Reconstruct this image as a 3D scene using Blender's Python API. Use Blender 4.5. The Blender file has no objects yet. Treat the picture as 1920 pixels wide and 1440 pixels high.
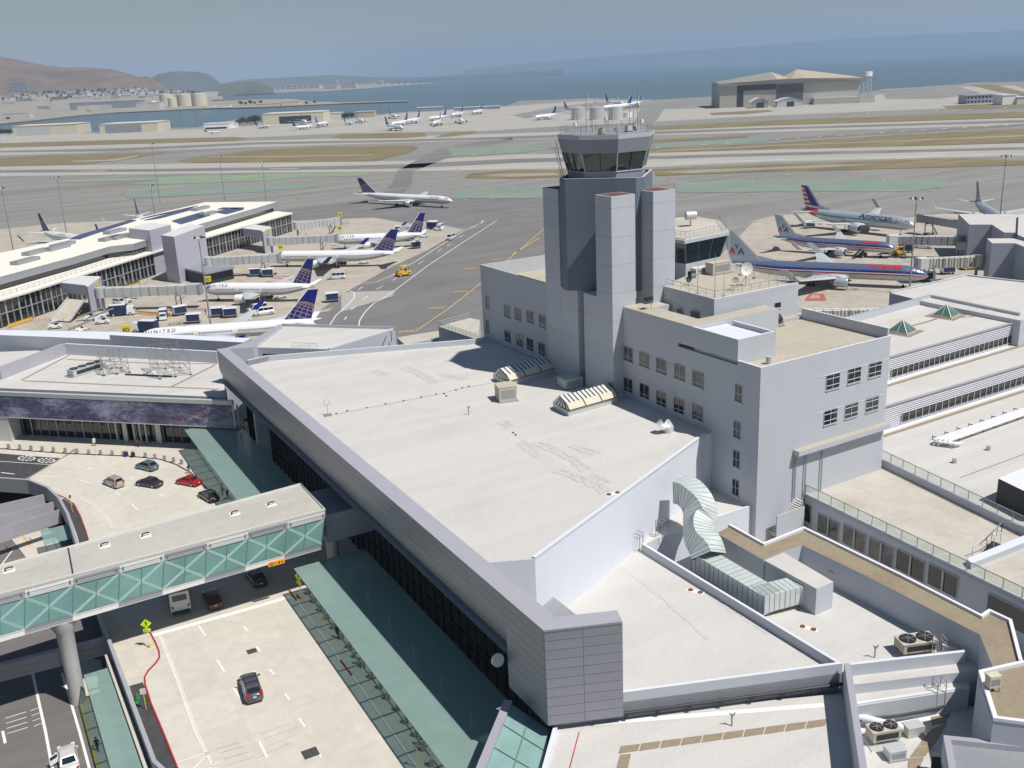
import bpy, bmesh, math, random
from mathutils import Vector, Matrix, noise
from mathutils.geometry import tessellate_polygon
R_ = math.radians
random.seed(7)
sc = bpy.context.scene
COL = sc.collection
# ------------------------------------------------ camera
FPX, PITCH, ROLL, CAMH = 1860.0, R_(17.5), R_(-2.6), 65.0
_r = Vector((1, 0, 0)); _f = Vector((0, math.cos(PITCH), -math.sin(PITCH))); _u = _r.cross(_f)
CR = _r * math.cos(ROLL) + _u * math.sin(ROLL); CU = -_r * math.sin(ROLL) + _u * math.cos(ROLL); CF = _f
CAM = Vector((0, 0, CAMH))
cd = bpy.data.cameras.new('camera'); cam = bpy.data.objects.new('camera', cd); COL.objects.link(cam)
cam.matrix_world = Matrix.Translation(CAM) @ Matrix((CR, CU, -CF)).transposed().to_4x4()
cd.sensor_width = 36.0; cd.lens = FPX / 1920 * 36.0; cd.clip_start = 0.5; cd.clip_end = 60000
sc.camera = cam
# ------------------------------------------------ world, sun, exposure
SUN_AZ, SUN_EL = -33.0, 59.0          # azimuth from +X, counter-clockwise
w = bpy.data.worlds.new("World"); sc.world = w; w.use_nodes = True
nt = w.node_tree; bg = nt.nodes['Background']; sky = nt.nodes.new('ShaderNodeTexSky')
sky.sky_type = 'NISHITA'; sky.sun_disc = False; sky.sun_elevation = R_(SUN_EL); sky.sun_rotation = R_(90 - SUN_AZ)
sky.air_density = 1.25; sky.dust_density = 0.15; sky.ozone_density = 3.0
nt.links.new(sky.outputs[0], bg.inputs[0]); bg.inputs[1].default_value = 0.052
sl = bpy.data.lights.new('sun', 'SUN'); sun = bpy.data.objects.new('sun', sl); COL.objects.link(sun)
sl.energy = 4.9; sl.angle = R_(0.53); sl.color = (1.0, 0.955, 0.9)
sd = Vector((math.cos(R_(SUN_AZ)) * math.cos(R_(SUN_EL)), math.sin(R_(SUN_AZ)) * math.cos(R_(SUN_EL)), math.sin(R_(SUN_EL))))
sun.rotation_euler = sd.to_track_quat('Z', 'Y').to_euler(); sun.location = (60, -40, 150)
sc.view_settings.view_transform = 'Standard'; sc.view_settings.look = 'None'
sc.view_settings.exposure = 0.0; sc.view_settings.gamma = 1.0; sc.view_settings.use_curve_mapping = False
sc.render.engine = 'CYCLES'; sc.cycles.use_denoising = True; sc.cycles.volume_bounces = 1; sc.cycles.max_bounces = 6
sc.cycles.use_adaptive_sampling = True; sc.cycles.adaptive_threshold = 0.015
HAZE = 0.00007
# ------------------------------------------------ pixel ray -> world point on a known plane
def ray(x, y):
 return CR * ((x - 960) / FPX) - CU * ((y - 720) / FPX) + CF
def A(x, y, z=0.0):
 d = ray(x, y); return CAM + d * ((z - CAMH) / d.z)
def hit(x, y, P0, n):
 d = ray(x, y); return CAM + d * ((P0 - CAM).dot(n) / d.dot(n))
# tower-building frame: U along the sunny face, V towards the viewer's right
AZB = R_(30.0)
UU = Vector((math.cos(AZB), math.sin(AZB), 0)); VV = Vector((math.sin(AZB), -math.cos(AZB), 0))
O0 = A(1151, 735, 20); O0.z = 0
def G(u, v, z): return Vector((O0.x, O0.y, 0)) + UU * u + VV * v + Vector((0, 0, z))
# ------------------------------------------------ materials
MATS = {}
def new_mat(name):
 m = bpy.data.materials.new(name); m.use_nodes = True; MATS[name] = m
 return m, m.node_tree, m.node_tree.nodes['Principled BSDF']
def mat(name, col, rough=0.7, metal=0.0, spec=0.3, var=0.12, scale=0.6, stain=None, stain_amt=0.0, stain_scale=0.15,
  grid=None, grid_col=None, grid_w=0.03, bump=0.0, coat=0.0, stretch=None, offset=0.5):
 """procedural surface: base colour with two octaves of mottling, optional stains, optional joint grid in metres"""
 m, t, b = new_mat(name)
 L = t.links.new; N = t.nodes.new
 uv = N('ShaderNodeUVMap'); uv.uv_map = 'UVMap'
 geo = N('ShaderNodeTexCoord')
 mp = N('ShaderNodeMapping'); L(uv.outputs[0], mp.inputs[0])
 if stretch: mp.inputs['Scale'].default_value = (stretch[0], stretch[1], 1)
 n1 = N('ShaderNodeTexNoise'); n1.inputs['Scale'].default_value = scale; n1.inputs['Detail'].default_value = 6; n1.inputs['Roughness'].default_value = 0.62
 L(mp.outputs[0], n1.inputs['Vector'])
 cr = N('ShaderNodeValToRGB'); L(n1.outputs[0], cr.inputs[0])
 lo = [max(0, c * (1 - var)) for c in col]; hi = [min(1, c * (1 + var)) for c in col]
 cr.color_ramp.elements[0].position = 0.3; cr.color_ramp.elements[1].position = 0.7
 cr.color_ramp.elements[0].color = (*lo, 1); cr.color_ramp.elements[1].color = (*hi, 1)
 out = cr.outputs[0]
 if stain is not None:
  n2 = N('ShaderNodeTexNoise'); n2.inputs['Scale'].default_value = stain_scale; n2.inputs['Detail'].default_value = 8; n2.inputs['Roughness'].default_value = 0.7
  L(mp.outputs[0], n2.inputs['Vector'])
  c2 = N('ShaderNodeValToRGB'); c2.color_ramp.elements[0].position = 0.5; c2.color_ramp.elements[1].position = 0.78
  L(n2.outputs[0], c2.inputs[0])
  mu = N('ShaderNodeMath'); mu.operation = 'MULTIPLY'; mu.inputs[1].default_value = stain_amt; L(c2.outputs[0], mu.inputs[0])
  mx = N('ShaderNodeMixRGB'); L(mu.outputs[0], mx.inputs[0]); L(out, mx.inputs[1]); mx.inputs[2].default_value = (*stain, 1); out = mx.outputs[0]
 if grid is not None:
  br = N('ShaderNodeTexBrick'); br.offset = offset; br.inputs['Scale'].default_value = 1.0
  br.inputs['Brick Width'].default_value = grid[0]; br.inputs['Row Height'].default_value = grid[1]
  br.inputs['Mortar Size'].default_value = grid_w; br.inputs['Mortar Smooth'].default_value = 0.3; br.inputs['Bias'].default_value = 0
  L(uv.outputs[0], br.inputs['Vector'])
  br.inputs['Color1'].default_value = (1, 1, 1, 1); br.inputs['Color2'].default_value = (0.93, 0.93, 0.94, 1)
  gc = grid_col or (0.45, 0.45, 0.45); br.inputs['Mortar'].default_value = (*gc, 1)
  mm = N('ShaderNodeMixRGB'); mm.blend_type = 'MULTIPLY'; mm.inputs[0].default_value = 1; L(out, mm.inputs[1]); L(br.outputs[0], mm.inputs[2]); out = mm.outputs[0]
 L(out, b.inputs['Base Color'])
 b.inputs['Roughness'].default_value = rough; b.inputs['Metallic'].default_value = metal
 b.inputs['Specular IOR Level'].default_value = spec; b.inputs['Coat Weight'].default_value = coat
 if bump:
  bp = N('ShaderNodeBump'); bp.inputs['Strength'].default_value = bump; bp.inputs['Distance'].default_value = 0.05
  L(n1.outputs[0], bp.inputs['Height']); L(bp.outputs[0], b.inputs['Normal'])
 return m
def plain(name, col, rough=0.5, metal=0.0, spec=0.4, coat=0.0, var=0.05):
 return mat(name, col, rough, metal, spec, var=var, scale=2.0, coat=coat)
roof = mat('roof_membrane', (0.585, 0.565, 0.53), 0.85, var=0.05, scale=2.6, stain=(0.43, 0.40, 0.37), stain_amt=0.45, stain_scale=0.12, grid=(60, 1.9), grid_col=(0.945, 0.94, 0.935), grid_w=0.03, stretch=(0.8, 1))
roofb = mat('roof_gravel_tan', (0.47, 0.425, 0.34), 0.95, var=0.07, scale=1.2, stain=(0.33, 0.28, 0.2), stain_amt=0.5, stain_scale=0.12, grid=(30, 1.0), grid_col=(0.93, 0.93, 0.92), grid_w=0.03)
roofbr = mat('roof_brown', (0.30, 0.25, 0.175), 0.95, var=0.1, scale=1.5, stain=(0.16, 0.10, 0.07), stain_amt=0.6, stain_scale=0.18)
roofpier = mat('roof_pier_cream', (0.80, 0.77, 0.68), 0.7, var=0.05, scale=0.5, stain=(0.55, 0.5, 0.42), stain_amt=0.3)
terr = mat('terrace_concrete', (0.53, 0.49, 0.43), 0.9, var=0.07, scale=0.9, stain=(0.33, 0.29, 0.21), stain_amt=0.6, stain_scale=0.11, grid=(3.0, 3.0), grid_col=(0.92, 0.91, 0.9), grid_w=0.03, offset=0)
wall = mat('painted_wall', (0.475, 0.50, 0.545), 0.75, var=0.03, scale=0.5, stain=(0.46, 0.47, 0.5), stain_amt=0.3, stain_scale=0.25, stretch=(1, 0.3))
wallj = mat('tower_wall_panels', (0.475, 0.50, 0.545), 0.75, var=0.03, scale=0.5, grid=(400, 3.9), grid_col=(0.7, 0.7, 0.72), grid_w=0.05, stain=(0.46, 0.47, 0.5), stain_amt=0.35, stain_scale=0.22, stretch=(1, 0.3))
whitew = mat('white_wall', (0.66, 0.69, 0.75), 0.7, var=0.025, scale=0.6, stain=(0.6, 0.6, 0.63), stain_amt=0.3, stain_scale=0.3, stretch=(1, 0.25))
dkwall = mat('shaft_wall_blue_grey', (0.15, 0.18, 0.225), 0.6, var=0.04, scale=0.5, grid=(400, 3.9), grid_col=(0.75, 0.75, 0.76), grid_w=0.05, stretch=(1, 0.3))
fascia = mat('fascia_panel', (0.30, 0.31, 0.355), 0.42, metal=0.35, spec=0.5, var=0.03, scale=0.3, grid=(7.0, 0.92), grid_col=(0.45, 0.45, 0.5), grid_w=0.035, offset=0)
coping = mat('coping_metal', (0.46, 0.455, 0.50), 0.5, metal=0.2, spec=0.5, var=0.03, scale=0.4, grid=(7.0, 60), grid_col=(0.8, 0.8, 0.82), grid_w=0.03, offset=0)
conc = mat('deck_concrete', (0.60, 0.565, 0.485), 0.9, var=0.07, scale=0.7, stain=(0.42, 0.39, 0.33), stain_amt=0.45, stain_scale=0.16, grid=(4.6, 6.5), grid_col=(0.9, 0.89, 0.87), grid_w=0.04, offset=0)
walkc = mat('sidewalk_concrete', (0.58, 0.54, 0.46), 0.9, var=0.06, scale=1.1, grid=(1.6, 1.6), grid_col=(0.86, 0.85, 0.83), grid_w=0.03, offset=0)
asph = mat('asphalt_dark', (0.062, 0.062, 0.066), 0.9, var=0.2, scale=0.9, stain=(0.12, 0.11, 0.1), stain_amt=0.5)
asphl = mat('asphalt_road_worn', (0.17, 0.155, 0.145), 0.92, var=0.12, scale=0.5, stain=(0.09, 0.08, 0.075), stain_amt=0.5, stain_scale=0.12, stretch=(0.2, 1))
apron = mat('apron_asphalt', (0.245, 0.237, 0.218), 0.93, var=0.16, scale=0.05, stain=(0.13, 0.125, 0.118), stain_amt=0.85, stain_scale=0.011, stretch=(0.22, 1.6))
asphn = mat('apron_lane_asphalt', (0.19, 0.183, 0.178), 0.93, var=0.17, scale=0.12, stain=(0.13, 0.125, 0.12), stain_amt=0.5, stain_scale=0.03, stretch=(0.4, 1))
ramp = mat('ramp_concrete', (0.45, 0.405, 0.335), 0.93, var=0.1, scale=0.25, stain=(0.22, 0.19, 0.155), stain_amt=0.65, stain_scale=0.07, grid=(7.5, 7.5), grid_col=(0.8, 0.78, 0.75), grid_w=0.1, offset=0)
taxic = mat('taxiway_concrete', (0.40, 0.375, 0.33), 0.93, var=0.1, scale=0.03, stain=(0.25, 0.235, 0.21), stain_amt=0.5, stain_scale=0.015, stretch=(0.3, 1.4))
rubber = mat('runway_rubber_streak', (0.19, 0.185, 0.178), 0.9, var=0.22, scale=0.03, stretch=(0.1, 2.0))
grass = mat('infield_grass', (0.20, 0.165, 0.085), 0.98, var=0.25, scale=0.05, stain=(0.30, 0.235, 0.14), stain_amt=0.8, stain_scale=0.02, stretch=(0.4, 1.3))
gpaint = mat('green_paint', (0.225, 0.29, 0.205), 0.9, var=0.12, scale=0.05, stain=(0.25, 0.28, 0.22), stain_amt=0.6, stain_scale=0.02)
gpaint2 = mat('faded_green_paint', (0.205, 0.265, 0.215), 0.9, var=0.10, scale=0.05, stain=(0.24, 0.245, 0.22), stain_amt=0.7, stain_scale=0.015)
yel = plain('yellow_paint', (0.60, 0.42, 0.16), 0.8); ora = plain('orange_paint', (0.70, 0.33, 0.05), 0.8)
whp = mat('white_road_paint', (0.78, 0.77, 0.73), 0.8, var=0.08, scale=3)
redp = plain('red_kerb_paint', (0.40, 0.035, 0.04), 0.6); redg = plain('red_ground_paint', (0.42, 0.11, 0.09), 0.85, var=0.2)
white = plain('white_gloss', (0.82, 0.82, 0.82), 0.3, spec=0.5, coat=0.3)
offw = plain('off_white_metal', (0.66, 0.66, 0.63), 0.55)
grey = plain('grey_metal', (0.33, 0.34, 0.36), 0.5, metal=0.3); lgrey = plain('light_grey_metal', (0.55, 0.57, 0.56), 0.45, metal=0.2)
galv = mat('galvanised_duct', (0.62, 0.67, 0.65), 0.5, metal=0.25, spec=0.5, var=0.08, scale=0.8)
pipew = plain('white_insulated_pipe', (0.72, 0.73, 0.74), 0.45)
dark = plain('dark_metal', (0.035, 0.037, 0.042), 0.5); black = plain('black_rubber', (0.018, 0.018, 0.018), 0.8)
brownm = plain('brown_pad', (0.30, 0.235, 0.165), 0.95, var=0.12); pinkpad = plain('drain_rust', (0.2, 0.075, 0.06), 0.9, var=0.2)
beige = plain('beige_equipment', (0.50, 0.45, 0.37), 0.7); ductrib = plain('duct_seam', (0.30, 0.33, 0.32), 0.6); cream = plain('cream_hangar', (0.62, 0.56, 0.44), 0.8)
steel = plain('scaffold_steel', (0.42, 0.44, 0.44), 0.4, metal=0.6)
redm = plain('red_tail_lamp', (0.5, 0.01, 0.015), 0.25); yelsign = plain('yellow_green_sign', (0.66, 0.85, 0.02), 0.5); yelbox = plain('yellow_gate_sign', (0.75, 0.62, 0.04), 0.5)
orasign = plain('orange_sign', (0.95, 0.38, 0.02), 0.5); yelm = plain('yellow_machinery', (0.68, 0.42, 0.03), 0.6); greenm = plain('green_cover', (0.03, 0.2, 0.06), 0.6)
navy = plain('navy_blue', (0.012, 0.02, 0.19), 0.35, coat=0.2); gold = plain('gold_line', (0.52, 0.38, 0.30), 0.5); cartblue = plain('cart_curtain_navy', (0.02, 0.035, 0.10), 0.7)
redl = plain('livery_red', (0.55, 0.02, 0.03), 0.3); bluel = plain('livery_blue', (0.015, 0.04, 0.24), 0.3)
wgrey = plain('wing_grey', (0.52, 0.54, 0.55), 0.4, metal=0.1); bellyg = plain('belly_grey', (0.40, 0.41, 0.44), 0.4)
silver = plain('polished_aluminium', (0.50, 0.55, 0.68), 0.2, metal=0.85, spec=0.6); silvp = plain('silver_mica_paint', (0.46, 0.51, 0.55), 0.3, metal=0.25, coat=0.3)
txtdk = plain('lettering_dark_blue', (0.02, 0.03, 0.09), 0.6); shingle = plain('brick_red', (0.33, 0.16, 0.13), 0.8, var=0.2)
yelj = plain('courier_yellow', (0.85, 0.52, 0.01), 0.4)
town_w = mat('pale_building', (0.55, 0.53, 0.5), 0.8, var=0.1, scale=0.05); town_b = mat('tan_building', (0.46, 0.40, 0.33), 0.8, var=0.1, scale=0.05); town_g = mat('grey_building', (0.25, 0.27, 0.32), 0.8, var=0.1, scale=0.05)
leaf = mat('foliage', (0.05, 0.065, 0.035), 0.9, var=0.35, scale=0.3); bark = plain('bark', (0.09, 0.07, 0.05), 0.9)
dirt = mat('dry_ground', (0.33, 0.29, 0.23), 0.95, var=0.18, scale=0.01, stain=(0.16, 0.15, 0.12), stain_amt=0.7, stain_scale=0.006)
rock = plain('riprap', (0.12, 0.11, 0.10), 0.95, var=0.3)
cloth = {k: plain('cloth_' + k, c, 0.9) for k, c in dict(black=(0.02, 0.02, 0.025), red=(0.3, 0.02, 0.03), navy=(0.02, 0.03, 0.1), white=(0.7, 0.7, 0.7), grey=(0.3, 0.28, 0.27), tan=(0.3, 0.24, 0.17)).items()}
cabwall = plain('cab_wall_grey', (0.27, 0.29, 0.335), 0.6); stainm = mat('roof_dirt_streak', (0.545, 0.52, 0.485), 0.95, var=.15, scale=3); pierred = plain('pier_cap_red', (0.15, 0.065, 0.055), 0.9, var=.2)
skin = plain('skin', (0.42, 0.26, 0.18), 0.6); hairm = plain('hair_dark', (0.03, 0.02, 0.015), 0.8)
def glassm(name, col, rough=0.06, spec=0.8, var=0.25, scale=0.25):
 return mat(name, col, rough, 0.0, spec, var=var, scale=scale)
dglass = glassm('dark_glass', (0.014, 0.018, 0.022)); bglass = glassm('blind_glass', (0.105, 0.11, 0.105), 0.12, 0.6, 0.6, 0.7)
cabglass = glassm('cab_glass', (0.025, 0.04, 0.045), 0.04); greeng = glassm('green_frit_glass', (0.23, 0.37, 0.345), 0.25, 0.5, 0.12, 0.35)
frame_g = plain('green_grey_frame', (0.16, 0.25, 0.23), 0.5); bridgeg = glassm('bridge_glass_green', (0.15, 0.28, 0.265), 0.12, 0.6, 0.2, 0.15); bracem = plain('bridge_brace', (0.33, 0.50, 0.46), 0.5)
# translucent canopy glass: part tinted transparency, part frit
m, t, b = new_mat('canopy_glass'); N = t.nodes.new; L = t.links.new
b.inputs['Roughness'].default_value = 0.2
uvn = N('ShaderNodeUVMap'); nn = N('ShaderNodeTexNoise'); nn.inputs['Scale'].default_value = 0.5; nn.inputs['Detail'].default_value = 4; L(uvn.outputs[0], nn.inputs[0])
crr = N('ShaderNodeValToRGB'); crr.color_ramp.elements[0].color = (0.25, 0.365, 0.335, 1); crr.color_ramp.elements[1].color = (0.33, 0.46, 0.42, 1); L(nn.outputs[0], crr.inputs[0]); L(crr.outputs[0], b.inputs['Base Color'])
tr = N('ShaderNodeBsdfTransparent'); tr.inputs[0].default_value = (0.55, 0.76, 0.72, 1)
mxs = N('ShaderNodeMixShader'); mxs.inputs[0].default_value = 0.72; L(tr.outputs[0], mxs.inputs[1]); L(b.outputs[0], mxs.inputs[2]); L(mxs.outputs[0], t.nodes['Material Output'].inputs[0])
cang = m
# clear balustrade glass
m, t, b = new_mat('balustrade_glass'); b.inputs['Base Color'].default_value = (0.5, 0.58, 0.54, 1); b.inputs['Roughness'].default_value = 0.1
tr = t.nodes.new('ShaderNodeBsdfTransparent'); tr.inputs[0].default_value = (0.85, 0.92, 0.88, 1); mxs = t.nodes.new('ShaderNodeMixShader'); mxs.inputs[0].default_value = 0.16
t.links.new(tr.outputs[0], mxs.inputs[1]); t.links.new(b.outputs[0], mxs.inputs[2]); t.links.new(mxs.outputs[0], t.nodes['Material Output'].inputs[0]); railg = m
# ribbed cladding (horizontal corrugation from height)
def ribbed(name, col, period, vertical=False):
 m, t, b = new_mat(name); N = t.nodes.new; L = t.links.new
 uv = N('ShaderNodeUVMap'); sp = N('ShaderNodeSeparateXYZ'); L(uv.outputs[0], sp.inputs[0])
 mu = N('ShaderNodeMath'); mu.operation = 'MULTIPLY'; mu.inputs[1].default_value = 2 * math.pi / period; L(sp.outputs[0 if vertical else 1], mu.inputs[0])
 si = N('ShaderNodeMath'); si.operation = 'SINE'; L(mu.outputs[0], si.inputs[0])
 bp = N('ShaderNodeBump'); bp.inputs['Strength'].default_value = 1.0; bp.inputs['Distance'].default_value = period * 0.25; L(si.outputs[0], bp.inputs['Height']); L(bp.outputs[0], b.inputs['Normal'])
 b.inputs['Base Color'].default_value = (*col, 1); b.inputs['Roughness'].default_value = 0.5; b.inputs['Metallic'].default_value = 0.1
 return m
rib = ribbed('ribbed_cladding', (0.60, 0.61, 0.67), 0.32); ribv = ribbed('ribbed_tunnel', (0.62, 0.60, 0.54), 0.9, True); ribg = ribbed('grey_ribbed_tunnel', (0.40, 0.42, 0.44), 0.6, True)
solar = mat('solar_panel', (0.035, 0.04, 0.10), 0.25, spec=0.6, var=0.1, grid=(1.7, 1.0), grid_col=(2.2, 2.2, 2.0), grid_w=0.05, offset=0)
mural = None
def make_mural():
 m, t, b = new_mat('printed_cloud_banner'); N = t.nodes.new; L = t.links.new
 uv = N('ShaderNodeUVMap'); mp = N('ShaderNodeMapping'); mp.inputs['Scale'].default_value = (0.5, 1.0, 1); L(uv.outputs[0], mp.inputs[0])
 n0 = N('ShaderNodeTexNoise'); n0.inputs['Scale'].default_value = 0.22; n0.inputs['Detail'].default_value = 3; L(mp.outputs[0], n0.inputs[0])
 wv = N('ShaderNodeTexNoise'); wv.inputs['Scale'].default_value = 0.75; wv.inputs['Detail'].default_value = 9; wv.inputs['Roughness'].default_value = 0.6; wv.inputs['Distortion'].default_value = 1.6; L(mp.outputs[0], wv.inputs[0])
 ad = N('ShaderNodeMath'); ad.operation = 'ADD'; L(n0.outputs[0], ad.inputs[0]); L(wv.outputs[0], ad.inputs[1])
 mu = N('ShaderNodeMath'); mu.operation = 'MULTIPLY'; mu.inputs[1].default_value = 0.5; L(ad.outputs[0], mu.inputs[0])
 cr = N('ShaderNodeValToRGB'); e = cr.color_ramp.elements; e[0].position = 0.36; e[0].color = (0.035, 0.035, 0.075, 1); e[1].position = 0.66; e[1].color = (0.42, 0.43, 0.56, 1)
 k = e.new(0.5); k.color = (0.13, 0.13, 0.22, 1); L(mu.outputs[0], cr.inputs[0])
 # warm sunset glow printed near the right-hand end of the banner
 L(cr.outputs[0], b.inputs['Base Color']); b.inputs['Roughness'].default_value = 0.35
 return m
mural = make_mural()
# ------------------------------------------------ mesh builder
class MB:
 def __init__(s, org=(0, 0, 0)):
  s.v = []; s.f = []; s.m = []; s.sm = []; s.mats = []; s.org = Vector(org)
 def mi(s, m):
  if m not in s.mats: s.mats.append(m)
  return s.mats.index(m)
 def add(s, vs, fs, m, smooth=False):
  o = len(s.v); s.v += [Vector(p) for p in vs]; k = s.mi(m)
  for f in fs: s.f.append([i + o for i in f]); s.m.append(k); s.sm.append(smooth)
  return s
 def poly(s, pts, m):
  pts = [Vector(p) for p in pts]
  tris = tessellate_polygon([pts]); s.add(pts, [list(t_) for t_ in tris], m); return s
 def prism(s, pts, z0, z1, m, mt=None, bottom=True):
  pts = [Vector(p) for p in pts]; n = len(pts)
  ar = sum(pts[i].x * pts[(i + 1) % n].y - pts[(i + 1) % n].x * pts[i].y for i in range(n))
  if ar < 0: pts = pts[::-1]
  lo = [Vector((p.x, p.y, z0)) for p in pts]; hi = [Vector((p.x, p.y, z1)) for p in pts]
  s.add(lo + hi, [[i, (i + 1) % n, n + (i + 1) % n, n + i] for i in range(n)], m)
  tr_ = [list(t_) for t_ in tessellate_polygon([hi])]
  fix = []
  for t_ in tr_:
   a, b_, c = [hi[i] for i in t_]
   fix.append(t_ if (b_ - a).cross(c - a).z > 0 else t_[::-1])
  s.add(hi, fix, mt or m)
  if bottom: s.add(lo, [f[::-1] for f in fix], m)
  return s
 def hexa(s, p, m, mt=None):
  """8 corners: bottom 4 (ccw), top 4"""
  fs = [[3, 2, 1, 0], [0, 1, 5, 4], [1, 2, 6, 5], [2, 3, 7, 6], [3, 0, 4, 7]]
  s.add(p, fs, m); s.add([p[4], p[5], p[6], p[7]], [[0, 1, 2, 3]], mt or m); return s
 def box(s, c, size, m, rz=0.0, mt=None, taper=1.0):
  c = Vector(c); x, y, z = [k / 2 for k in size]; ca, sa = math.cos(rz), math.sin(rz)
  def q(a, b_, h, k=1.0): return Vector((c.x + a * k * ca - b_ * k * sa, c.y + a * k * sa + b_ * k * ca, c.z + h))
  p = [q(-x, -y, -z), q(x, -y, -z), q(x, y, -z), q(-x, y, -z), q(-x, -y, z, taper), q(x, -y, z, taper), q(x, y, z, taper), q(-x, y, z, taper)]
  return s.hexa(p, m, mt)
 def beam(s, a, b_, w, h, m, up=Vector((0, 0, 1))):
  a = Vector(a); b_ = Vector(b_); d = (b_ - a)
  if d.length < 1e-6: return s
  d.normalize(); up = Vector(up)
  if abs(d.dot(up)) > 0.99: up = Vector((1, 0, 0))
  x = d.cross(up).normalized() * (w / 2); y = x.normalized().cross(d).normalized() * (h / 2)
  p = [a - x - y, a + x - y, a + x + y, a - x + y, b_ - x - y, b_ + x - y, b_ + x + y, b_ - x + y]
  s.add(p, [[0, 1, 2, 3], [7, 6, 5, 4], [0, 4, 5, 1], [1, 5, 6, 2], [2, 6, 7, 3], [3, 7, 4, 0]], m); return s
 def tube(s, pts, r, m, n=8, cap=True, smooth=True):
  pts = [Vector(p) for p in pts]; rs = r if isinstance(r, (list, tuple)) else [r] * len(pts)
  vs = []; fs = []; ref = Vector((0, 0, 1))
  for i, p in enumerate(pts):
   d = (pts[min(i + 1, len(pts) - 1)] - pts[max(i - 1, 0)]).normalized()
   if abs(d.dot(ref)) > 0.98: ref = Vector((1, 0, 0)) if abs(d.x) < 0.9 else Vector((0, 1, 0))
   x = d.cross(ref).normalized(); y = x.cross(d)
   vs += [p + (x * math.cos(k * 2 * math.pi / n) + y * math.sin(k * 2 * math.pi / n)) * rs[i] for k in range(n)]
  for i in range(len(pts) - 1):
   fs += [[i * n + k, i * n + (k + 1) % n, (i + 1) * n + (k + 1) % n, (i + 1) * n + k] for k in range(n)]
  s.add(vs, fs, m, smooth)
  if cap:
   s.add(vs[:n], [list(range(n))[::-1]], m); s.add(vs[-n:], [list(range(n))], m)
  return s
 def cyl(s, c, r, h, m, n=16, mt=None, r2=None):
  c = Vector(c); r2 = r if r2 is None else r2
  lo = [c + Vector((math.cos(k * 2 * math.pi / n) * r, math.sin(k * 2 * math.pi / n) * r, 0)) for k in range(n)]
  hi = [c + Vector((math.cos(k * 2 * math.pi / n) * r2, math.sin(k * 2 * math.pi / n) * r2, h)) for k in range(n)]
  s.add(lo + hi, [[k, (k + 1) % n, n + (k + 1) % n, n + k] for k in range(n)], m, True)
  s.add(hi, [list(range(n))], mt or m); s.add(lo, [list(range(n))[::-1]], m); return s
 def done(s, name, parent=None):
  me = bpy.data.meshes.new(name); o = s.org
  me.from_pydata([tuple(p - o) for p in s.v], [], s.f); me.validate(clean_customdata=False)
  for m in s.mats: me.materials.append(m)
  for i, p in enumerate(me.polygons):
   if i < len(s.m): p.material_index = s.m[i]; p.use_smooth = s.sm[i]
  ul = me.uv_layers.new(name='UVMap')
  for p in me.polygons:
   n = p.normal
   if abs(n.z) > 0.7:
    for li in p.loop_indices:
     c = me.vertices[me.loops[li].vertex_index].co + o; ul.data[li].uv = (c.x * UU.x + c.y * UU.y, c.x * VV.x + c.y * VV.y)
   else:
    tt = Vector((-n.y, n.x, 0)); tt = tt.normalized() if tt.length > 1e-6 else Vector((1, 0, 0))
    for li in p.loop_indices:
     c = me.vertices[me.loops[li].vertex_index].co + o; ul.data[li].uv = (c.dot(tt), c.z)
  ob = bpy.data.objects.new(name, me); COL.objects.link(ob)
  if parent is not None: ob.parent = parent
  elif s.org.length > 0: ob.location = s.org
  return ob
def tag(o, label, cat, group=None):
 o['label'] = label; o['category'] = cat
 if group: o['group'] = group
 return o
def struct(o, label=None):
 o['kind'] = 'structure'
 if label: o['label'] = label
 return o
def thing(name, label, cat, loc=(0, 0, 0), rz=0.0, group=None):
 o = bpy.data.objects.new(name, None); COL.objects.link(o); o.location = loc; o.rotation_euler = (0, 0, rz); o.empty_display_size = 0.5
 return tag(o, label, cat, group)
def dup(root, loc, rz=0.0, label=None, group=None, scale=None):
 r = root.copy(); COL.objects.link(r); r.location = loc; r.rotation_euler = (0, 0, rz)
 if label: r['label'] = label
 if group: r['group'] = group
 if scale: r.scale = (scale,) * 3
 for ch in list(root.children):
  c = ch.copy(); COL.objects.link(c); c.parent = r
  for g in ch.children:
   d = g.copy(); COL.objects.link(d); d.parent = c
 return r
def text2d(s, size, bold=0.0, shear=0.0):
 """flat letter outlines as (verts, faces), origin left baseline, centred in x later"""
 cu = bpy.data.curves.new('lettering', 'FONT'); cu.body = s; cu.size = size; cu.offset = bold; cu.shear = shear; cu.resolution_u = 3
 ob = bpy.data.objects.new('lettering', cu); COL.objects.link(ob)
 dg = bpy.context.evaluated_depsgraph_get(); me = ob.evaluated_get(dg).to_mesh()
 vs = [v.co.copy() for v in me.vertices]; fs = [list(p.vertices) for p in me.polygons]
 ob.evaluated_get(dg).to_mesh_clear(); bpy.data.objects.remove(ob); bpy.data.curves.remove(cu)
 return vs, fs
def text_on(mb, s, size, P, X, Y, m, bold=0.0, off=0.0, shear=0.0):
 vs, fs = text2d(s, size, bold, shear); P = Vector(P); X = Vector(X).normalized(); Y = Vector(Y).normalized(); Z = X.cross(Y)
 mb.add([P + X * v.x + Y * v.y + Z * off for v in vs], fs, m)
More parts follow.
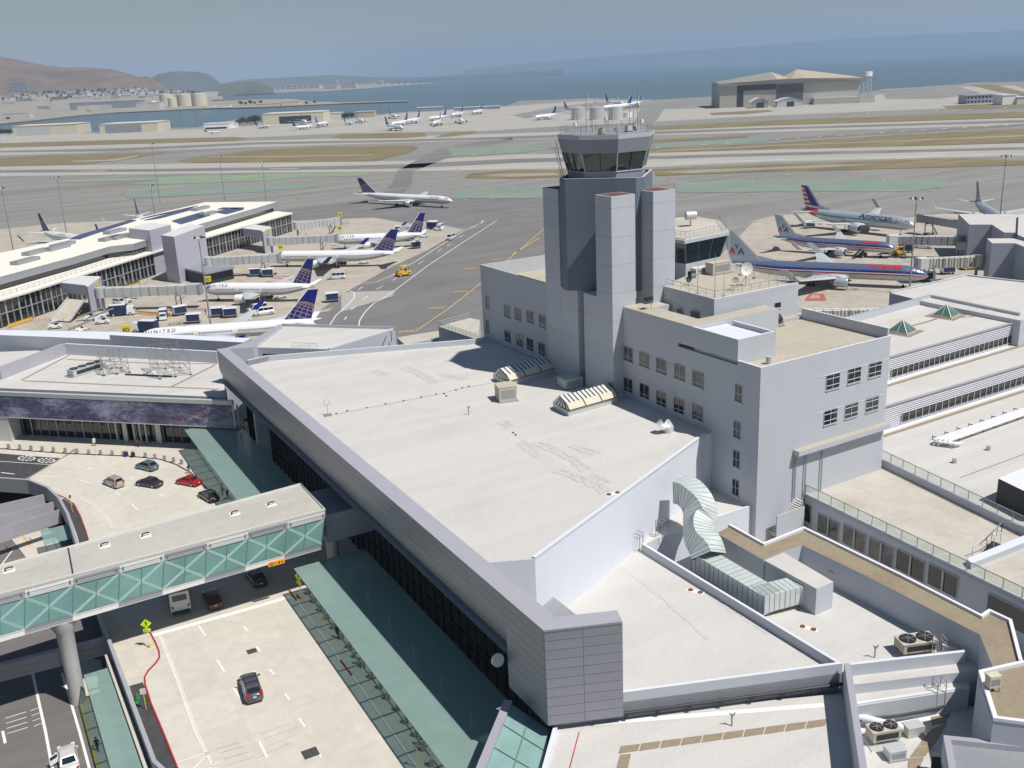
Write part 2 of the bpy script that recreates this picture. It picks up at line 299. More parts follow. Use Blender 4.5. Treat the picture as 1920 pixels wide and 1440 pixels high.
def inset(pts, d):
 """offset a polygon inwards by d (metres)"""
 pts = [Vector(p) for p in pts]; n = len(pts)
 ar = sum(pts[i].x * pts[(i + 1) % n].y - pts[(i + 1) % n].x * pts[i].y for i in range(n)); sgn = 1 if ar > 0 else -1
 out = []
 for i in range(n):
  a, b_, c = pts[i - 1], pts[i], pts[(i + 1) % n]
  d1 = (b_ - a); d1.z = 0; d1.normalize(); d2 = (c - b_); d2.z = 0; d2.normalize()
  n1 = Vector((-d1.y, d1.x, 0)) * sgn; n2 = Vector((-d2.y, d2.x, 0)) * sgn
  bi = n1 + n2; k = 1 + n1.dot(n2); out.append(b_ + bi * (d / max(k, 0.35)))
 return out
def kerbwall(mb, pts, z0, z1, th, m, mt=None, closed=False, side=1):
 """wall of thickness th following a polyline, lying to its `side` (left=+1)"""
 pts = [Vector(p) for p in pts]; n = len(pts); offs = []
 for i in range(n):
  dirs = []
  if i > 0 or closed: d = pts[i] - pts[i - 1]; d.z = 0; dirs.append(d.normalized())
  if i < n - 1 or closed: d = pts[(i + 1) % n] - pts[i]; d.z = 0; dirs.append(d.normalized())
  ns = [Vector((-d.y, d.x, 0)) for d in dirs]; bi = sum(ns, Vector((0, 0, 0)))
  k = 1 + (ns[0].dot(ns[1]) if len(ns) == 2 else 0); sc_ = th * side / (max(k, 0.3) if len(ns) == 2 else 1)
  offs.append(pts[i] + bi * sc_)
 rng = range(n if closed else n - 1)
 for i in rng:
  j = (i + 1) % n; a, b_, c, d = pts[i], pts[j], offs[j], offs[i]
  q = [a, b_, c, d] if side > 0 else [b_, a, d, c]
  s0 = [Vector((p.x, p.y, z0)) for p in q]; s1 = [Vector((p.x, p.y, z1)) for p in q]
  v = s0 + s1; fs = [[0, 1, 5, 4], [2, 3, 7, 6]]
  if not closed and i == 0: fs.append([3, 0, 4, 7] if side > 0 else [1, 2, 6, 5])
  if not closed and i == n - 2: fs.append([1, 2, 6, 5] if side > 0 else [3, 0, 4, 7])
  mb.add(v, fs, m); mb.add(s1, [[0, 1, 2, 3]], mt or m)
 return mb
def strip(mb, pts, wd, z, m):
 """flat painted line of width wd along world points"""
 pts = [Vector(p) for p in pts]; n = len(pts); l = []; r = []
 for i in range(n):
  d = pts[min(i + 1, n - 1)] - pts[max(i - 1, 0)]; d.z = 0; d.normalize(); q = Vector((-d.y, d.x, 0)) * (wd / 2)
  l.append(Vector((pts[i].x, pts[i].y, z)) + q); r.append(Vector((pts[i].x, pts[i].y, z)) - q)
 mb.add(r + l, [[i, i + 1, n + i + 1, n + i] for i in range(n - 1)], m)
def flat(mb, px, z, m, dz=0.0):
 pts = [A(x, y, z) for x, y in px]
 for p in pts: p.z = z + dz
 pts2 = pts; tr_ = [list(t_) for t_ in tessellate_polygon([pts2])]
 tr_ = [t_ if (pts2[t_[1]] - pts2[t_[0]]).cross(pts2[t_[2]] - pts2[t_[0]]).z > 0 else t_[::-1] for t_ in tr_]
 mb.add(pts2, tr_, m)
def PX(l, z): return [A(x, y, z) for x, y in l]
# ================================================= SETTING: water, land, hills, airfield
def atdist(x, y, D):
 d = ray(x, y); return CAM + d * (D / math.hypot(d.x, d.y))
water_m = mat('bay_water', (0.045, 0.085, 0.095), 0.22, spec=0.5, var=0.10, scale=0.004, stretch=(0.5, 1.5))
_t = water_m.node_tree; _b = _t.nodes['Principled BSDF']; _n = _t.nodes.new('ShaderNodeTexNoise'); _n.inputs['Scale'].default_value = 0.05; _n.inputs['Detail'].default_value = 5
_g = _t.nodes.new('ShaderNodeNewGeometry'); _t.links.new(_g.outputs['Position'], _n.inputs['Vector'])
_p = _t.nodes.new('ShaderNodeBump'); _p.inputs['Strength'].default_value = 0.7; _p.inputs['Distance'].default_value = 2.5; _t.links.new(_n.outputs[0], _p.inputs['Height']); _t.links.new(_p.outputs[0], _b.inputs['Normal'])
mb = MB(); mb.add([(-16000, 900, -1.5), (22000, 900, -1.5), (22000, 32000, -1.5), (-16000, 32000, -1.5)], [[0, 1, 2, 3]], water_m)
struct(mb.done('water'), 'blue-green bay water reaching the horizon')
# airport land: one sheet
shore = [(-420, 262), (0, 250), (145, 249), (190, 247), (300, 241), (370, 238), (440, 224), (490, 229), (560, 226), (640, 222), (700, 215), (780, 208), (835, 205), (950, 198),
   (975, 189), (1030, 187), (1110, 184), (1230, 187), (1350, 180), (1620, 175), (1655, 167), (1740, 162), (1800, 158), (1815, 155), (1920, 153), (2300, 146)]
near = [Vector((520, 300, 0)), Vector((330, -60, 0)), Vector((4, -60, 0)), Vector((-8, 196, 0)), Vector((-60, 208, 0)), Vector((-560, 208, 0))]
mb = MB(); pts = PX(shore, 0); pts = pts + [Vector((1100, 900, 0))] + near + [Vector((-1100, 1000, 0))]
tri = [list(t_) for t_ in tessellate_polygon([pts])]
tri = [t_ if (pts[t_[1]] - pts[t_[0]]).cross(pts[t_[2]] - pts[t_[0]]).z > 0 else t_[::-1] for t_ in tri]
mb.add(pts, tri, apron)
# riprap bank down to the water
sp = PX(shore, 0)
mb.add([p for p in sp] + [Vector((p.x, p.y + 9, -2.5)) for p in sp], [[i, i + 1, len(sp) + i + 1, len(sp) + i] for i in range(len(sp) - 1)], rock)
struct(mb.done('ground'), 'airport ground of asphalt and concrete')
def layer(name, polys, z, m, label=None):
 mb = MB()
 for p in polys: flat(mb, p, 0, m, z)
 return struct(mb.done(name), label)
def band(pts_top, pts_bot): return pts_top + pts_bot[::-1]
# pale taxiway / stand concrete beyond the runways
layer('far_apron', [
 [(480, 232), (640, 224), (780, 210), (950, 200), (1110, 188), (1260, 190), (1200, 205), (1190, 230), (1060, 236), (900, 246), (640, 250), (470, 258), (300, 262), (0, 270), (0, 252), (200, 250), (480, 236)],
 [(1640, 178), (1760, 164), (1900, 160), (1990, 190), (1760, 204), (1500, 214), (1340, 222), (1230, 228), (1245, 205), (1350, 202), (1640, 192)]], 0.06, taxic, 'pale concrete aprons beyond the runways')
layer('dark_apron_patch', [[(960, 216), (1045, 200), (1130, 190), (1240, 190), (1300, 192), (1250, 202), (1150, 205), (1060, 209), (985, 222)], [(1655, 169), (1700, 165), (1795, 162), (1840, 175), (1760, 185), (1660, 186)]], 0.12, apron, 'darker asphalt patches by the bay')
layer('runway', [
 band([(0, 277), (480, 264), (960, 250), (1440, 236), (2000, 219)], [(0, 292), (480, 276), (960, 262), (1440, 248), (2000, 232)]),
 band([(0, 312), (480, 305), (760, 302), (960, 290), (1440, 281), (2000, 267)], [(0, 331), (480, 324), (760, 322), (960, 318), (1220, 314), (1440, 304), (2000, 291)])], 0.10, taxic, 'two parallel concrete runways')
layer('runway_rubber', [
 band([(0, 283), (225, 278), (480, 267), (720, 263), (960, 256), (1220, 247), (1440, 239.5), (1920, 225)], [(0, 286), (225, 284), (480, 271), (720, 267), (960, 261), (1220, 252), (1440, 243.5), (1920, 230)]),
 band([(0, 319), (300, 317), (600, 312), (760, 308), (960, 298), (1220, 293), (1440, 287), (1920, 276)], [(0, 324), (300, 322), (600, 318.5), (760, 316), (960, 306), (1220, 299), (1440, 292.5), (1920, 281)]),
 [(700, 376), (735, 345), (745, 320), (820, 280), (900, 266), (960, 259), (962, 264), (900, 275), (850, 292), (775, 322), (772, 345), (745, 376)],
 band([(960, 277), (1100, 274), (1220, 268), (1440, 261), (1700, 245), (1920, 232)], [(960, 281), (1100, 278), (1220, 272), (1440, 264), (1700, 249), (1920, 236)])], 0.14, rubber, 'dark rubber streaks along the runways')
layer('grass', [
 [(-10, 269), (240, 262), (440, 257), (466, 259), (440, 264), (300, 269), (-10, 277)],
 [(-10, 296), (160, 290), (300, 285), (312, 286), (250, 297), (160, 308), (-10, 313)],
 [(332, 302), (352, 297), (420, 289), (480, 281), (600, 276), (770, 273), (786, 277), (762, 288), (700, 303), (480, 305), (360, 305)],
 [(622, 258), (640, 253), (740, 250), (795, 249), (800, 256), (760, 259), (640, 260.5)], [(812, 258), (850, 248), (893, 245.5), (886, 251), (850, 256)],
 [(1222, 238), (1440, 226), (1930, 209.5), (1930, 220), (1440, 236), (1224, 245)], [(1222, 262), (1310, 258), (1400, 254.5), (1405, 257.5), (1330, 262), (1222, 266)],
 [(1218, 280), (1440, 269), (1680, 253.5), (1930, 241), (1930, 267), (1680, 275), (1440, 281), (1218, 287)],
 [(870, 334), (884, 325), (960, 320), (1062, 319.5), (1062, 332), (960, 335)], [(1225, 318), (1440, 309), (1560, 305), (1715, 300.5), (1800, 297), (1930, 302), (1920, 310), (1700, 316), (1440, 322), (1230, 330)],
 [(1330, 212), (1440, 206), (1450, 209), (1400, 214), (1335, 216)], [(1765, 199), (1850, 195), (1930, 196), (1930, 203), (1780, 204)], [(1820, 160), (1860, 158), (1930, 175), (1930, 182), (1870, 172)]], 0.2, grass, 'dry brown-green infield grass')
layer('worn_earth', [band([(390, 294), (520, 293.2), (700, 290)], [(390, 295.2), (520, 294.8), (700, 291.5)]), band([(1230, 283), (1440, 273), (1680, 264), (1920, 254)], [(1230, 284.6), (1440, 275), (1680, 266), (1920, 255.8)]),
 [(1235, 324), (1330, 318), (1440, 315), (1560, 309.5), (1640, 309), (1560, 314), (1440, 318.5), (1300, 325)], [(900, 329), (960, 326), (1040, 325), (1050, 329), (960, 332)], [(130, 302), (200, 300), (255, 292), (262, 293), (215, 303), (140, 304)]], 0.26, dirt, 'bare pale strips in the infield')
layer('green_painted_islands', [[(112, 343), (115, 339), (240, 334), (480, 327), (690, 323.5), (685, 330), (560, 333), (480, 340), (300, 346), (235, 345), (300, 338)]], 0.16, gpaint, 'bright green painted taxiway island')
layer('faded_green_islands', [[(225, 359), (480, 347), (600, 344), (600, 350), (480, 361), (240, 372)], [(850, 355), (960, 351), (1018, 350), (1018, 372), (850, 373)], [(1264, 342), (1440, 336), (1780, 336), (1765, 352), (1700, 360), (1440, 360), (1270, 362)], [(840, 278), (960, 273), (1040, 280), (960, 288), (850, 293)], [(1225, 270), (1440, 258), (1440, 266), (1225, 278)]], 0.15, gpaint2, 'faded green painted taxiway islands')
layer('stand_concrete', [[(560, 414), (700, 408), (760, 418), (868, 431), (800, 470), (735, 500), (640, 552), (590, 590), (520, 640), (480, 690), (-20, 690), (-20, 600), (100, 500), (300, 420)],
 [(1378, 452), (1410, 418), (1475, 402), (1560, 398), (1700, 408), (1800, 398), (1990, 392), (1990, 640), (1460, 640), (1330, 600), (1290, 540)], [(-20, 432), (120, 418), (380, 408), (380, 440), (-20, 500)]], 0.03, ramp, 'worn tan concrete stands')
layer('lane_asphalt', [[(560, 414), (480, 400), (700, 372), (1100, 370), (1030, 430), (1020, 500), (1000, 640), (560, 660), (590, 590), (640, 552), (735, 500), (800, 470), (868, 431), (760, 418), (700, 408)]], 0.03, asphn, 'grey asphalt lanes between the piers')
layer('light_concrete_patch', [[(640, 548), (742, 545), (735, 556), (640, 585)], [(560, 590), (625, 577), (615, 584), (560, 592)], [(790, 414), (872, 431), (850, 434), (800, 430)], [(1398, 418), (1470, 400), (1445, 412)]], 0.06, taxic)
# painted lines
mb = MB()
def line(px, wd, m, z=0.09): strip(mb, PX(px, 0), wd, z, m)
line([(905, 412.5), (903, 418), (868, 434), (780, 490), (760, 501), (735, 517), (705, 529), (650, 534)], 0.3, whp)
line([(640, 546), (652, 543.5), (664, 549), (665, 558), (652, 572), (630, 592), (617, 612)], 0.3, whp)
line([(932, 413.5), (860, 460), (800, 500), (740, 545), (715, 562), (700, 570), (685, 585), (675, 600), (672, 614)], 0.3, whp)
for a, b_ in [((902, 419), (910, 415)), ((882, 428), (892, 424)), ((860, 446), (869, 441)), ((838, 462), (846, 457)), ((820, 472), (829, 467)), ((784, 495), (794, 490)), ((736, 526), (745, 521)), ((706, 543), (718, 536)), ((680, 562), (690, 555)), ((658, 582), (666, 575)), ((646, 600), (650, 594)), ((672, 544), (680, 538))]:
 line([a, b_], 0.28, whp)
line([(150, 321.5), (200, 320)], 2.0, whp, .2); line([(190, 315.5), (238, 314)], 2.0, whp, .2); line([(535, 309.8), (590, 309)], 2.0, whp, .2); line([(505, 317), (560, 316)], 2.0, whp, .2)
line([(750, 319.5), (860, 317), (960, 314), (1050, 312)], 1.6, whp, .2); line([(1210, 307.5), (1440, 300.5), (1700, 294), (1930, 288)], 1.8, whp, .2); line([(0, 329), (480, 322)], 1.4, whp, .2); line([(0, 281), (240, 277)], 1.4, whp, .2)
line([(1455, 218), (1660, 207)], 2.6, whp, .2); line([(1340, 219.5), (1440, 213)], 2.6, whp, .2); line([(480, 296), (480, 296.4)], .5, whp, .2)
line([(860, 202), (950, 199), (1050, 190)], 2.0, whp, .2); line([(1655, 169), (1800, 161), (1930, 156)], 3.0, whp, .2)
line([(1025, 425), (960, 481), (895, 537), (840, 580), (780, 621)], 0.35, yel, .1)
line([(960, 478), (1012, 446)], 0.5, yel, .1)
for c in [(764, 622), (820, 578), (866, 547), (882, 504), (932, 486.5)]:
 p = A(c[0], c[1], 0)
 for k in range(5): strip(mb, [p + Vector((k * 0.9 - 2.2, -0.8, 0)), p + Vector((k * 0.9 - 1.9, 0.8, 0))], 0.55, .1, ora)
line([(600, 421), (655, 416)], 0.9, redg, .1); line([(602, 424), (657, 419)], 0.9, redg, .1)
flat(mb, [(1518, 551), (1545, 551), (1549, 564), (1508, 564)], 0, redg, .1); flat(mb, [(1523, 554), (1537, 554), (1538, 560), (1517, 560)], 0, ramp, .13)
for a, b_ in [((505, 520), (560, 527)), ((500, 528), (590, 540)), ((300, 583), (430, 578)), ((420, 512), (560, 520))]: line([a, b_], 0.8, redg, .1)
line([(500, 500), (560, 492), (640, 487)], 1.2, yel, .1); line([(630, 492), (700, 484)], 1.4, redg, .1)
# taxiway hold-position dashes, each about 8 m long
ymk = [(15, 364, 10), (105, 363, 12), (160, 360, 12), (190, 358, 10), (232, 358, 12), (270, 360, 12), (318, 358, 10), (350, 358, 10), (375, 357, 10), (418, 358, 10), (465, 358, 10), (45, 381, 10), (85, 380, 12), (130, 379, 12), (175, 378, 12), (222, 378, 12), (268, 378, 12), (318, 377, 12), (365, 376, 12),
    (178, 330, 6), (215, 327, 8), (236, 332, 6), (310, 327, 6), (167, 338, 6), (323, 339, 8), (366, 336, 8), (408, 333, 8), (450, 331, 8), (490, 330, 8), (532, 327, 8), (570, 326, 8), (610, 325, 8), (650, 324, 8), (540, 338, 6), (581, 341, 6), (620, 337, 6), (716, 337, 8),
    (512, 371, 8), (558, 370, 8), (545, 364, 9), (575, 361, 9), (872, 376, 9), (924, 373, 9), (860, 356, 6), (914, 354, 6), (964, 352, 8), (1017, 351, 8), (980, 372, 8), (935, 341, 8), (900, 341, 8), (852, 290, 6), (890, 290, 6), (960, 293, 8), (860, 317, 6),
    (1295, 346, 6), (1411, 343, 6), (1408, 365, 6), (1255, 333, 6), (1281, 369, 5), (1364, 331, 5), (1533, 341, 6), (1659, 339, 6), (1724, 338, 6), (1542, 363, 7), (1680, 359, 7), (1747, 359, 8), (1595, 324, 6), (1770, 321, 6), (1477, 329, 5), (1837, 366, 6)] + \
   [(1458 + 39 * k, 262 - 2.45 * k, 9) for k in range(12)] + [(1232 + 44 * k, 277 - 2.6 * k, 5) for k in range(4)] + [(1500 + 64 * k, 218 - 2.5 * k, 4) for k in range(7)]
for x, y, L_ in ymk:
 strip(mb, [A(x - L_ * 0.42, y + 0.8, 0), A(x + L_ * 0.42, y - 0.8, 0)], 1.5 + (y < 300) * 1.5, 0.3, yel if random.random() < .6 else ora)
struct(mb.done('painted_markings'), 'white, yellow and orange lines on the airfield')
# ---------------------------------------------- land across the water
def landmass(name, px, z, m, label, skirt=True):
 mb = MB(); pts = PX(px, 0)
 for p in pts: p.z = z
 tr_ = [list(t_) for t_ in tessellate_polygon([pts])]; tr_ = [t_ if (pts[t_[1]] - pts[t_[0]]).cross(pts[t_[2]] - pts[t_[0]]).z > 0 else t_[::-1] for t_ in tr_]
 mb.add(pts, tr_, m); n = len(pts); lo = [Vector((p.x, p.y, -3)) for p in pts]
 mb.add(pts + lo, [[i, (i + 1) % n, n + (i + 1) % n, n + i] for i in range(n)], rock)
 return struct(mb.done(name), label)
landmass('peninsula', [(-120, 240), (0, 233), (70, 226), (140, 218), (210, 212), (300, 208), (380, 204), (480, 202), (560, 198.5), (640, 194.6), (765, 190.4), (765, 189.2), (640, 192.6), (590, 191), (545, 186), (480, 187), (400, 190), (385, 187), (385, 196), (330, 196), (300, 190), (240, 192), (130, 198), (90, 205), (0, 205), (-160, 205)], 1.2, dirt, 'sandy spit of land with tanks and hangars')
landmass('far_shore', [(-500, 212), (0, 207), (90, 199), (130, 193), (200, 190), (280, 188), (330, 187), (385, 183), (480, 176), (560, 172.5), (600, 172), (690, 166), (740, 161.5), (808, 157.2), (810, 155.6), (740, 156), (690, 154), (600, 152.8), (480, 158), (300, 166), (0, 181), (-500, 203)], 1.0, dirt, 'built-up shore below the brown hills')
hill_m = mat('hillside', (0.19, 0.125, 0.07), 0.98, var=0.35, scale=0.004, stain=(0.05, 0.055, 0.03), stain_amt=1.0, stain_scale=0.0016)
hill_d = mat('wooded_hill', (0.10, 0.105, 0.075), 0.98, var=0.3, scale=0.004)
def hills(name, crest, D, depth, m, label, amp=18, step=8, foot=2.0):
 xs = list(range(crest[0][0], crest[-1][0] + 1, step)); mb = MB(); rows = 16; vs = []
 def cy(x):
  for (x0, y0), (x1, y1) in zip(crest, crest[1:]):
   if x0 <= x <= x1: k = (x - x0) / (x1 - x0); return y0 + (y1 - y0) * k
 for x in xs:
  c = atdist(x, cy(x), D); H = c.z
  for r in range(rows + 1):
   t_ = r / rows; dd = D + depth * (t_ * 1.6 - 1.0); p = atdist(x, 300, dd)
   prof = max(0.0, 1 - abs(t_ * 1.6 - 1.0)) ** 1.15
   nz = noise.fractal(Vector((p.x, p.y, 0)) / 900, 1.0, 2.0, 6) * amp * 4 * min(1, prof * 3) * (1 - prof)
   ridge = abs(noise.noise(Vector((p.x, p.y, 5)) / 520)) * amp * 3.0 * min(1, prof * 2) * (1 - prof)
   vs.append(Vector((p.x, p.y, max(foot, foot + (H - foot) * prof + nz - ridge))))
 n = rows + 1
 mb.add(vs, [[i * n + r, (i + 1) * n + r, (i + 1) * n + r + 1, i * n + r + 1] for i in range(len(xs) - 1) for r in range(rows)], m, True)
 return struct(mb.done(name), label)
def zt(D): return 1.2 + 46 * max(0.0, (D - 4600) / 1400)
def tf(x): return max(0.0, min(1.0, (400 - x) / 130))
def TP(x, y):
 best = None; D = 4650.0
 if x > 395 or y > 197 - x * .045: return A(x, y, 1.0)
 while D < 6200:
  d = ray(x, y); k = D / math.hypot(d.x, d.y); zz = CAMH + d.z * k; e = abs(zz - (1.2 + (zt(D) - 1.2) * tf(x)))
  if best is None or e < best[0]: best = (e, D)
  D += 25
 p = atdist(x, y, best[1]); p.z = 1.2 + (zt(best[1]) - 1.2) * tf(x); return p
mb = MB(); xs_ = list(range(-520, 421, 20)); vs_ = []
for x in xs_:
 for r in range(15): D = 4600 + r * 110; p = atdist(x, 200, D); vs_.append(Vector((p.x, p.y, 1.25 + (zt(D) - 1.2) * tf(x))))
mb.add(vs_, [[i * 15 + r, (i + 1) * 15 + r, (i + 1) * 15 + r + 1, i * 15 + r + 1] for i in range(len(xs_) - 1) for r in range(14)], dirt, True); struct(mb.done('terrain'), 'gently rising ground under the far town')
hills('hill', [(-400, 84), (-200, 88), (-60, 98), (0, 101), (30, 103), (62, 110), (120, 122), (150, 126), (185, 125), (240, 129), (268, 138), (292, 147), (312, 156), (330, 168)], 8000, 2100, hill_m, 'bare brown hill on the left skyline', amp=62, step=6, foot=44.0)
hills('hill', [(290, 160), (304, 146), (322, 137), (350, 133), (385, 133), (405, 136), (420, 143), (432, 156)], 9600, 900, hill_d, 'small dark wooded hill behind', amp=10, step=4)
hills('hill', [(408, 164), (440, 157), (455, 154), (475, 154), (495, 152), (515, 158), (530, 164)], 6400, 260, hill_d, 'low tree-covered rise above the town', amp=8, step=4)
hills('hill', [(430, 156), (480, 148), (540, 145), (600, 142), (640, 140), (690, 143), (760, 146), (830, 142.5), (960, 136), (1040, 130), (1060, 130)], 13500, 1500, hill_d, 'faint ridge on the far horizon', amp=12, step=10)
hills('hill', [(880, 131), (960, 122), (1060, 113), (1140, 106), (1240, 98), (1340, 91), (1440, 84), (1560, 74), (1700, 66), (1850, 60), (2050, 54)], 24500, 2500, hill_d, 'pale ridge across the bay lost in haze', amp=14, step=18)
# ---------------------------------------------- trees far away
def make_tree(label, crown_r=5.0, h=11.0, cat='tree', seed=1, group='trees in the far town'):
 rnd = random.Random(seed); t_ = thing('tree', label, cat, group=group)
 m1 = MB(); m1.tube([(0, 0, 0), (0.2, 0.1, h * .35), (0.1, -0.1, h * .7)], [0.45, .32, .16], bark, 6); m1.tube([(0.2, .1, h * .35), (1.8, .6, h * .6)], [.25, .1], bark, 5); m1.tube([(0.2, .1, h * .4), (-1.5, -.8, h * .65)], [.22, .1], bark, 5); m1.done('trunk', t_)
 m2 = MB()
 for k in range(420):
  cl = k % 9; ca = cl * 2.4; cc = Vector((math.cos(ca) * crown_r * .5 * (cl > 0), math.sin(ca) * crown_r * .5 * (cl > 0), h * (.55 + .045 * cl)))
  d = Vector((rnd.gauss(0, 1), rnd.gauss(0, 1), rnd.gauss(0, .8))).normalized() * crown_r * .55 * rnd.random() ** .4; p = cc + d
  a = Vector((rnd.gauss(0, 1), rnd.gauss(0, 1), rnd.gauss(0, 1))).normalized(); b_ = a.orthogonal().normalized(); s_ = rnd.uniform(.5, .95)
  m2.add([p - a * s_, p + b_ * s_ * .7, p + a * s_, p - b_ * s_ * .7], [[0, 1, 2, 3]], leaf)
 m2.done('crown', t_); return t_
tr0 = make_tree('dark green tree among the pale buildings of the far shore', seed=3)
spots = [(126, 188), (134, 186), (130, 184), (88, 196), (84, 195), (92, 194), (96, 192), (322, 178), (330, 177), (338, 178), (345, 177), (352, 176), (360, 175), (366, 178), (404, 166), (412, 165), (432, 163), (438, 162), (446, 163), (452, 161), (460, 162), (468, 160), (475, 159), (484, 160), (492, 158), (500, 157),
   (560, 161), (568, 160), (575, 161), (583, 160), (590, 162), (640, 158), (648, 159), (656, 158), (664, 160), (672, 159), (680, 160), (690, 159), (700, 160), (712, 159), (722, 160), (735, 159.5), (748, 159), (760, 159), (775, 158.6), (788, 158), (800, 157.5), (205, 176), (215, 177), (150, 180), (250, 178), (262, 176), (290, 175), (300, 177), (178, 182), (190, 183), (232, 182), (275, 181)]
for k in range(150): x = random.uniform(-20, 470); spots.append((x, 180 - x * .045 + random.uniform(-3, 12) - (3 if x > 300 else 0)))
for i, (x, y) in enumerate(spots):
 p = TP(x, y); s_ = random.uniform(.8, 1.7)
 if i == 0: tr0.location = p; tr0.scale = (s_,) * 3
 else: dup(tr0, p, random.uniform(0, 6), scale=s_)
tr1 = make_tree('dark round tree along the near edge of the channel by the hangars', seed=9, crown_r=5.5, h=8, group='trees along the channel')
for i, (x, y) in enumerate([(448, 234), (456, 233), (464, 232), (470, 231), (476, 232), (482, 231), (452, 231), (646, 224), (652, 223), (660, 222), (145, 247), (150, 246), (9, 252), (2, 252), (18, 253), (575, 196), (560, 197), (452, 197), (461, 197), (470, 196), (478, 196), (489, 195), (590, 194)]):
 p = A(x, y, 0); s_ = random.uniform(.8, 1.4)
 if i == 0: tr1.location = p; tr1.scale = (s_,) * 3
 else: dup(tr1, p, random.uniform(0, 6), scale=s_)
# ---------------------------------------------- far buildings
def block(name, label, x0, x1, ybase, H, D, m, cat='building', group=None, mt=None, win=None, z=1.0, rz=None):
 """box building whose front foot spans pixels x0..x1 on the ground at ybase"""
 yb = ybase - (x1 - x0) * 0.045; a, b_ = (TP(x0, ybase), TP(x1, yb)) if z == 1.0 else (A(x0, ybase, z), A(x1, yb, z)); z = min(a.z, b_.z); d = (b_ - a); d.z = 0; n = Vector((-d.y, d.x, 0)).normalized()
 if n.y < 0: n = -n
 c = (a + b_) / 2; t_ = thing(name, label, cat, c, 0, group); mb = MB(c)
 mb.prism([a, b_, b_ + n * D, a + n * D], z - 1, z + H, m, mt or m); mb.done('wall', t_)
 q = inset([a, b_, b_ + n * D, a + n * D], -0.6); r = MB(c); r.prism(q, z + H + 0.02, z + H + 0.7, mt or m); r.done('roof', t_)
 if win:
  L_ = d.length; dn = d.normalized(); rows, cols, wf = win
  for i in range(rows):
   wv = MB(c)
   zz = z + H * (i + .55) / rows
   for j in range(cols):
    q0 = a + dn * (L_ * (j + .5 - wf / 2) / cols) - n * .08; q1 = a + dn * (L_ * (j + .5 + wf / 2) / cols) - n * .08; hh = H / rows * .24
    wv.add([(q0.x, q0.y, zz - hh), (q1.x, q1.y, zz - hh), (q1.x, q1.y, zz + hh), (q0.x, q0.y, zz + hh)], [[0, 1, 2, 3]], dglass)
   wv.done('window_band', t_)
 return t_
block('office_building', 'dark blue glass office block at the foot of the brown hill', 21, 53, 178.5, 62, 40, town_g, win=(8, 10, .8))
bl = [(5, 28, 196, 9, 30, town_w), (22, 82, 199, 11, 50, town_w), (60, 68, 190, 8, 30, town_w), (30, 60, 191, 12, 40, town_b), (95, 124, 188, 14, 60, shingle), (10, 55, 204, 9, 40, shingle), (70, 92, 204, 8, 20, town_b), (140, 172, 186, 10, 40, town_w), (145, 165, 178, 9, 40, town_w), (176, 190, 187, 8, 30, town_w), (200, 225, 179, 12, 40, town_w), (208, 226, 185, 9, 40, town_b), (228, 246, 183, 10, 40, town_w), (250, 272, 177, 11, 40, town_w), (240, 262, 188, 9, 30, town_b), (272, 290, 184, 10, 40, town_w), (292, 312, 180, 12, 40, town_w), (300, 320, 174, 9, 40, town_b), (345, 380, 170, 15, 60, town_b), (390, 402, 165, 20, 40, shingle),
   (512, 534, 161, 60, 50, town_b), (534, 545, 160, 48, 40, town_w), (545, 595, 163, 20, 60, town_w), (505, 600, 169.5, 26, 70, town_w), (600, 632, 160, 62, 60, town_b), (612, 655, 159, 44, 60, town_w), (608, 632, 167.5, 22, 60, town_w), (640, 668, 166, 30, 60, town_w), (650, 665, 162, 28, 40, town_g), (706, 718, 158.6, 44, 40, town_w), (680, 700, 152, 60, 60, town_g), (735, 760, 151, 40, 80, town_w), (575, 590, 157, 30, 50, town_g)]
lab = ['low white warehouse on the far left shore beside the channel', 'long white warehouse below the blue glass office block', 'small white shed left of the road on the far shore', 'tan warehouse directly behind the long white one', 'brick-red low building at the left foot of the brown hill', 'red-roofed hangar by the left end of the channel', 'small tan shed right of the red-roofed hangar', 'white flat-roofed industrial building behind the yellow jet', 'white industrial block above the courier hangar', 'small white block left of the fuel tanks', 'white town block directly under the brown ridge', 'tan town block behind the white courier hangar', 'white town block above the courier hangar roof', 'white town block just left of the round fuel tanks', 'tan shed above the first fuel tank', 'white building directly behind the round-topped tank', 'white office block behind the three big tanks', 'tan block at the end of the brown hill', 'wide tan flat building under the small wooded hill', 'brick-red block between the wooded hill and tree-covered rise',
    'tan tower block with flat top on the point', 'pale tower attached to the tan tower block', 'white long-roofed building right of the pale tower', 'very wide pale waterfront office at the shoreline', 'tall tan block in the middle of the point', 'white stepped block beside the tall tan block', 'small white waterfront block below the tan block', 'white office block with dark roof at the shoreline', 'grey block behind the waterfront offices', 'white slab alone among trees near the end of the point', 'hazy grey slab on the horizon behind the point', 'hazy white block on the horizon right of the grey slab', 'small grey block between the white roofs']
for (x0, x1, yb, H, D, m), lb in zip(bl, lab): block('town_building', lb, x0, x1, yb, H, D, m, win=(2 if H < 30 else 4, 9, .75))
for i, (x0, x1, yb) in enumerate([(370, 413, 180), (430, 474, 176)]):
 t_ = block('terraced_office', ['white three-storey office with long dark window bands by the water, nearer the tanks', 'white office with dark window bands, right of its twin on the far shore'][i], x0, x1, yb, 24, 50, town_w, win=(3, 1, .96), group='white terraced offices on the far shore')
